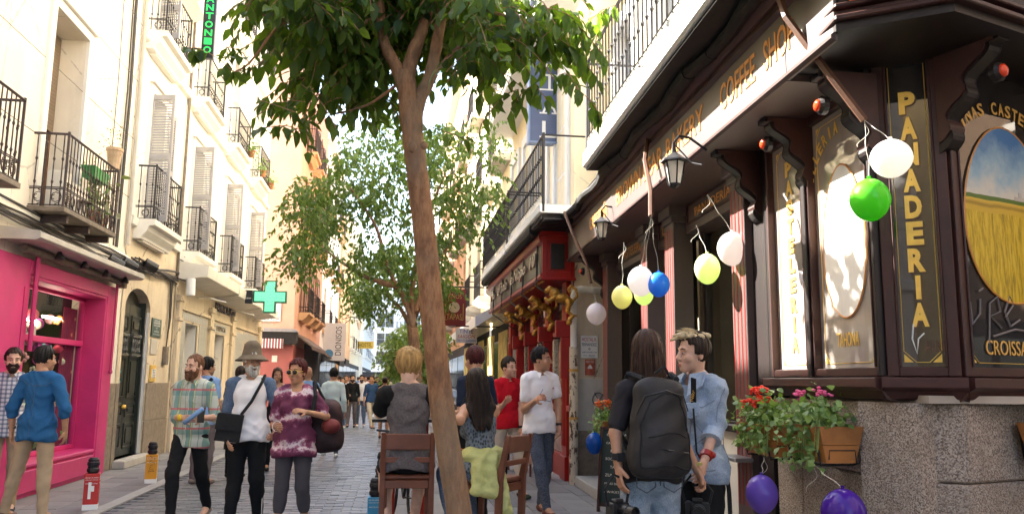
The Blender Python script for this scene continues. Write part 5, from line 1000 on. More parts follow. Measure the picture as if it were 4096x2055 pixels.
bl_ = mat('blue_letters', (.03, .05, .25), .5); wall_sign('dry_cleaner_sign', 'cream hanging sign for a dry cleaner in blue and red letters', 1823, 1312, 1907, 1372, 21.5, M['whited'], [('TINTE', .27, .3, .66, bl_, 0), ('SAÏGON', .28, -.03, .85, crim, .25), ('DRY CLEANING', .18, -.34, .9, bl_, 0)], bracket=True)
# ---------------- street trees ----------------
def curve_pts(pts, n=6):
    out = []; pts = [Vector(p) for p in pts]
    for i in range(len(pts)-1):
        p0, p1, p2, p3 = pts[max(i-1, 0)], pts[i], pts[i+1], pts[min(i+2, len(pts)-1)]
        for k in range(n):
            t = k/n; out.append(.5*((2*p1)+(p2-p0)*t+(2*p0-5*p1+4*p2-p3)*t*t+(3*p1-p0-3*p2+p3)*t**3))
    return out+[pts[-1]]
def limb(mb, pts, r0, r1, n=12, wob=.06):
    c = curve_pts(pts); k = len(c); mb.tube(c, [(r0+(r1-r0)*i/(k-1))*(1+wob*sin(i*1.9+r0*50)) for i in range(k)], n)
def twig_leaves(blobs, ntwig, nl, ls, hang=(1.0, .45), L=.3, asp=.5, out=None):
    """leaves sit along drooping twigs scattered through the crown's volume"""
    res = []; tw = []
    W = [b[4]*b[5]*b[6]*(b[3] if b[3] else 1) for b in blobs]
    for _ in range(ntwig):
        b = random.choices(blobs, W)[0]; c = at(b[0], b[1], b[2])
        while True:
            q = Vector((random.uniform(-1, 1), random.uniform(-1, 1), random.uniform(-1, 1)))
            if q.length < 1: break
        o = c+Vector((q.x*b[4], q.y*b[5], q.z*b[6])); a = random.uniform(0, 2*pi); d = Vector((cos(a), sin(a), random.uniform(-.5, .3))).normalized(); pts = []
        for i in range(nl):
            t = i/nl; p = o+d*L*t+Vector((0, 0, -L*.7*t*t)); pts.append(p); res.append((p, a+pi/2+(1 if i % 2 else -1)*random.uniform(.5, 1.2) if i < nl-1 else a+pi/2, random.gauss(*hang), ls*random.choice((random.uniform(.4, .75), random.uniform(.8, 1.35), random.uniform(.8, 1.2)))))
        tw.append(pts)
    return res, tw
def leaf_matrix(p, a, hg, s): return Matrix.Translation(p) @ Matrix.Rotation(a, 4, 'Z') @ Matrix.Rotation(hg, 4, 'X') @ Matrix.Rotation(random.gauss(0, .5), 4, 'Y') @ Matrix.Scale(s, 4)
def leaf_mesh_many(lst, asp, m, name, parent, simple=False):
    pts = leaf_pts(1, asp) if not simple else [(0, 0, 0), (asp*.5, -.42, -.05), (0, -1, -.25), (-asp*.5, -.42, -.05)]; fc = LF_F if not simple else [(0, 1, 2), (0, 2, 3)]
    B = np.c_[np.array(pts), np.ones(len(pts))]; V = np.concatenate([(B@np.array(leaf_matrix(*q)).T)[:, :3] for q in lst]); k = len(pts)
    F = (np.arange(len(lst))[:, None, None]*k+np.array(fc)[None]).reshape(-1, 3); return tag(put(name, npmesh(name, [(V, F)], m, False), parent), kind='stuff')
TG = 'trees growing in a row along the street'
t1 = T('street_tree', 'slender foreground tree with big dark glossy leaves and leaning forked trunk', 'tree', (0, 0, 0), 0, TG)
tr = MB(); y1 = 5.5; A_ = lambda x, y, d=y1: at(x, y, d)
limb(tr, [(.53, y1, -.02), A_(1838, 2055), A_(1765, 1600), A_(1705, 1000), A_(1660, 620), A_(1632, 380), A_(1618, 290)], .087, .066, 14, .02)
tr.build('trunk', M['bark'], t1, smooth=True)
for pts, a, b in (([A_(1622, 380), A_(1590, 280), A_(1535, 170), A_(1522, 60), A_(1500, -200)], .05, .03), ([A_(1622, 400), A_(1640, 260), A_(1680, 140), A_(1725, 0), A_(1830, -300)], .056, .035), ([A_(1660, 560), A_(1672, 420), A_(1722, 300), A_(1755, 130), A_(1770, 0), A_(1760, -300)], .052, .034), ([A_(1730, 300), A_(1790, 235), A_(1835, 190, 5.3)], .022, .014), ([A_(1600, 330), A_(1470, 420, 5.6), A_(1320, 460, 5.8)], .012, .006), ([A_(1530, 60), A_(1350, 120, 5.5), A_(1050, 60, 5.2)], .02, .008), ([A_(1200, 100, 5.3), A_(1120, 100, 5.2), A_(1000, 250, 5.1), A_(935, 290, 5.05)], .01, .005), ([A_(1740, -50), A_(2000, 60, 5.2), A_(2250, 120, 4.9)], .018, .007)):
    lb = MB(); limb(lb, pts, a, b, 10, .05); lb.build('branch', M['bark'], t1, smooth=True)
kn = MB().ball(A_(1648, 600)-Vector((0, .07, 0)), .03, .02, .04, 8, 6).ball(A_(1690, 590)-Vector((-.01, .05, 0)), .025, .02, .03, 8, 6); kn.build('branch_scar', M['bark'], t1, smooth=True)
bl = [(1350, -20, 5.7, 1, .62, .8, .34), (1300, 190, 5.6, 1.0, .26, .6, .24), (1440, 250, 5.9, 1.1, .34, .5, .24), (1600, 20, 6.2, .8, .8, .6, .4), (1230, 40, 5.4, .8, .24, .5, .22), (1200, 390, 5.5, .8, .12, .3, .1), (1890, 0, 5.5, 1.0, .35, .6, .22), (1790, 190, 6.0, .6, .15, .4, .25), (1330, 400, 5.8, .8, .24, .3, .1), (1540, 400, 5.8, .7, .16, .3, .1),
      (2120, 60, 5.1, .8, .38, .5, .2), (1960, 160, 5.1, 1.0, .24, .4, .2), (2180, 270, 5.0, 1.1, .17, .25, .12), (2430, 20, 4.9, 1.0, .12, .2, .14), (2060, 330, 5.1, .7, .15, .2, .08), (1350, -200, 5.9, .7, .7, .9, .3), (1700, -150, 5.6, .5, .6, .6, .25), (1840, 380, 5.9, .5, .1, .2, .1)]
lv, tw = twig_leaves(bl, 640, 11, .12, (1.0, .5), .34)
def branchlet(pts, n, ls=.11):
    c = curve_pts(pts, 4); tw.append(c)
    for i in range(n): lv.append((c[int(i*(len(c)-1)/(n-1))]+Vector((random.gauss(0, .012),)*3), random.uniform(0, 2*pi), random.gauss(.75, .4), ls*random.uniform(.7, 1.15)))
branchlet([A_(1120, 150, 5.2), A_(1060, 250, 5.15), A_(960, 285, 5.1)], 7); branchlet([A_(1000, 260, 5.1), A_(960, 200, 5.1), A_(900, 190, 5.1)], 11); branchlet([A_(935, 290, 5.05), A_(880, 240, 5.0), A_(790, 190, 4.95), A_(755, 200, 4.95)], 14); branchlet([A_(1180, 450, 5.2), A_(1100, 420, 5.15), A_(1035, 400, 5.1)], 12); branchlet([A_(1200, 520, 5.3), A_(1120, 500, 5.2), A_(1030, 520, 5.15)], 14); branchlet([A_(1700, 500), A_(1820, 540, 5.6), A_(1870, 560, 5.6)], 9); branchlet([A_(2300, 350, 5), A_(2380, 420, 4.95), A_(2400, 480, 4.95)], 8)
tm = MB()
for p in tw: tm.tube(p[::3]+[p[-1]] if len(p) > 6 else p, .0035, 3)
tag(tm.build('twigs', M['bark'], t1), kind='stuff')
lv.sort(key=lambda q: (not (-1.6 < q[0].x < 1.8 and q[0].z < 4.1), q[0].y)); lm1 = MB().add(leaf_pts(1, .5), LF_F).mesh('leaf', M['leaf'])
for q in lv[:290]: o = put('leaf', lm1, t1); o.matrix_local = leaf_matrix(*q)
leaf_mesh_many(lv[290:], .5, M['leaf'], 'foliage', t1)
def far_tree(label, trunk, limbs, blobs, ntw, nl, ls, r, m=None, L=.3):
    t = T('street_tree', label, 'tree', (0, 0, 0), 0, TG); mb = MB(); limb(mb, trunk, r, r*.7, 10); mb.build('trunk', M['bark'], t, smooth=True)
    for l in limbs: mb = MB(); limb(mb, l, r*.55, r*.15, 8); mb.build('branch', M['bark'], t, smooth=True)
    lv, tw = twig_leaves(blobs, ntw, nl, ls, (.9, .6), L); leaf_mesh_many(lv, .55, m or M['leaf2'], 'foliage', t, True)
B_ = lambda x, y: at(x, y, 12)
far_tree('second tree of the row with a broad speckled crown behind the foreground trunk', [(.42, 12, -.02), B_(1668, 1500), B_(1662, 1390), B_(1655, 1310)], [[B_(1655, 1310), B_(1620, 1200), B_(1560, 1090), B_(1500, 900), B_(1400, 750)], [B_(1655, 1300), B_(1650, 1150), B_(1700, 900), B_(1780, 700)], [B_(1600, 1150), B_(1450, 1100), B_(1300, 1000)], [B_(1660, 1250), B_(1720, 1100), B_(1850, 900)]],
    [(1250, 830, 12, 1.3, .42, .8, .5), (1230, 1020, 11.8, 1.3, .38, .6, .35), (1420, 720, 12.2, .9, .5, .9, .5), (1560, 800, 12.4, .6, .6, .9, .6), (1480, 1020, 12, .75, .45, .7, .3), (1750, 640, 12, .7, .65, .8, .55), (1940, 560, 11.8, .8, .3, .6, .4), (1830, 850, 12, .9, .5, .8, .5), (1960, 760, 11.8, 1, .25, .5, .4), (1700, 1000, 12.2, .7, .5, .8, .4), (1600, 560, 12.6, .4, .9, .9, .4), (1640, 1120, 12, .5, .3, .5, .25)], 1050, 12, .085, .085)
C_ = lambda x, y: at(x, y, 19)
far_tree('third tree of the row, its lower crown hanging over the street centre', [(.45, 19, 0), C_(1655, 1500), C_(1650, 1400), C_(1640, 1300)], [[C_(1640, 1300), C_(1590, 1220), C_(1500, 1150)], [C_(1645, 1300), C_(1700, 1200), C_(1800, 1150)]],
    [(1470, 1190, 19, 1.3, .55, .9, .42), (1560, 1080, 19, 1, .6, .9, .4), (1700, 1150, 19, 1, .7, .9, .5), (1760, 1120, 18.6, 1, .35, .8, .3), (1420, 1130, 19, 1, .3, .6, .3), (1640, 1020, 19, .8, .8, .8, .4)], 480, 12, .11, .11, L=.4)
D_ = lambda x, y: at(x, y, 27)
far_tree('fourth tree of the row, filling the gap beside the blond seated person', [(.5, 27, 0), D_(1640, 1480), D_(1640, 1420)], [[D_(1640, 1420), D_(1600, 1380)], [D_(1640, 1420), D_(1690, 1370)]], [(1640, 1390, 27, 1, .9, 1, .8), (1600, 1430, 27, 1, .5, .8, .5), (1680, 1460, 27, 1, .5, .8, .5), (1700, 1330, 27, 1, .8, 1, .6)], 420, 12, .15, .13, L=.5)
far_tree('farthest small tree of the row, low behind the far crowd', [(.6, 38, 0), at(1620, 1500, 38), at(1615, 1480, 38)], [[at(1615, 1480, 38), at(1600, 1440, 38)]], [(1615, 1470, 38, 1, .9, 1, .8), (1650, 1420, 38, 1, 1, 1, .8), (1665, 1500, 38, 1, .6, 1, .4)], 260, 12, .2, .13, L=.5)
# ---------------- street furniture, balloons, planters, stools ----------------
def bollard(loc, label, poster, rz=0, h=.55, r=.052, lines=(), word=None):
    o = T('bollard', label, 'bollard', loc, rz, 'cast iron bollards wrapped in printed sleeves' if poster else None)
    MB().lathe((0, 0, 0), [(r*1.1, 0), (r*1.1, .1), (r, .12), (r, h-.16), (r*1.25, h-.15), (r*1.25, h-.12), (r*1.08, h-.11), (r*1.08, h-.09), (r*1.25, h-.08), (r*1.25, h-.05), (r*1.1, h-.04), (r*1.1, h-.02), (r*.8, h)], 16).build('post', M['iron'], o, smooth=False)
    if poster:
        w = r*1.45; z0, z1 = .0, h-.17; MB().box(-w, w, -w, w, z0+.06, z1).build('sleeve', poster, o, bev=.004); MB().box(-w-.001, w+.001, -w-.001, w+.001, z0, z0+.06).build('sleeve_foot', M['white'], o)
        for i, (s, hh, zz, ww) in enumerate(lines): lettering(s, hh, M['white'], o, (0, -w-.002, zz), ww, .001); lettering(s, hh, M['white'], o, (w+.002, 0, zz), ww, .001, rz=pi/2)
        if word == 'letters':
            g = MB()
            for i in range(9): g.tube([(-w*.6+random.random()*w*1.2, -w-.003, .15+i*.03+.02*random.random()), (-w*.6+random.random()*w*1.2, -w-.003, .17+i*.03), (-w*.6+random.random()*w*1.2, -w-.003, .14+i*.03)], .003, 3)
            g.build('printed_scrawl', M['black'], o)
        if word == 'figures': g = MB().box(-.03, .0, -w-.003, -w-.001, .12, .3).box(.0, .03, -w-.003, -w-.001, .2, .26); g.build('printed_figures', M['white'], o)
    return o
ln = (('DÍA DE LAS RANAS', .015, .35, .13), ('LITERATURA CONTADA', .009, .325, .13), ('BARRIO DE LAS LETRAS', .012, .285, .12))
bollard((-3.3, 10.05, 0), 'bollard in a red printed sleeve beside the pink shop', mat('red_print', (.5, .02, .015), .5, .1), .25, .56, lines=ln, word='figures')
bollard((-3.32, 12.45, 0), 'bollard in a yellow-orange printed sleeve in front of the black door', mat('orange_print', (.75, .33, .01), .5, .1), .2, .56, lines=ln, word='letters')
bollard((-3.4, 18.2, 0), 'plain black bollard at the kerb behind the man in plaid', None, h=.75)
BS = M['skyblue']
for px_, y, l in ((1507, 8.1, 'nearest blue-sleeved bollard beside the high stool'), (1524, 9.4, 'second blue-sleeved bollard behind the high stool'), (1527, 11.0, 'third blue-sleeved bollard up the kerb'), (1464, 5.9, 'blue-sleeved bollard with only its domed top in view')):
    b = bollard((at(px_, 1900, y).x, y, 0), l, BS, 0, .54, .052, lines=ln)
    if y == 8.1: MB().tube([(.0, -.08, .07), (.01, -.08, .16), (.05, -.08, .17), (.05, -.08, .08), (.0, -.08, .1)], .003, 4).box(.01, .055, -.082, -.078, .15, .22).build('printed_chair', M['black'], b)
bollard((at(1550, 1720, 15).x, 15, 0), 'small plain black bollard up the kerb beyond the blue ones', None, h=.55)
# balloons
def balloon_at(px, py, y, wpx, hpx, c, label, anchor=None, group='party balloons tied along the bakery front'):
    p = at(px, py, y); k = y/FPX/.99; rx, rz = wpx*k/2, hpx*k/2; o = T('balloon', label, 'balloon', p, 0, group); pr = []
    for i in range(17): a = pi*i/16; z = -cos(a); pr.append((max(.001, rx*sin(a)*(1-.09*z if z > 0 else 1+.03*z)), rz*z))
    inv = anchor is not None and anchor[1] > p.z
    if inv: pr = [(r, -z) for r, z in pr][::-1]
    MB().lathe((0, 0, 0), pr, 24).build('skin', BAL[c], o, smooth=True); s = 1 if inv or anchor is None else -1; MB().lathe((0, 0, s*rz), [(.004, -.004), (.012, .012*s)], 8).build('knot', BAL[c], o)
    if anchor is not None:
        q = Vector(anchor[0])-p; pts = [Vector((0, 0, s*rz))+(q-Vector((0, 0, s*rz)))*t+Vector((.012*sin(t*9), .01*cos(t*7), 0))*sin(pi*t) for t in np.linspace(0, 1, 9)]; MB().tube(pts, .0014, 4).build('string', M['whited'], o)
        MB().tube([q+Vector((.05*sin(t*5)*t, .02*cos(t*8)*t, -.15*t)) for t in np.linspace(0, 1, 10)], .0015, 4).build('ribbon', M['whited'], o)
    return o
def anc(v): return (v, v[2])
am = (2.43, 3.92, 2.84); a0 = (2.12, 6.65, 2.85); af = (2.45, 10.2, 2.7)
balloon_at(3480, 800, 3.85, 172, 190, 'green', 'bright green balloon hanging below the white one by the gold lettering', anc(am))
balloon_at(3565, 635, 3.8, 180, 172, 'white', 'large pinkish white balloon beside the gold panaderia letters', anc(am))
pb = {}
balloon_at(2635, 1138, 6.7, 92, 105, 'blue', 'sky blue balloon in front of the white cluster under the awning arm', anc(a0))
balloon_at(2563, 1125, 6.8, 110, 125, 'white', 'glowing white balloon left of the sky blue one', anc(a0)); balloon_at(2575, 1178, 7.0, 80, 90, 'lime', 'lime balloon low behind the glowing cluster', anc(a0))
balloon_at(2488, 1188, 7.2, 86, 98, 'yellow', 'sunlit yellow balloon left of the cluster', anc((2.05, 7.25, 2.72)))
balloon_at(2385, 1255, 9.9, 82, 90, 'pink', 'pale pink-white balloon hanging by the far end of the bakery', anc(af))
balloon_at(2829, 1075, 6.3, 108, 130, 'lime', 'pale lime balloon hanging in the bakery window', anc((2.5, 6.6, 2.78))); balloon_at(2928, 995, 6.1, 125, 145, 'white', 'large glowing white balloon beside the near fluted pilaster', anc((2.45, 6.2, 2.95))); balloon_at(2985, 1100, 6.35, 50, 110, 'green', 'green balloon half hidden behind the near fluted pilaster', None)
# planters: slatted trapezoid boxes with ivy and geraniums
def planter(loc, rz, label, L=.5, flowers='red', nleaf=420, sp=1.0, trail=.14, end=True):
    o = T('wooden_planter', label, 'planter', loc, rz, 'wooden planters bracketed to the bakery wall'); w = mat('planter_wood', (.34, .13, .03), .5, .3, 6, .2, 70) if 'pw' not in M else M['pw']; M['pw'] = w
    h, t, b = .2, .13, .085
    def sl(z0, z1, nm='plank'):
        f = lambda z: b+(t-b)*z/h; y0, y1 = f(z0), f(z1); l0, l1 = L/2*(1-.1*(1-z0/h)), L/2*(1-.1*(1-z1/h))
        for s in (-1, 1): MB().add([(-l0, s*y0-.0, z0), (l0, s*y0, z0), (l1, s*y1, z1), (-l1, s*y1, z1), (-l0, s*(y0-.012), z0), (l0, s*(y0-.012), z0), (l1, s*(y1-.012), z1), (-l1, s*(y1-.012), z1)], [(0, 1, 2, 3), (7, 6, 5, 4), (0, 4, 5, 1), (3, 2, 6, 7), (1, 5, 6, 2), (0, 3, 7, 4)]).build(nm, w, o)
        for s in (-1, 1): MB().add([(s*l0, -y0+.013, z0), (s*l0, y0-.013, z0), (s*l1, y1-.013, z1), (s*l1, -y1+.013, z1), (s*(l0-.012), -y0+.013, z0), (s*(l0-.012), y0-.013, z0), (s*(l1-.012), y1-.013, z1), (s*(l1-.012), -y1+.013, z1)], [(0, 1, 2, 3), (7, 6, 5, 4), (0, 4, 5, 1), (3, 2, 6, 7), (1, 5, 6, 2), (0, 3, 7, 4)]).build(nm, w, o)
    sl(0, .097); sl(.1, h); MB().box(-L*.44, L*.44, -.08, .08, .0, .01).build('base', w, o); MB().box(-L*.48, L*.48, -.11, .11, .15, .17).build('soil', M['soil'], o)
    br = MB()
    for u in (-L*.36, L*.36): br.tube([(u, .16, .2), (u, .14, .0), (u, .09, -.015), (u, -.095, -.015), (u, -.11, .07)], .007, 5)
    br.tube([(L*.455, -.07, .02), (L*.465, -.07, .07), (L*.465, .08, .07), (L*.455, .09, .0)], .005, 4).tube([(L*.5, .16, .14), (L*.5, .16, -.02)], .011, 5); br.build('bracket', M['iron'], o)
    fn = lambda: (random.gauss(0, L*.27), random.gauss(-.02, .075), .2+abs(random.gauss(.03, .07))*sp) if random.random() < .8 else (random.uniform(-L*.5, L*.5), -.13+random.gauss(-.01, .02), .2-random.uniform(0, trail))
    tag(leaf_cloud(nleaf, fn, .043, M['ivy'], 'ivy', o, aspect=.85), kind='stuff'); st = MB()
    for k in range(14): x = random.uniform(-L*.45, L*.45); st.tube([(x, -.05, .17), (x+.03, -.12, .24), (x+.05, -.15, .1-random.random()*.1)], .0025, 3)
    tag(st.build('stems', M['ivy'], o), kind='stuff')
    if flowers:
        fm = M['petal_'+flowers]
        for k in range(9 if flowers != 'pink' else 2):
            c = Vector((random.uniform(-L*.35, L*.2), random.uniform(-.12, .02), .33+random.uniform(0, .09)*sp)); f = MB()
            for j in range(16): f.ball(c+Vector((random.gauss(0, .02), random.gauss(0, .02), random.gauss(0, .012))), .013, .013, .008, 6, 4)
            f.build('flower_head', fm, o)
    return o
def bk(u, y, z): return Vector((2.66, 4.2, 0))+Matrix.Rotation(RB, 3, 'Z') @ Vector((u, y, z))
planter(bk(-.43, -.19, 1.02), RB, 'sunlit wooden planter with trailing ivy nearest the granite corner', .52, 'pink', 620, .9, .24)
planter(bk(-1.12, -.19, .99), RB, 'wooden planter with red geraniums beside the near fluted pilaster', .52, 'red', 600, 1.15, .16)
planter(bk(-6.1, -.2, .78), RB, 'wooden planter with orange flowers beyond the chalkboard', .6, 'orange', 420, 1.2, .2)
pl = planter(Vector((2.95, 4.0, 1.06))+Vector((.944, .33, 0))*.62+Vector((.33, -.944, 0))*.17, aC, 'empty-looking wooden planter at the right edge on the granite wall', .5, None, 30, .3, .02)
balloon_at(3048, 1975, 4.95, 130, 155, 'lilac', 'lilac balloon hanging below the geranium planter', (bk(-1.0, -.3, .98), .98)); balloon_at(3375, 2052, 3.9, 180, 200, 'purple', 'shiny deep purple balloon below the sunlit planter', (bk(-.35, -.28, 1.0), 1.0)); balloon_at(2378, 1772, 9.6, 70, 86, 'deep_blue', 'blue balloon hanging under the far orange-flowered planter', (bk(-5.9, -.3, .8), .8))
# chalkboard
cb = T('chalkboard', 'framed chalkboard menu leaning on the pavement beside the bakery door', 'sign', (2.5, 9.35, 0), RB+.9)
fr = MB().box(-.21, -.18, -.02, .01, 0, .95).box(.18, .21, -.02, .01, 0, .95).box(-.18, .18, -.02, .01, .92, .95).box(-.18, .18, -.02, .01, .06, .1); f_ = fr.build('frame', M['maroon'], cb, rot=(-.12, 0, 0)); MB().box(-.18, .18, -.005, .005, .1, .92).build('board', mat('green_black_board', (.02, .035, .03), .7, .2), cb, rot=(-.12, 0, 0))
for i, s in enumerate(('OFERTA', 'CAFÉ Y BOLLO', '1.80', 'BOCADILLOS', 'TARTA', 'ZUMO 2.50', 'MENÚ DEL DÍA', 'PAN RÚSTICO')): lettering(s, .03, M['whited'], f_, (0, -.007, .86-i*.09), .26 if len(s) > 5 else .14, .001)
# high stools and bar table
def stool(loc, rz, label):
    o = T('bar_stool', label, 'stool', loc, rz, 'high wooden stools at the street table'); sh = .74; w = .19
    MB().box(-w-.01, w+.01, -w, w, sh-.035, sh).build('seat', M['wood'], o, bev=.01)
    for sx in (-1, 1):
        MB().add([(sx*(w-.02)-.02, -w, 0), (sx*(w-.02)+.02, -w, 0), (sx*(w-.02)+.02, -w+.04, 0), (sx*(w-.02)-.02, -w+.04, 0), (sx*(w-.02)-.02, -w+.02, sh-.036), (sx*(w-.02)+.02, -w+.02, sh-.036), (sx*(w-.02)+.02, -w+.06, sh-.036), (sx*(w-.02)-.02, -w+.06, sh-.036)], [(3, 2, 1, 0), (4, 5, 6, 7), (0, 1, 5, 4), (1, 2, 6, 5), (2, 3, 7, 6), (3, 0, 4, 7)]).build('leg', M['wood'], o, bev=.004)
        x0 = sx*(w-.005); MB().add([(x0-.021, w-.04, 0), (x0+.021, w-.04, 0), (x0+.021, w+.01, 0), (x0-.021, w+.01, 0), (x0-.021, w-.02, sh), (x0+.021, w-.02, sh), (x0+.021, w+.03, sh), (x0-.021, w+.03, sh), (x0-.018, w+.06, 1.06), (x0+.018, w+.06, 1.06), (x0+.018, w+.09, 1.06), (x0-.018, w+.09, 1.06)], [(3, 2, 1, 0), (0, 1, 5, 4), (1, 2, 6, 5), (2, 3, 7, 6), (3, 0, 4, 7), (4, 5, 9, 8), (5, 6, 10, 9), (6, 7, 11, 10), (7, 4, 8, 11), (8, 9, 10, 11)]).build('leg', M['wood'], o, bev=.004)
        MB().box(sx*(w-.02)-.012, sx*(w-.02)+.012, -w+.04, w-.03, .3, .34).box(sx*(w-.02)-.012, sx*(w-.02)+.012, -w+.06, w-.02, sh-.1, sh-.04).build('side_rail', M['wood'], o, bev=.003)
    MB().box(-w+.02, w-.02, w+.055, w+.075, .93, 1.05).build('back_rail', M['wood'], o, bev=.006); MB().box(-w+.02, w-.02, w+.03, w+.048, .835, .875).build('lower_back_rail', M['wood'], o, bev=.004)
    for nm, b_ in (('apron', (-w+.02, w-.02, w-.02, w+.005, sh-.1, sh-.04)), ('apron', (-w+.02, w-.02, -w+.025, -w+.05, sh-.1, sh-.04)), ('footrest', (-w+.02, w-.02, -w+.01, -w+.03, .2, .25)), ('stretcher', (-w+.02, w-.02, w-.03, w-.01, .35, .39))): MB().box(*b_).build(nm, M['wood'], o, bev=.003)
    return o
STL = at(1628, 1850, 6.7); stool((STL.x, 6.7, 0), pi, 'dark brown high stool under the blond seated man'); SR = at(1955, 1850, 6.4); stool((SR.x, 6.4, 0), pi+.95, 'brown high stool turned sideways under the long-haired seated woman')
tb = T('bar_table', 'high bar table with white marble top in front of the seated pair', 'table', (at(1640, 1660, 7.5).x, 7.55, 0), 0); MB().box(-.33, .33, -.3, .3, 1.12, 1.15).build('table_top', M['marble'], tb, bev=.005); MB().box(-.325, .325, -.295, .295, 1.095, 1.119).build('top_edge', M['iron'], tb)
MB().tube([(-.14, 0, .02), (-.14, 0, 1.1)], .03, 10).tube([(.14, 0, .02), (.14, 0, 1.1)], .03, 10).build('leg', mat('red_iron', (.3, .02, .015), .4, .1, metal=.3), tb); MB().box(-.22, .22, -.25, .25, 0, .02).build('foot', M['iron'], tb, bev=.004)
gl_ = T('drinking_glass', 'clear glass on the marble table top', 'glass', (tb.location.x-.15, 7.5, 1.15), 0); MB().lathe((0, 0, 0), [(.025, 0), (.033, .1), (.031, .1), (.023, .006)], 12).build('tumbler', M['glass'], gl_)
# bicycle wheel and stroller-like clutter under the table, low tables and chairs of the tavern terrace
bw = T('bicycle', 'black bicycle parked low behind the stools', 'bicycle', (.12, 8.6, 0), pi/2+.3)
for x in (-.5, .5):
    q = [(x+.32*cos(a), 0, .34+.32*sin(a)) for a in np.linspace(0, 2*pi, 25)]; wh_ = MB().tube(q, .016, 6).build('wheel', M['blackp'], bw); sp_ = MB()
    for i in range(12): a = 2*pi*i/12; sp_.tube([(x, 0, .34), (x+.31*cos(a), 0, .34+.31*sin(a))], .002, 3)
    sp_.build('spokes', M['steel'], wh_)
MB().tube([(-.5, 0, .34), (-.3, 0, .75), (.25, 0, .75), (.5, 0, .34)], .016, 6).tube([(-.3, 0, .75), (-.05, 0, .3), (.25, 0, .75)], .016, 6).tube([(-.5, 0, .34), (-.05, 0, .3)], .01, 5).tube([(.25, 0, .75), (.22, 0, .92), (.3, -.2, .94)], .013, 6).tube([(.22, 0, .92), (.3, .2, .94)], .013, 6).build('frame', M['blackp'], bw); MB().ball((-.32, 0, .84), .12, .05, .025, 10, 6).tube([(-.3, 0, .75), (-.32, 0, .83)], .013, 6).build('saddle', M['blackp'], bw)
def chair(loc, rz, label):
    o = T('terrace_chair', label, 'chair', loc, rz, 'dark chairs on the tavern terrace'); MB().box(-.2, .2, -.2, .2, .43, .46).build('seat', M['brown'], o, bev=.006)
    for sx in (-1, 1):
        MB().tube([(sx*.18, -.18, 0), (sx*.18, -.18, .43)], .018, 6).build('leg', M['wood'], o); MB().tube([(sx*.18, .19, 0), (sx*.18, .19, .45), (sx*.18, .23, .88)], .018, 6).build('leg', M['wood'], o)
    MB().box(-.17, .17, .21, .23, .7, .86).build('backrest', M['brown'], o, bev=.004); return o
chair((2.15, 12.7, 0), .8, 'dark terrace chair nearest the red tavern front'); chair((2.2, 14.0, 0), 2.4, 'dark terrace chair behind the man in the white polo'); chair((1.6, 13.9, 0), -2.0, 'dark terrace chair farthest up the terrace')
# white cube/utility trolley behind the girl with the backpack
tr_ = T('moped', 'parked dark moped seen between the embracing pair', 'vehicle', (2.32, 6.6, 0), RB); MB().tube([(.35+.19*cos(a), 0, .22+.19*sin(a)) for a in np.linspace(0, 2*pi, 21)], .04, 8).build('wheel', M['blackp'], tr_); MB().tube([(-.55+.19*cos(a), 0, .22+.19*sin(a)) for a in np.linspace(0, 2*pi, 21)], .04, 8).build('wheel', M['blackp'], tr_)
MB().ball((-.35, 0, .55), .32, .13, .16, 14, 9).ball((-.1, 0, .3), .3, .11, .08, 12, 8).build('body', M['blackp'], tr_, smooth=True); MB().ball((-.33, 0, .74), .28, .12, .06, 12, 8).build('seat', M['blackc'], tr_, smooth=True); MB().tube([(.35, 0, .22), (.25, 0, .7), (.2, 0, .92)], .03, 8).tube([(.2, -.28, .96), (.2, .28, .96)], .014, 6).build('handlebar', M['steel'], tr_); MB().ball((.3, 0, .66), .06, .16, .2, 12, 8).build('front_shield', M['blackp'], tr_, smooth=True)
# ---------------- people ----------------
M['eyewhite'] = mat('eye_white', (.42, .36, .32), .4, .05)
SKIN = {k: mat('skin_'+k, c, .5, .13, 22, .08, 120, dist=.001, spec=.35, Subsurface_Weight=.08) for k, c in dict(light=(.62, .36, .25), pale=(.68, .43, .33), tan=(.48, .25, .15), olive=(.5, .28, .18)).items()}
HAIR = {}
for k, c in dict(black=(.012, .01, .009), dark=(.03, .018, .012), brown=(.06, .03, .018), blond=(.42, .26, .1), bleach=(.62, .48, .28), grey=(.6, .56, .5), redbrown=(.075, .015, .014), ginger=(.16, .07, .035)).items():
    n = NT('hair_'+k); h = n.noise(42, 3, n.co((1, 1, .12)), .6); n.bump(h, .7, .01); HAIR[k] = n.fin(n.ramp(h, [(.3, cm(c, .45)), (.7, cm(c, 1.3))]), .55, spec=.2)
def cloth(name, c, v=.12, r=.85, s=9): return mat(name, c, r, v, s, .3, 260, dist=.002, spec=.2)
def stripe_check(name, base, cols, sc=14.):
    n = NT(name); x, y, z = n.xyz(); c = None; cur = base
    for i, (ax, fr, wd_, col, a) in enumerate(cols):
        p = n.math('FRACT', n.math('ADD', n.math('MULTIPLY', (x if ax == 'x' else z), fr), .37*i)); m = n.math('MULTIPLY', n.math('LESS_THAN', p, wd_), a); cur = n.mix(m, cur, col)
    n.bump(n.noise(200, 2), .2, .002); return n.fin(cur, .85)
def denim(name, a, b):
    n = NT(name); f = n.noise(5, 5, rough=.65); c = n.ramp(f, [(.35, a), (.65, b)]); c = n.mix(.15, c, n.ramp(n.noise(320, 1, n.co((1, 1, .3))), [(.4, (.05, .06, .09)), (.6, (.7, .75, .8))])); n.bump(n.noise(9, 4, n.co((1, 1, 2.2))), .5, .012); return n.fin(c, .85)
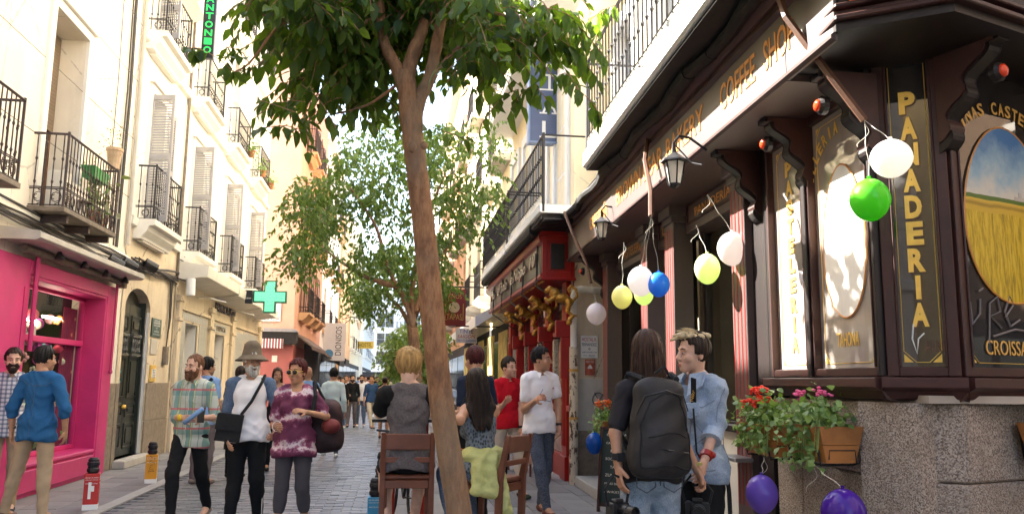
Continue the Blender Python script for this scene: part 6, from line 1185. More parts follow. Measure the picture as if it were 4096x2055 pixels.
CL = dict(bluesh=cloth('blue_chambray', (.02, .1, .24)), khaki=cloth('khaki_cotton', (.4, .29, .19)), black=cloth('black_cotton', (.012, .012, .013)), white=cloth('white_cotton', (.88, .84, .84), .03), red=cloth('red_pique', (.55, .008, .02)), cream=cloth('cream_chino', (.56, .48, .38), .05), navy=cloth('navy_cotton', (.015, .022, .045)), ltblue=cloth('light_blue_cotton', (.22, .36, .6)), grey=cloth('grey_marl', (.13, .115, .12), .25, s=60), capri=cloth('charcoal_leggings', (.065, .06, .07)), blacktee=cloth('faded_black_tee', (.03, .026, .027)), jade=cloth('pale_aqua_knit', (.6, .7, .68), .04), dkblue=cloth('dark_blue_jumper', (.03, .07, .16)), brownt=cloth('brown_grey_trousers', (.15, .12, .12)), teal=cloth('teal_dress', (.12, .25, .28)), rust=cloth('rust_trousers', (.2, .04, .03)), lime=mat('yellow_green_jacket', (.55, .55, .2), .6, .15, 8, .6, 22, dist=.02),
    jeans=denim('washed_jeans', (.1, .16, .24), (.3, .38, .46)), denimj=denim('light_denim_jacket', (.2, .27, .37), (.42, .5, .6)), dkjeans=denim('dark_jeans', (.01, .018, .04), (.025, .04, .075)), midjeans=denim('mid_blue_jeans', (.03, .07, .15), (.07, .13, .24)),
    plaid=stripe_check('green_pink_plaid', (.5, .52, .44), [('x', 6.5, .42, (.1, .25, .22), .75), ('z', 5.2, .35, (.12, .27, .25), .7), ('x', 6.5, .12, (.6, .55, .25), .7), ('z', 5.2, .1, (.6, .1, .12), .8), ('x', 13, .08, (.04, .1, .1), .6)]),
    check=stripe_check('navy_white_check', (.6, .6, .62), [('x', 22, .42, (.04, .06, .14), .6), ('z', 22, .42, (.04, .06, .14), .6)]))
n = NT('tie_dye'); x, y, z = n.xyz(); w = n.math('SINE', n.math('ADD', n.math('MULTIPLY', z, 26), n.math('MULTIPLY', n.noise(7, 4, rough=.7), 9))); CL['tiedye'] = n.fin(n.ramp(w, [(-.0, (.13, .02, .06)), (.45, (.22, .04, .1)), (.8, (.4, .16, .24)), (1, (.75, .62, .64))]), .8)
n = NT('knit_lace_top'); CL['lace'] = n.fin(n.ramp(n.n('ShaderNodeTexVoronoi', Vector=n.co((1, 1, .6)), Scale=60).outputs[0], [(.2, (.02, .025, .03)), (.6, (.16, .19, .22))]), .8)
SHOE = dict(brown=M['brown'], green=mat('green_suede', (.02, .035, .015), .8), maroon=mat('maroon_leather', (.1, .015, .015), .5), black=M['blackc'], white=M['white'], grey=cloth('grey_trainer', (.2, .16, .14)))
# canonical hand: wrist at origin, fingers towards -z, palm towards +x, thumb towards -y
def make_hand(curl):
    F = Field((-.07, -.08, -.21), (.09, .08, .05), .0045); F.cone((0, 0, .04), (0, 0, -.02), .026, .026, .01, flat=((1, 0, 0), .8)); F.ell((0, 0, -.05), (.017, .04, .05), .015)
    for i, (yy, ln) in enumerate(((-.03, .075), (-.011, .084), (.01, .078), (.029, .062))):
        p = Vector((0, yy, -.088)); a = .12+curl*.35; r = .0095
        for sg, f in enumerate((.45, .32, .25)):
            d = Vector((sin(a), .0, -cos(a)))*ln*f; q = p+d; F.cone(p, q, r, r*.92, .004); p = q; r *= .92; a += .2+curl*.55
    p = Vector((.004, -.03, -.03)); a = .5
    for f in (.035, .028): q = p+Vector((sin(a)*.6, -cos(a)*.62, -.75))*f; F.cone(p, q, .0125, .0105, .006); p = q; a += .5
    return F.surf()
HANDS = {'relaxed': make_hand(.35), 'grip': make_hand(1.15)}
def hand_at(kind, wr, d, palm, side, s):
    V, Fc = HANDS[kind]; V = V.copy()
    if side < 0: V[:, 1] *= -1; Fc = Fc[:, ::-1]
    z = -np.array(Vector(d).normalized()); x = np.array(palm, float); x -= z*(x@z); x /= np.linalg.norm(x)+1e-9; y = np.cross(z, x)
    return (V*s)@np.stack([x, y, z])+np.array(wr), Fc
def make_head(fem, fat, vs):
    F = Field((-.11, -.16, -.2), (.11, .14, .17), vs); w = .94 if fem else 1.0; w *= 1+.08*(fat-1)
    F.ell((0, .012, .04), (.074*w, .096, .096), .02); F.ell((0, -.03, -.045), (.058*w, .064, .062), .035); F.ell((0, -.068, -.095), (.024*w, .022, .02), .03)
    F.ell((0, -.08, .028), (.045, .012, .012), .02); F.cone((0, -.093, .012), (0, -.113, -.028), .009, .0135, .01); F.ell((0, -.103, -.033), (.017, .012, .009), .008)
    for s in (-1, 1): F.ell((s*.031, -.096, .004), (.017, .014, .011), .012, sub=True); F.ell((s*.045, -.062, -.03), (.022, .024, .022), .02); F.ell((s*.075*w, .012, -.008), (.008, .02, .03), .008)
    F.ell((0, -.088, -.064), (.023, .01, .006), .006); F.ell((0, -.086, -.074), (.02, .01, .006), .006); F.cone((0, .03, -.05), (0, .03, -.155), .052*w if not fem else .046, .044 if not fem else .04, .03)
    return F.surf()
HEADS = {}
def xf(VF, R, t, s=1.): V, F = VF; return (V*s)@np.array(R).T+np.array(t), F
def hair_field(style, vs):
    F = Field((-.17, -.17, -.5 if style.startswith('long') else -.2), (.17, .2, .21), vs); t = dict(buzz=.004, short=.012, crop=.01, tousled=.022, bun=.014, long=.014, longw=.016, quiff=.013).get(style, .012)
    F.ell((0, .014, .042), (.075+t, .096+t, .096+t), .01)
    if style == 'tousled':
        for i in range(26): a = random.uniform(-.075, .075); F.ell((a, random.uniform(-.1, .06), .125+random.uniform(-.02, .02)-abs(a)*.3), (.022, .028, .022), .012)
        if style == 'bun': F.ell((.02, .06, .12), (.05, .05, .045), .02); F.ell((0, -.06, .115), (.06, .045, .03), .02)
    X, Y, Z = F.grid()
    hl = {'buzz': .09, 'tousled': .075, 'quiff': .085, 'long': .085, 'longw': .08}.get(style, .08)
    F.cut(np.minimum(-.058-Y, hl-Z+0*X)); F.cut(np.minimum(.0-Y, -.0-Z+0*X) if style[:4] != 'long' else np.minimum(-.02-Y, .02-Z+0*X))
    F.cut(np.minimum(-.03-Y, .055-Z+.0*X))
    if style[:4] != 'long': F.cut(-.075-Z+0*X+0*Y)
    if style == 'long': F.cone((0, .06, .0), (0, .085, -.25), .078, .07, .03, flat=((0, 1, 0), .6)); [F.cone((s*.062, .02, 0), (s*.075, .055, -.22), .03, .035, .02) for s in (-1, 1)]
    if style == 'longw': F.cone((0, .05, .0), (.01, .1, -.34), .08, .05, .03, flat=((0, 1, 0), .7)); [F.cone((s*.062, .02, 0), (s*.09, .07, -.2), .03, .034, .03) for s in (-1, 1)]; [F.cone((s*.09, .07, -.2), (s*.05, .1, -.38), .034, .015, .02) for s in (-1, 0, 1)]
    ph = np.arctan2(X, Y+.02); F.f += (.0035*np.sin(ph*26+Z*14)+.0025*np.sin(ph*11-Z*30+X*20)).astype(np.float32); return F.surf()
HC = {}
from mathutils.bvhtree import BVHTree
def part_of(o, nm): return [c for c in o.children if c.name.split('.')[0] == nm][0] if o.children else [c for c in kids(o) if c.name.split('.')[0] == nm][0]
def seam(p, nm, lines, r, m, name='seam', off=.002, n=10):
    """thread laid on the cloth surface"""
    me = part_of(p, nm).data; bt_ = BVHTree.FromPolygons([v.co for v in me.vertices], [f.vertices for f in me.polygons])
    for ln_ in lines:
        pts = []; L = [Vector(q) for q in ln_]
        for i in range(len(L)-1):
            for k in range(n): pts.append(L[i]+(L[i+1]-L[i])*k/n)
        pts.append(L[-1]); out = []
        for q in pts:
            loc, nn_, _, _ = bt_.find_nearest(q)
            if loc is not None: out.append(loc+nn_*off)
        if len(out) > 1: MB().tube(out, r, 4).build(name, m, p)
J0 = dict(pel=(0, .01, .95), sh=(.163, .015, 1.412), el=(.215, .05, 1.13), wr=(.25, -.03, .9), hip=(.088, .01, .92), kn=(.1, -.015, .5), an=(.105, .03, .085))
def person(label, px, y, h, face, skin='light', hair='dark', hstyle='short', head=(0, 0), fem=False, fat=1.0, top='white', sleeve=.5, hem=.86, bottom='black', leg=1.0, shoe='black', shoesock=None, pose=None, dz=0, lean=0, roll=0, hands=('relaxed', 'relaxed'), palms=None, beard=None, near=True, collar=False, tank=False, sleevemat=None, brows=True, loose=.016, x=None, buttons=False, group=None):
    s = h/1.75; X0 = at(px, 1500, y).x if x is None else x; o = T('person', label, 'person', (X0, y, 0), face, group); pose = pose or {}
    inv = (Matrix.Translation((X0, y, 0)) @ Matrix.Rotation(face, 4, 'Z')).inverted(); vs = .012 if near else .02
    up = Matrix.Translation((0, 0, dz)) @ Matrix.Translation(Vector(J0['pel'])*s) @ Matrix.Rotation(lean, 4, 'X') @ Matrix.Rotation(roll, 4, 'Y') @ Matrix.Translation(-Vector(J0['pel'])*s)
    Ru = np.array(up.to_3x3()); U = lambda p: np.array(up @ (Vector(p)*s))
    def J(n, k, upper):
        q = pose.get(n+k)
        if q is None: sx = -1 if k == 'R' else 1; p = J0[n]; ww = (.9 if fem else 1)*(1+.12*(fat-1)) if n in ('sh', 'el', 'wr') else 1; p = (p[0]*sx*ww, p[1], p[2]); return U(p) if upper else np.array(Vector(p)*s)
        if len(q) == 4: return np.array(inv @ at(q[1], q[2], q[3]))
        return np.array(q, float)
    P = {n+k: J(n, k, n in ('sh', 'el', 'wr')) for n in ('sh', 'el', 'wr', 'hip', 'kn', 'an') for k in 'RL'}
    for k in 'RL':
        for a, b, L0, L1 in (('sh', 'el', .3, 0), ('el', 'wr', .265, 0)):   # keep limbs at human length
            v = P[b+k]-P[a+k]; l = np.linalg.norm(v); mx = L0*s*1.08
            if l > mx: P[b+k] = P[a+k]+v*mx/l
    feet = {}
    for k in 'RL':
        t = pose.get('toe'+k); feet[k] = P['an'+k]+np.array(t if t is not None else (0, -.15*s, -.05*s))
    allp = np.array(list(P.values())+list(feet.values())+[U((0, 0, 1.5))]); lo = allp.min(0)-.16; hi = allp.max(0)+.16; lo[2] = max(lo[2], -.06)
    def torso(F, g=0., k=.05):
        w = (.94 if fem else 1.0); q = s*(1+.0)
        F.ell(U((0, .01, 1.3)), np.array((.148*w*(1+.3*(fat-1))+g, .1*fat+g, .18))*q, k, Ru); F.ell(U((0, .005-.03*(fat-1), 1.13)), np.array((.128*w*fat+g, .092*fat*(1+.2*(fat-1))+g, .15))*q, k, Ru); F.ell(U((0, .02, .97)), np.array((.15*(1.04 if fem else 1)*(1+.4*(fat-1))+g, .112*fat+g, .13))*q, k, Ru)
        F.cone(P['shR']*.88+U((0, .01, 1.43))*.12, P['shL']*.88+U((0, .01, 1.43))*.12, (.052+g)*q, (.052+g)*q, k)
        for sx in (-1, 1): F.cone(U((sx*.11, .02, 1.44)), U((sx*.03, .03, 1.5)), (.045+g*.6)*q, (.042+g*.3)*q, k*.8)
        if fem:
            for sx in (-1, 1): F.ell(U((sx*.068, -.08, 1.27)), np.array((.058+g, .05+g, .058+g))*q, .03, Ru)
    def arm(F, k_, f0=0, f1=2, g=0., cap=False, k=.02):
        a, b, c = P['sh'+k_], P['el'+k_], P['wr'+k_]; m = .88 if fem else 1
        e = b if f1 >= 1 else a+(b-a)*f1; F.cone(a, e, (.05*m+g)*s, ((.05-.01*min(f1, 1))*m+g)*s, k)
        if f1 > 1: e2 = b+(c-b)*(f1-1); F.cone(b, e2, (.041*m+g)*s, ((.041-.014*(f1-1))*m+g)*s, k)
    def legs(F, k_, f1=2., g=0., k=.03):
        a, b, c = P['hip'+k_], P['kn'+k_], P['an'+k_]; t = fat**.5*(1.05 if fem else 1)
        e = b if f1 >= 1 else a+(b-a)*f1; F.cone(a, e, (.08*t+g)*s, ((.08-.025*min(f1, 1))*t+g)*s, k)
        if f1 > 1:
            e2 = b+(c-b)*(f1-1); F.cone(b, e2, (.055*t+g)*s, ((.055-.02*(f1-1))*t+g)*s, k); m_ = b+(c-b)*.3+np.array((0, .012, 0)); 
            if f1 > 1.4: F.ell(m_, np.array((.05*t+g, .052*t+g, .1))*s, k)
    F = Field(lo, hi, vs); torso(F, -.002 if tank else -.016)
    for k in 'RL': arm(F, k); legs(F, k, 2., -.008 if bottom and leg > 1 else 0); F.cone(P['an'+k], P['an'+k]+(feet[k]-P['an'+k])*.9, .036*s, .03*s, .02)
    F.cone(U((0, .02, 1.45)), U((0, .01, 1.53)), .042*s, .044*s, .02)
    parts = [F.surf()]; hk = (fem, fat > 1.1, near)
    if hk not in HEADS: HEADS[hk] = make_head(fem, fat, .006 if near else .009)
    Rh = Ru@np.array(Matrix.Rotation(head[0], 3, 'Z') @ Matrix.Rotation(head[1], 3, 'X')); hc = U((0, -.012, 1.625)); HS = s*(.97 if fem else 1.)*1.02; parts.append(xf(HEADS[hk], Rh, hc, HS))
    HT = lambda VF: xf(VF, Rh, hc, HS)
    for i, k in enumerate('RL'):
        d = P['wr'+k]-P['el'+k]; d = d/np.linalg.norm(d); pm = palms[i] if palms and palms[i] else ((1, 0, 0) if k == 'R' else (-1, 0, 0)); parts.append(hand_at(hands[i], P['wr'+k]-d*.01, d, pm, -1 if k == 'R' else 1, s*(.93 if fem else 1)))
    put('body', npmesh('body', parts, SKIN[skin]), o)
    def wrinkle(F, A=.005):
        X, Y, Z = F.grid(); F.f += (A*1.5*(np.abs(np.sin(Z*17+X*14+1.6*np.sin(Y*22+Z*9+px)))-.6)*np.sin(X*13+Z*7+px)+A*.9*(np.abs(np.sin(Z*31-X*24+Y*20+1.5*np.sin(X*19+px)))-.6)).astype(np.float32)
    if bottom:
        F = Field(lo, hi, vs); F.ell(U((0, .02, .96)), np.array((.152+.004, .115*fat+.004, .13))*s*(1.04 if fem else 1), .04, Ru); F.ell(U((0, .0, 1.04)), np.array((.138*fat**.5, .1*fat, .07))*s, .03, Ru)
        for k in 'RL': legs(F, k, leg, .012 if bottom != 'capri' else .004)
        X, Y, Z = F.grid(); wz = U((0, 0, 1.06))[2]; F.cut(Z-wz+0*X+0*Y)
        if leg >= 2:
            c_ = min(P['anR'][2], P['anL'][2])-.045; F.cut(c_-Z+0*X+0*Y)
        wrinkle(F, .0045 if bottom != 'capri' else .001); put('trousers' if leg > 1.2 else 'shorts', npmesh('trousers', [F.surf()], CL[bottom]), o)
    # upper garment
    F = Field(lo, hi, vs); g = loose; torso(F, g*.5, .035)
    if not tank:
        F.cone(U((-.06, .03, 1.44)), U((.06, .03, 1.44)), (.05+g*.5)*s, (.05+g*.5)*s, .03)
        if sleevemat is None:
            for k in 'RL': arm(F, k, 0, sleeve, g*.65 if sleeve > 1 else g*.8)
    F.cone(U((0, .01, 1.15)), U((0, .015, hem)), (.085*fat+g*.6)*s, (.112*fat+g*.7)*s, .04, flat=(Ru@np.array((0, 1, 0)), .86)); F.ell(U((0, .012, .98)), np.array((.176*fat**.6+g*.5, .125*fat+g*.6, .16))*s, .035, Ru); F.ell(U((0, .012, hem+.04)), np.array((.19*fat**.6+g*.5, .13*fat+g*.6, .13))*s, .035, Ru)
    X, Y, Z = F.grid(); um = up.inverted().to_3x3(); pt = up.inverted(); zl = pt[2][0]*X+pt[2][1]*Y+pt[2][2]*Z+pt[2][3]; yl = pt[1][0]*X+pt[1][1]*Y+pt[1][2]*Z+pt[1][3]
    F.cut(hem*s-zl+.012*np.sin(X*17+1)*1.0); nk = U((0, -.045 if not fem else -.07, 1.51)); rr = (.058 if not fem else .085)*s; F.cut(rr-np.sqrt((X-nk[0])**2+(Y-nk[1])**2+(Z-nk[2])**2))
    if tank:
        F.cut(np.minimum(zl-1.40*s, .0*X+1)+0*Y if False else zl-(1.37*s+0*X))
    else: F.cut(zl-1.505*s+0*X)
    wrinkle(F, .005 if loose < .03 else .009); put('shirt', npmesh('shirt', [F.surf()], CL[top]), o)
    if sleevemat is not None:
        for k in 'RL':
            F = Field(P['sh'+k]-.2*s-.16, P['sh'+k]+.2*s+.16, vs); arm(F, k, 0, sleeve, g*.8); F.cone(P['sh'+k], P['sh'+k]+(U((0, .01, 1.47))-P['sh'+k])*.62, (.055+g*.7)*s, (.045+g*.4)*s, .03); wrinkle(F, .004); put('sleeve', npmesh('sleeve', [F.surf()], CL[sleevemat]), o)
    if tank:
        mb = MB()
        for sx in (-1, 1): mb.tube([U((sx*.075, -.085, 1.33)), U((sx*.085, -.05, 1.45)), U((sx*.08, .03, 1.485)), U((sx*.07, .115, 1.36))], .008, 5)
        mb.build('shoulder_strap', CL[top], o)
    if collar:
        mb = MB(); pts = [U((.062*sin(a), .01-.06*cos(a), 1.475+.018*(1+cos(a+pi))/2-.0)) for a in np.linspace(.35, 2*pi-.35, 16)]; mb.tube(pts, [.013*s]*16, 6)
        for sx in (-1, 1): a, b, c_ = U((sx*.02, -.055, 1.485)), U((sx*.07, -.03, 1.49)), U((sx*.065, -.105, 1.425)); mb.add([a, b, c_, a*.995+b*.0+np.array((0, .0, -.01)), b+np.array((0, 0, -.012)), c_+np.array((0, 0, -.008))], [(0, 2, 1), (3, 4, 5), (0, 1, 4, 3), (1, 2, 5, 4), (2, 0, 3, 5)])
        mb.build('collar', CL[top], o, smooth=False)
    # shoes
    for k in 'RL':
        F = Field(np.minimum(P['an'+k], feet[k])-.14, np.maximum(P['an'+k], feet[k])+.14, .009 if near else .015); a = P['an'+k]; t = feet[k]; u = t-a; hl = a-np.array((0, 0, .035*s)); dd = np.array((u[0], u[1], 0)); dd /= np.linalg.norm(dd)+1e-9
        F.cone(hl-dd*.03*s, t-dd*.02*s, .04*s, .036*s, .02, flat=((0, 0, 1), .85)); F.cone(t-dd*.05*s, t+dd*.025*s, .04*s, .034*s, .02, flat=((0, 0, 1), .75)); F.cone(a, hl, .036*s, .042*s, .02)
        X, Y, Z = F.grid()
        if abs(dz) < .01 and P['an'+k][2] < .12: F.cut(.003-Z+0*X+0*Y)
        put('shoe', npmesh('shoe', [F.surf()], SHOE[shoe]), o)
        if shoesock: MB().tube([a+np.array((0, 0, -.01)), a+(P['kn'+k]-a)*.22], .036*s, 10).build('sock', CL[shoesock], o)
    if hstyle != 'bald':
        kk = (hstyle, near)
        if kk not in HC: HC[kk] = hair_field(hstyle, .007 if near else .011)
        put('hair', npmesh('hair', [HT(HC[kk])], HAIR[hair] if not (hstyle == 'quiff') else [HAIR['dark']]), o)
        if hstyle == 'quiff':
            F = Field((-.13, -.17, .03), (.13, .13, .22), .007); F.ell((0, -.01, .105), (.052, .078, .045), .02); rs = random.getstate(); random.seed(3)
            for i in range(22): a = random.uniform(-.055, .055); b = random.uniform(-.09, .06); F.cone((a+.01, b+.05, .125-abs(a)*.35), (a-.02, b-.035, .155-abs(a)*.6-max(0, -b)*.3), .016, .005, .006)
            F.cone((-.03, -.07, .12), (-.07, -.12, .085), .02, .007, .01); F.cone((.02, -.08, .12), (-.02, -.135, .085), .02, .007, .01); random.setstate(rs); put('hair', npmesh('hair', [HT(F.surf())], HAIR['bleach']), o)
    tfm = lambda p: Rh@(np.array(p)*HS)+hc
    if near and hstyle not in ('bald', 'buzz'):
        st = random.getstate(); random.seed(int(abs(px)+y*10)); mb = MB(); lg = hstyle[:4] == 'long'; L = {'tousled': .075, 'quiff': .06, 'bun': .035}.get(hstyle, .022)
        for i in range(420 if hstyle in ('quiff', 'tousled') else 170):
            th = random.uniform(0, 2*pi); ph = random.uniform(.1 if not lg else -.2, 1.5); d = np.array((cos(th)*cos(ph), sin(th)*cos(ph), sin(ph))); b = np.array((0, .014, .042))+d*np.array((.084, .104, .104))
            if d[1] < -.2 and ph < .75: continue
            tz = np.array((-d[1], d[0], .0))*random.uniform(-.6, .6)+d*random.uniform(.15, .8)+np.array((0, -.3 if hstyle in ('quiff', 'tousled') else .2, -.3))
            if hstyle == 'quiff':
                if ph < .9: continue
                tz = np.array((random.uniform(-.5, .1), -1.0, random.uniform(-.1, .5)))
            if lg:
                q = np.array((b[0]*.95, max(b[1], .02)+.02, -.25 if hstyle == 'long' else -.34)); mid = (b+q)/2+np.array((b[0]*.15, .035, .03)); mb.tube([tfm(b), tfm(mid), tfm(q+np.array((random.uniform(-.02, .02), random.uniform(0, .03), random.uniform(-.06, .04))))], [.0022, .002, .001], 3)
            else: mb.tube([tfm(b), tfm(b+tz*L*.5), tfm(b+tz*L+np.array((0, 0, -.006)))], [.0028, .002, .0006], 3)
        random.setstate(st); tag(mb.build('hair_strands', HAIR['bleach' if hstyle == 'quiff' else hair], o), kind='stuff')
    if near:
        for sx in (-1, 1):
            MB().ball(tfm((sx*.031, -.0855, .003)), .0095*s, .0095*s, .006*s, 10, 6).build('eye', M['eyewhite'], o, smooth=True); MB().ball(tfm((sx*.031, -.092, .003)), .0055*s, .004*s, .0055*s, 8, 5).build('iris', M['maroond'], o, smooth=True)
            if brows: MB().tube([tfm((sx*.014, -.099, .026)), tfm((sx*.032, -.099, .033)), tfm((sx*.05, -.085, .027))], [.003, .0042, .002], 5).build('eyebrow', HAIR[hair if hair not in ('blond', 'bleach') else 'brown'], o)
        MB().ball(tfm((0, -.093, -.064)), .02*s, .008, .0035*s, 10, 5).ball(tfm((0, -.091, -.0735)), .017*s, .009, .0045*s, 10, 5).build('lips', mat('lips', (.42, .13, .1) if not fem else (.45, .05, .06), .4) if fem or not beard else M['brown'], o, smooth=True)
    if beard:
        F = Field((-.1, -.15, -.16), (.1, .06, .05), .006); t = beard[1]; F.ell((0, -.03, -.045), (.06+t*.6, .066+t, .064+t), .02); F.ell((0, -.07, -.1), (.03+t, .026+t, .024+t*1.3), .02); X, Y, Z = F.grid(); F.cut(Z+.022+np.abs(X)*-.35+0*Y+np.maximum(0, .0-Y-.06)*.5); F.cut(Y-.0+0*X+0*Z)
        F.ell((0, -.094, -.0665), (.021, .03, .0085), .002, sub=True); F.ell((0, -.108, -.047), (.026, .008, .007), .006); F.f += (.0015*np.sin(X*300)*np.sin(Z*260+Y*100)).astype(np.float32); put('beard', npmesh('beard', [HT(F.surf())], HAIR[beard[0]]), o)
    o['_'] = 0; del o['_']; return o, P, U, tfm, inv
def belong(name, label, cat, mb_list, loc=None, rz=0, p=None):
    """a thing carried or worn: a top-level empty at the wearer's frame"""
    o = T(name, label, cat, p.location, p.rotation_euler.z)
    for nm, mb, m, sm in mb_list: mb.build(nm, m, o, smooth=sm) if isinstance(mb, MB) else put(nm, npmesh(nm, [mb], m), o)
    return o
def W(px, py, y): return ('w', px, py, y)
PI = pi
# 1, 2 : the pair at the pink shop
p, P, U, tf, iv = person('bearded man in a navy and white checked shirt at the left edge', 48, 9.75, 1.74, .35, skin='light', hair='dark', hstyle='short', top='check', sleeve=1.7, hem=.8, bottom='khaki', shoe='black', beard=('dark', .012), leg=2, collar=True, head=(.1, 0))
belong('shopping_bag', 'dark printed carrier bag held by the man in the checked shirt', 'bag', [('bag', MB().box(-.42, -.12, -.3, -.18, .25, .72), mat('dark_printed_bag', (.02, .03, .06), .5, .8, 12), False), ('handle', MB().tube([(-.36, -.24, .72), (-.3, -.2, .86), (-.24, -.24, .72)], .006, 5), M['blackc'], False)], p=p)
p, P, U, tf, iv = person('man in a blue untucked shirt and khaki trousers seen from behind', 172, 9.25, 1.75, PI-.15, skin='tan', hair='black', hstyle='short', top='bluesh', sleeve=1.25, hem=.8, bottom='khaki', leg=2, shoe='brown', loose=.03, collar=True, head=(-.45, 0), pose=dict(anL=(.3, -.05, .085), knL=(.2, -.04, .5), anR=(-.13, .02, .085), elL=(.26, .04, 1.13), wrL=(.28, -.02, .9), elR=(-.28, .04, 1.13), wrR=(-.26, -.04, .9)))
MB().tube([P['wrL']+np.array((0, 0, .02)), P['wrL']+np.array((0, 0, .045))], .034, 12).build('wristband', M['blackc'], p)
seam(p, 'shirt', [[U((-.17, .2, 1.4)), U((0, .2, 1.39)), U((.17, .2, 1.4))], [U((0, .2, 1.39)), U((0, .2, 1.1)), U((0, .2, .85))]], .002, CL['dkjeans']); seam(p, 'trousers', [[(0, .2, .95), (0, .2, .8)]], .002, CL['brownt'])
# 3 : plaid man
p, P, U, tf, iv = person('bald bearded man in a green and pink plaid shirt holding a phone', 778, 8.95, 1.68, -.2, skin='light', hair='ginger', hstyle='buzz', top='plaid', sleeve=1.05, hem=.78, bottom='black', leg=2, shoe='grey', beard=('ginger', .016), collar=True, head=(-.3, 0), loose=.024, hands=('grip', 'grip'), palms=((1, .3, 0), (-1, .3, 0)),
    pose=dict(elR=W(700, 1690, 8.9), wrR=W(748, 1672, 8.6), elL=W(868, 1690, 8.9), wrL=W(800, 1672, 8.6), anR=(-.02, -.28, .1), knR=(-.06, -.22, .52), anL=(.1, .28, .14), knL=(.1, .08, .5), toeL=(0, -.13, -.09)))
seam(p, 'shirt', [[U((0, -.2, 1.45)), U((0, -.2, 1.2)), U((0, -.2, .82))], [U((.08, -.2, 1.33)), U((.13, -.2, 1.33)), U((.13, -.2, 1.25)), U((.08, -.2, 1.25)), U((.08, -.2, 1.33))]], .002, M['whited'])
h = iv @ at(778, 1658, 8.5); belong('leaflet', 'pale blue rolled leaflet in the plaid man\'s hands', 'leaflet', [('roll', MB().tube([h+Vector((-.1, 0, -.08)), h+Vector((.08, 0, .06))], .022, 10), CL['ltblue'], True)], p=p)
h = iv @ at(803, 1668, 8.5); belong('mobile_phone', 'dark phone in the plaid man\'s left hand', 'phone', [('casing', MB().box(h.x-.03, h.x+.035, h.y-.01, h.y, h.z-.05, h.z+.06), M['blackp'], False)], p=p)
q = P['wrR']; MB().tube([q+np.array((-.03, 0, .01)), q+np.array((-.055, 0, .0))], .034, 10).build('bracelet', mat('yellow_bracelet', (.7, .45, .02), .5), p)
# 4, 4b : behind them
p, P, U, tf, iv = person('dark-haired man in light blue shirt walking away behind the plaid man', 828, 12.2, 1.73, PI-.35, skin='tan', hair='black', hstyle='short', top='ltblue', sleeve=.7, hem=.84, bottom='brownt', leg=2, shoe='grey', collar=True, head=(-.3, 0), pose=dict(wrR=(-.2, -.14, 1.0)))
belong('shoulder_bag', 'dark blue bag strap across the light blue shirt', 'bag', [('strap', MB().tube([(-.16, .12, 1.45), (-.02, .16, 1.28), (.14, .15, 1.1)], .024, 6), CL['navy'], False), ('bag', MB().box(.06, .26, .13, .24, .92, 1.14), CL['navy'], False)], p=p)
person('person in a navy top half hidden behind the man with the hat', 962, 13, 1.62, PI, hair='dark', top='navy', bottom='black', leg=2, head=(.2, 0), near=False)
# 5 : hat man
p, P, U, tf, iv = person('white-bearded man in a bucket hat and white t-shirt with blue sleeves', 1006, 8.5, 1.73, .12, skin='tan', hair='grey', hstyle='short', fat=1.22, top='white', sleevemat='dkj' if 0 else 'midjeans', sleeve=.8, hem=.86, bottom='black', leg=2, shoe='black', beard=('grey', .016), head=(.3, 0), loose=.02, hands=('relaxed', 'grip'),
    pose=dict(elR=W(898, 1690, 8.55), wrR=W(912, 1770, 8.3), elL=W(1135, 1690, 8.5), wrL=W(1095, 1738, 8.2), anR=(-.13, -.1, .09), anL=(.13, .12, .09)))
F = Field((-.19, -.22, .0), (.19, .22, .22), .008); F.cone((0, .01, .05), (0, .012, .14), .105, .085, .02); F.cut(-F.grid()[2]+.055+0*F.grid()[0]+0*F.grid()[1]); V, Fc = F.surf(); br = MB().lathe((0, .01, 0), [(.1, .075), (.155, .03), (.165, .02), (.15, .028), (.1, .065)], 28); hatm = cloth('olive_brown_felt', (.17, .13, .09), .3)
ht = put('hat', npmesh('hat', [xf((V, Fc), np.eye(3), (0, 0, 0))], hatm), p); R4 = Matrix.Rotation(.3, 4, 'Z') @ Matrix.Rotation(-.05, 4, 'X'); ht.matrix_local = Matrix.Translation(tf((0, 0, 0))) @ R4; b2 = br.build('hat_brim', hatm, p, smooth=True); b2.matrix_local = Matrix.Translation(tf((0, 0, 0))) @ R4
gl = MB()
for sx in (-1, 1): gl.tube([tf((sx*.031+.019*cos(a), -.104, .003+.014*sin(a))) for a in np.linspace(0, 2*pi, 13)], .0014, 4)
gl.build('spectacles', M['steel'], p)
b = U((-.17, -.16, 1.0)); belong('messenger_bag', 'black messenger bag across the chest of the man in the hat', 'bag', [('bag', MB().obox(Matrix.Translation(b) @ Matrix.Rotation(.12, 4, 'Y'), .23, .09, .26), M['blackc'], False), ('flap', MB().obox(Matrix.Translation(b+np.array((0, -.05, .05))) @ Matrix.Rotation(.12, 4, 'Y'), .24, .02, .15), M['blackc'], False), ('strap', MB().tube([b+np.array((.1, -.02, .12)), U((.02, -.155, 1.25)), U((.1, -.11, 1.42)), U((.13, .0, 1.5)), U((.08, .12, 1.4))], .016, 5), M['blackc'], False)], p=p)
for sx in (-1, 1): MB().tube([(sx*.17, -.0, .9), (sx*.16, .0, .5), (sx*.165, .02, .15)], .004, 4).build('piping', M['white'], p)
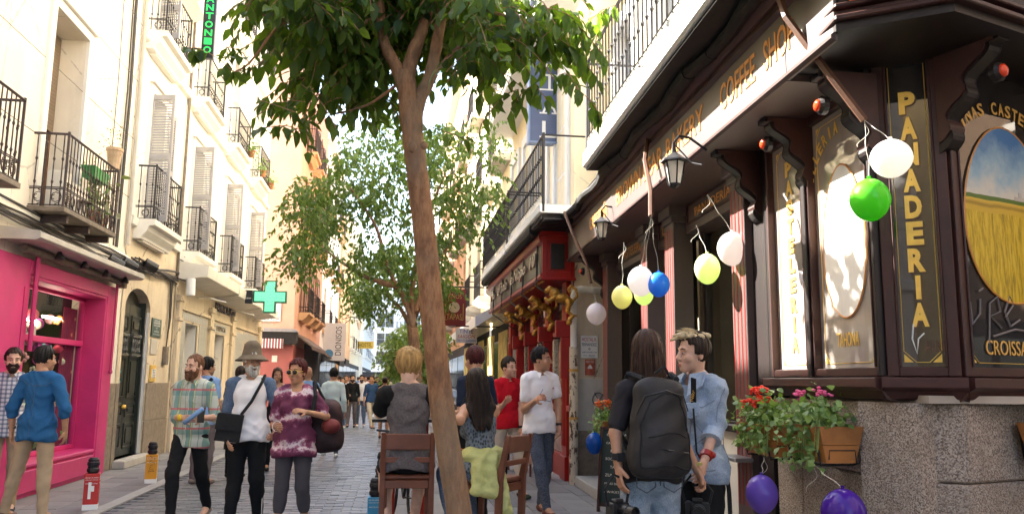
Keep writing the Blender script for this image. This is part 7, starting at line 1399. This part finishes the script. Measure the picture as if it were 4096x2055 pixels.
# 6 : tie-dye woman
p, P, U, tf, iv = person('woman in sunglasses and maroon tie-dye top with hair pinned up', 1190, 8.05, 1.63, -.05, skin='tan', hair='redbrown', hstyle='bun', fem=True, fat=1.18, top='tiedye', sleeve=.75, hem=.8, bottom='capri', leg=1.5, shoe='black', head=(-.35, 0), loose=.035, hands=('relaxed', 'relaxed'), palms=((.3, 1, 0), (-.3, .5, -.8)),
    pose=dict(elR=W(1095, 1700, 8.1), wrR=W(1112, 1705, 7.75), elL=W(1305, 1665, 8.0), wrL=W(1195, 1640, 7.75), anR=(-.12, -.05, .085), anL=(.13, .08, .085)))
sg = MB()
for sx in (-1, 1): sg.lathe((0, 0, 0), [(.001, 0), (.027, 0), (.027, .005), (.001, .008)], 16)
for sx in (-1, 1): q = MB().ball(tf((sx*.033, -.105, .0)), .026, .01, .024, 16, 8); q.build('sunglass_lens', mat('dark_lens', (.02, .01, .01), .08), p, smooth=True); MB().tube([tf((sx*.033+.027*cos(a), -.107, .025*sin(a))) for a in np.linspace(0, 2*pi, 17)]+[tf((sx*.06, -.1, .008)), tf((sx*.08, .0, .01))], .003, 5).build('sunglass_rim', M['goldb'], p)
q = P['wrR']; MB().tube([q+np.array((.04*cos(a), .01*sin(a), .045*sin(a))) for a in np.linspace(0, 2*pi, 15)], .003, 5).build('bracelet', M['white'], p)
def backpack(label, p, U, c, m, sz=(.3, .17, .45), side=None, trim=None):
    c = np.array(c); F = Field(c-.35, c+.35, .012); [F.cone(c+np.array((x_*sz[0]*.3, 0, -sz[2]*.36)), c+np.array((x_*sz[0]*.22, 0, sz[2]*.34)), sz[1]*.5, sz[1]*.42, .05) for x_ in (-1, -.3, .3, 1)]; F.ell(c+np.array((0, sz[1]*.3, -.08)), (sz[0]*.38, sz[1]*.35, sz[2]*.28), .03); X, Y, Z = F.grid(); F.f += (.004*np.sin(Z*40+X*25)).astype(np.float32)
    o = T('backpack', label, 'backpack', p.location, p.rotation_euler.z); put('bag', npmesh('bag', [F.surf()], m), o); return o
o = backpack('black and dark red rucksack slung on the tie-dye woman\'s shoulder', p, U, (.27, .13, 1.03), mat('black_red_nylon', (.03, .01, .012), .7, .9, 7, .2), (.25, .2, .42)); MB().tube([(.17, -.13, 1.12), (.19, -.1, 1.3), (.16, 0, 1.42), (.24, .1, 1.25)], .022, 6).build('strap', M['blackc'], o); MB().ball((.33, -.0, 1.02), .09, .1, .07, 10, 7).build('pocket', mat('dark_red_nylon', (.16, .02, .02), .7), o, smooth=True)
# 7 .. 15 : people further up the street
FG = None
def far(label, px, y, h, face, **k): return person(label, px, y, h, face, near=False, **k)
far('long-haired woman in a black tank top behind the tie-dye woman', 1110, 14, 1.62, .2, skin='tan', hair='brown', hstyle='long', fem=True, top='black', tank=True, bottom='black', leg=2)
far('bald man in a light blue shirt walking away by the red wall', 1232, 15.2, 1.66, PI, skin='tan', hstyle='bald', top='ltblue', sleeve=1.8, bottom='navy', leg=2, fat=1.15, collar=True)
far('man in a pale aqua jumper walking away up the street', 1335, 16.2, 1.66, PI+.1, skin='tan', hair='black', top='jade', sleeve=1.95, hem=.86, bottom='dkjeans', leg=2, shoe='white', loose=.02, pose=dict(anL=(.12, -.15, .1), knL=(.11, -.1, .5)))
far('dark-haired woman in a denim skirt walking between the far men', 1372, 26, 1.52, 0, skin='olive', hair='dark', hstyle='long', fem=True, top='black', sleeve=1.6, bottom='midjeans', leg=2, shoe='white')
far('man in a long-sleeved black top and grey trousers coming down the street', 1412, 26.4, 1.6, 0, skin='olive', hair='black', top='black', sleeve=1.4, bottom='brownt', leg=2, beard=('dark', .01), pose=dict(wrR=(-.12, -.22, 1.02), elR=(-.24, .0, 1.12), anR=(-.1, -.2, .09)))
far('young man in a white t-shirt and blue jeans coming down the street', 1448, 26.8, 1.6, 0, skin='olive', hair='black', top='white', sleeve=.6, bottom='midjeans', leg=2, shoe='white', beard=('dark', .008), pose=dict(anL=(.12, -.15, .09)))
far('man in a dark blue jumper and cream trousers in mid-street', 1488, 25.6, 1.58, .3, skin='tan', hair='brown', top='dkblue', sleeve=1.2, bottom='cream', leg=2, shoe='grey', head=(-.6, 0), pose=dict(anR=(-.05, -.25, .1), knR=(-.08, -.15, .5)))
far('woman in a teal summer dress walking away beside the bollards', 1541, 21.5, 1.52, PI, skin='tan', hair='dark', hstyle='short', fem=True, top='teal', tank=True, hem=.55, bottom=None, shoe='brown')
far('man in an open white collar behind the black-topped man', 1386, 29, 1.6, 0, skin='tan', hair='brown', top='white', sleeve=1.9, bottom='rust', leg=2)
far('short-haired man walking away, half hidden behind the far group', 1357, 30.5, 1.6, PI, skin='tan', hair='dark', hstyle='buzz', top='navy', bottom='black', leg=2)
cm_ = ['navy', 'white', 'red', 'black', 'ltblue', 'grey', 'cream', 'teal', 'brownt', 'dkblue']
for k, (px_, y_, l) in enumerate(((1462, 40, 'tiny far walker in a white top left of the street centre'), (1475, 46, 'tiny far walker in red'), (1510, 42, 'tiny far walker in dark clothes right of centre'), (1525, 50, 'tiny far walker in navy under the last tree'), (1395, 45, 'tiny far walker in grey by the black awnings'), (1433, 52, 'tiny far walker in pale blue beyond the group'), (1500, 60, 'farthest tiny walker in black'), (1555, 34, 'far walker in a light top beside the bollard line'))):
    far(l, px_, y_, 1.62, random.uniform(-.4, .4)+(PI if k % 2 else 0), hair=random.choice(['dark', 'black', 'brown']), top=['white', 'red', 'black', 'navy', 'grey', 'ltblue', 'black', 'cream'][k], bottom=random.choice(['midjeans', 'black', 'brownt']), leg=2)
# 16 : blond seated man
sx_ = STL.x; kn = lambda x, y, z: (x, y, z)
p, P, U, tf, iv = person('tousled blond man in a grey t-shirt with black sleeves seated on a stool', 0, 6.62, 1.84, PI+.08, x=sx_, skin='pale', hair='blond', hstyle='tousled', top='grey', sleevemat='black', sleeve=.75, hem=.87, bottom='black', leg=.95, shoe='white', dz=-.155, lean=.1, head=(-.25, .1), loose=.03, hands=('relaxed', 'relaxed'),
    pose=dict(elL=W(1518, 1650, 6.72), wrL=W(1585, 1640, 6.95), elR=W(1790, 1640, 6.75), wrR=W(1740, 1640, 6.95), knR=(-.16, -.42, .74), knL=(.14, -.42, .74), anR=(-.1, -.32, .34), anL=(.12, -.2, .3)))
# 17 : long-haired woman
p, P, U, tf, iv = person('woman with long black hair in a patterned camisole seated sideways on a stool', 0, 6.3, 1.62, -2.7, x=at(1925, 1850, 6.3).x, skin='tan', hair='dark', hstyle='longw', fem=True, top='lace', tank=True, hem=.94, bottom='midjeans', leg=1.9, shoe='black', dz=-.085, lean=.12, head=(-.3, .15), pose=dict(elR=W(1850, 1655, 6.6), wrR=W(1795, 1650, 6.9), elL=W(1840, 1680, 6.1), wrL=W(1790, 1660, 6.5), knR=(-.1, -.4, .76), knL=(.1, -.38, .74), anR=(-.12, -.3, .34), anL=(.08, -.26, .32)))
F = Field((-.35, -.3, .35), (.35, .35, 1.15), .013)
F.cone((-.09, .03, .9), (.09, .03, .9), .095, .095, .03, flat=((0, 0, 1), .8)); F.cone((.09, .1, .88), (.13, .15, .66), .06, .045, .03); F.cone((0, .12, .88), (.02, .17, .66), .07, .06, .03); F.cone((-.08, .1, .86), (-.12, .14, .52), .05, .06, .03); F.cone((-.12, .14, .52), (-.17, .12, .4), .055, .03, .02); F.ell((.02, .13, .93), (.05, .04, .04), .015)
X, Y, Z = F.grid(); F.f += (.016*(np.abs(np.sin(X*30+Z*9+1.5*np.sin(Z*13)))-.5)+.009*(np.abs(np.sin(X*22-Z*34+Y*25))-.5)).astype(np.float32); put('tied_jacket', npmesh('tied_jacket', [F.surf()], CL['lime']), p)
o = T('handbag', 'black bag with an orange zip hanging beside the seated woman', 'bag', at(1855, 1740, 6.75), .2); MB().box(-.07, .09, -.06, .06, -.14, .12).build('bag', M['blackc'], o, bev=.02); MB().tube([(-.05, -.065, -.1), (.06, -.065, -.12), (.08, -.065, .05)], .006, 4).build('zip', mat('orange_zip', (.8, .25, .02), .5), o); MB().tube([(-.05, 0, .12), (0, 0, .3), (.07, 0, .12)], .01, 5).build('strap', M['blackc'], o)
# 18, 19
person('person with reddish-brown hair in a navy top behind the long-haired woman', 1900, 8.3, 1.78, -2.5, skin='olive', hair='redbrown', hstyle='short', top='navy', sleeve=.7, bottom='black', leg=2, head=(-.2, .1))
person('blonde woman\'s face glimpsed between the navy top and red polo', 1962, 12.6, 1.52, .4, skin='light', hair='ginger', hstyle='long', fem=True, top='cream', bottom='black', leg=2, near=False)
# 20 : red polo
p, P, U, tf, iv = person('man in a red polo shirt and cream chinos walking past the tavern', 2034, 10.7, 1.75, .45, skin='light', hair='dark', hstyle='short', fat=1.08, top='red', sleeve=.62, hem=.86, bottom='cream', leg=2, shoe='green', collar=True, head=(.15, 0), loose=.024, hands=('relaxed', 'relaxed'), palms=((.2, .3, 1), None),
    pose=dict(elR=W(1992, 1655, 10.6), wrR=W(2025, 1605, 10.3), wrL=W(2085, 1712, 10.55), elL=W(2082, 1630, 10.7), anR=(-.12, .36, .16), knR=(-.1, .1, .5), toeR=(0, -.1, -.11), anL=(.1, -.16, .085), knL=(.1, -.12, .5)))
MB().tube([P['wrL']+np.array((0, 0, .0)), P['wrL']+np.array((0, 0, .03))], .034, 10).build('wristwatch', M['blackc'], p)
# 21 : white polo
p, P, U, tf, iv = person('dark-haired man in a white polo shirt and dark jeans holding glasses', 2163, 9.35, 1.83, .3, skin='tan', hair='black', hstyle='short', top='white', sleeve=.62, hem=.84, bottom='dkjeans', leg=1.95, shoe='maroon', collar=True, head=(.75, 0), loose=.024, hands=('grip', 'relaxed'), palms=((.4, .4, -.3), None),
    pose=dict(elR=W(2095, 1670, 9.3), wrR=W(2145, 1640 if 0 else 1600, 9.05), wrL=W(2235, 1700, 9.3), elL=W(2232, 1610, 9.4), anR=(-.03, -.22, .085), knR=(-.08, -.16, .5), anL=(.08, .14, .085), knL=(.1, .05, .5)))
h = iv @ at(2160, 1578, 8.98); belong('spectacles', 'spectacles dangling from the white polo man\'s hand', 'glasses', [('frame', MB().tube([h+Vector((.0, 0, 0)), h+Vector((.04, 0, -.05)), h+Vector((.13, 0, -.075)), h+Vector((.15, 0, -.03))], .0035, 5).tube([h, h+Vector((.035, 0, .06))], .003, 4), CL['midjeans'], False)], p=p)
MB().tube([P['wrL'], P['wrL']+np.array((0, 0, .028))], .033, 10).build('wristwatch', M['blackc'], p); q = U((.085, -.128, 1.32)); MB().ball(q, .008, .004, .011, 8, 5).build('chest_emblem', M['red'], p)
# 22 : backpack woman
p, P, U, tf, iv = person('long dark-haired woman with a black backpack, black t-shirt and pale jeans', 2592, 4.62, 1.735, PI+.12, skin='tan', hair='brown', hstyle='long', fem=True, fat=1.0, top='blacktee', sleeve=.78, hem=.92, bottom='jeans', leg=2, shoe='black', head=(-.25, .05), loose=.024, hands=('grip', 'relaxed'), palms=(None, None),
    pose=dict(elL=W(2462, 1730, 4.55), wrL=W(2474, 1868, 4.5), elR=W(2712, 1720, 4.6), wrR=W(2788, 1880, 4.62)))
bp = backpack('plain black backpack on the back of the long-haired woman', p, U, (.03, .2, 1.22), mat('black_nylon', (.018, .015, .015), .65, .3, 12, .3, 200), (.33, .17, .52))
MB().tube([(.1, .16, 1.47), (.13, .03, 1.5), (.13, -.1, 1.38), (.15, -.1, 1.18), (.14, .1, 1.05)], .018, 6).tube([(-.1, .16, 1.47), (-.13, .03, 1.5), (-.13, -.1, 1.38), (-.15, -.1, 1.18), (-.12, .1, 1.05)], .018, 6).build('strap', M['blackc'], bp); MB().tube([(-.03, .2, 1.5), (.0, .22, 1.54), (.05, .2, 1.5)], .009, 5).build('grab_handle', M['blackc'], bp)
zp = MB().tube([(-.1, .285, 1.08), (.03, .315, 1.1), (.16, .28, 1.12)], .004, 4).tube([(-.12, .25, 1.3), (-.08, .28, 1.38), (.03, .3, 1.41), (.14, .27, 1.38), (.18, .24, 1.28)], .004, 4); zp.build('zip', M['steel'] if 0 else M['blackp'], bp)
MB().tube([P['wrL']+np.array((0, 0, .04)), P['wrL']+np.array((0, 0, .075))], .036, 12).box(P['wrL'][0]-.02, P['wrL'][0]+.02, P['wrL'][1]+.03, P['wrL'][1]+.042, P['wrL'][2]+.035, P['wrL'][2]+.08).build('wristwatch', M['blackc'], p)
q = P['elR']; MB().tube([q+(P['shR']-q)*.18, q+(P['shR']-q)*.27], .046, 14).build('armband', M['blackc'], p)
e_ = P['wrR']; MB().tube([e_+np.array((0, 0, .03)), e_+np.array((0, 0, .045))], .031, 12).build('bracelet', mat('woven_bracelet', (.4, .35, .1), .7), p)
thr = mat('dark_thread', (.02, .025, .04), .8); pth = mat('pale_thread', (.5, .5, .5), .8)
seam(p, 'trousers', [[(0, .2, 1.0), (0, .2, .86)], [(-.13, .16, .99), (0, .2, 1.0), (.13, .16, .99)], [(.2, .0, 1.0), (.21, .0, .7), (.19, 0, .4)], [(-.2, .0, 1.0), (-.21, 0, .7), (-.19, 0, .4)]], .0022, thr)
seam(bp, 'bag', [[(-.14, .3, .98), (.03, .4, .99), (.19, .3, 1.0)], [(-.14, .3, 1.2), (-.1, .35, 1.36), (.03, .4, 1.42), (.15, .35, 1.36), (.19, .3, 1.22)], [(-.14, .3, .98), (-.15, .3, 1.2)], [(.19, .3, 1.0), (.2, .3, 1.22)], [(-.12, .35, 1.18), (.03, .4, 1.19), (.17, .35, 1.18)]], .004, M['blackc'], 'zip', .002)
seam(p, 'shirt', [[(.19, .1, 1.42), (.2, 0, 1.3)], [(-.19, .1, 1.42), (-.2, 0, 1.3)]], .0018, M['blackc'])
pk = MB()
for sx in (-1, 1):
    c0 = (sx*.08, .142, .93); pk.tube([(c0[0]-.055, c0[1]-.012, c0[2]+.05), (c0[0]+.055, c0[1]-.012, c0[2]+.05), (c0[0]+.055, c0[1]-.005, c0[2]-.04), (c0[0], c0[1], c0[2]-.07), (c0[0]-.055, c0[1]-.005, c0[2]-.04), (c0[0]-.055, c0[1]-.012, c0[2]+.05)], .003, 4)
pk.build('pocket_stitching', CL['dkjeans'], p)
def held_camera(label, loc, rz):
    o = T('camera', label, 'camera', loc, rz); MB().box(-.068, .068, -.025, .025, -.045, .04).box(-.03, .03, -.022, .022, .04, .062).box(-.066, -.035, -.035, .026, -.044, .045).build('camera_body', M['blackp'], o, bev=.006)
    MB().lathe((0, 0, 0), [(.036, 0), (.036, .05), (.032, .052), (.034, .1), (.028, .1), (.024, .08)], 16).build('lens', M['blackp'], o, (.01, -.025, 0), rot=(pi/2, 0, 0)); MB().tube([(-.066, 0, .03), (-.09, 0, .12), (-.03, 0, .19), (.03, .01, .17), (.085, 0, .1), (.066, 0, .03)], .008, 5).build('wrist_strap', M['blackc'], o); return o
held_camera('black camera hanging from the backpack woman\'s left hand', at(2470, 2040, 4.45), .5); held_camera('black camera held low in the clasped hands of the pair', at(2790, 2035, 4.68), -.4)
# 23 : denim jacket
p, P, U, tf, iv = person('person with short bleached hair in an open light denim jacket, facing left', 2778, 4.98, 1.755, -1.0, skin='light', hair='dark', hstyle='quiff', fem=True, fat=1.0, top='denimj', sleeve=1.25, hem=.86, bottom='black', leg=2, shoe='black', head=(-.35, .0), loose=.038, hands=('relaxed', 'relaxed'), brows=True,
    pose=dict(elL=W(2862, 1700, 4.85), wrL=W(2812, 1860, 4.68), elR=W(2722, 1700, 5.2), wrR=W(2740, 1820, 5.15)))
mb = MB()
for sx in (-1, 1): a, b, c_, d = U((sx*.02, -.07, 1.5)), U((sx*.085, .02, 1.52)), U((sx*.12, -.08, 1.43)), U((sx*.05, -.14, 1.36)); off = np.array((0, -.012, .004)); mb.add([a, b, c_, d, a+off, b+off, c_+off, d+off], [(0, 1, 2, 3), (7, 6, 5, 4), (0, 4, 5, 1), (1, 5, 6, 2), (2, 6, 7, 3), (3, 7, 4, 0)])
mb.build('jacket_collar', CL['denimj'], p, bev=.004); st = MB()
st.tube([U((0.0, -.16, 1.4)), U((.0, -.172, 1.15)), U((0, -.16, .88))], .007, 5); st.build('jacket_placket', CL['jeans'], p)
jt = mat('jacket_stitching', (.2, .22, .26), .8)
seam(p, 'shirt', [[U((-.2, -.1, 1.36)), U((-.1, -.2, 1.345)), U((.0, -.2, 1.34)), U((.1, -.2, 1.345)), U((.2, -.1, 1.36))], [U((.2, -.08, .95)), U((.1, -.2, .94)), U((-.1, -.2, .94)), U((-.2, -.08, .95))], [U((.07, -.2, 1.34)), U((.055, -.2, 1.15)), U((.04, -.2, .95))], [U((.12, -.2, 1.34)), U((.11, -.2, 1.15)), U((.1, -.2, .95))], [U((-.07, -.2, 1.34)), U((-.04, -.2, .95))], [U((.22, .0, 1.42)), U((.2, -.05, 1.3)), U((.18, -.04, 1.22))], [U((.2, .1, 1.3)), U((.2, .1, .95))]], .0028, jt)
pk = MB()
for sx in (-1, 1): pk = MB().add([U((sx*.04, -.155, 1.33)), U((sx*.13, -.125, 1.33)), U((sx*.13, -.13, 1.26)), U((sx*.085, -.155, 1.235)), U((sx*.04, -.16, 1.26))]+[U((sx*.04, -.165, 1.33)), U((sx*.13, -.135, 1.33)), U((sx*.13, -.14, 1.26)), U((sx*.085, -.165, 1.235)), U((sx*.04, -.17, 1.26))], [(5, 6, 7, 8, 9), (4, 3, 2, 1, 0), (0, 1, 6, 5), (1, 2, 7, 6), (2, 3, 8, 7), (3, 4, 9, 8), (4, 0, 5, 9)]); pk.build('pocket_flap', CL['denimj'], p, bev=.003)
bt = MB()
for k in range(5): bt.ball(U((.0, -.18+.002*k, 1.38-k*.11)), .008, .005, .008, 8, 5)
bt.build('jacket_button', M['steel'], p); MB().tube([P['wrL']+(P['elL']-P['wrL'])*.12, P['wrL']+(P['elL']-P['wrL'])*.24], .037, 12).ball(P['wrL']+(P['elL']-P['wrL'])*.18+np.array((.02, .03, 0)), .022, .022, .022, 10, 6).build('wristwatch', M['red'], p)
MB().tube([P['elL']+(P['wrL']-P['elL'])*.2, P['elL']+(P['wrL']-P['elL'])*.42], .062, 14).build('rolled_cuff', CL['denimj'], p)
ca = T('camera_strap', 'black camera strap with yellow lettering over the denim jacket', 'strap', p.location, p.rotation_euler.z); q1, q2, q3 = U((.07, -.1, 1.47)), U((.11, -.165, 1.3)), U((.13, -.17, 1.05)); MB().obox(Matrix.Translation((q1+q2)/2) @ Matrix.Rotation(.25, 4, 'Y') @ Matrix.Rotation(.3, 4, 'X'), .036, .006, .2).tube([q2, q3, U((.16, -.12, .95))], .006, 5).build('strap', M['blackc'], ca)
t_ = lettering('Nikon', .022, M['gold'], ca, (q1+q2)/2+np.array((-.0, -.008, 0)), .09, .002, rot=(.3, -pi/2+.25, 0))
sm = MB().tube([U((.15, .08, 1.0)), U((.16, .1, .8)), U((.165, .1, .62))], .014, 5); ob = T('hanging_strap', 'black bag strap hanging behind the denim jacket', 'strap', p.location, p.rotation_euler.z); sm.build('strap', M['blackc'], ob)
# seated terrace people beyond the white polo
person('person in pale clothes seated on the tavern terrace behind the white polo', 2105, 12.6, 1.62, -1.2, skin='light', hair='brown', top='cream', sleeve=.7, bottom='black', leg=2, dz=-.45, near=False, pose=dict(knR=(-.1, -.42, .5), knL=(.1, -.42, .5), anR=(-.1, -.42, .1), anL=(.1, -.42, .1)))
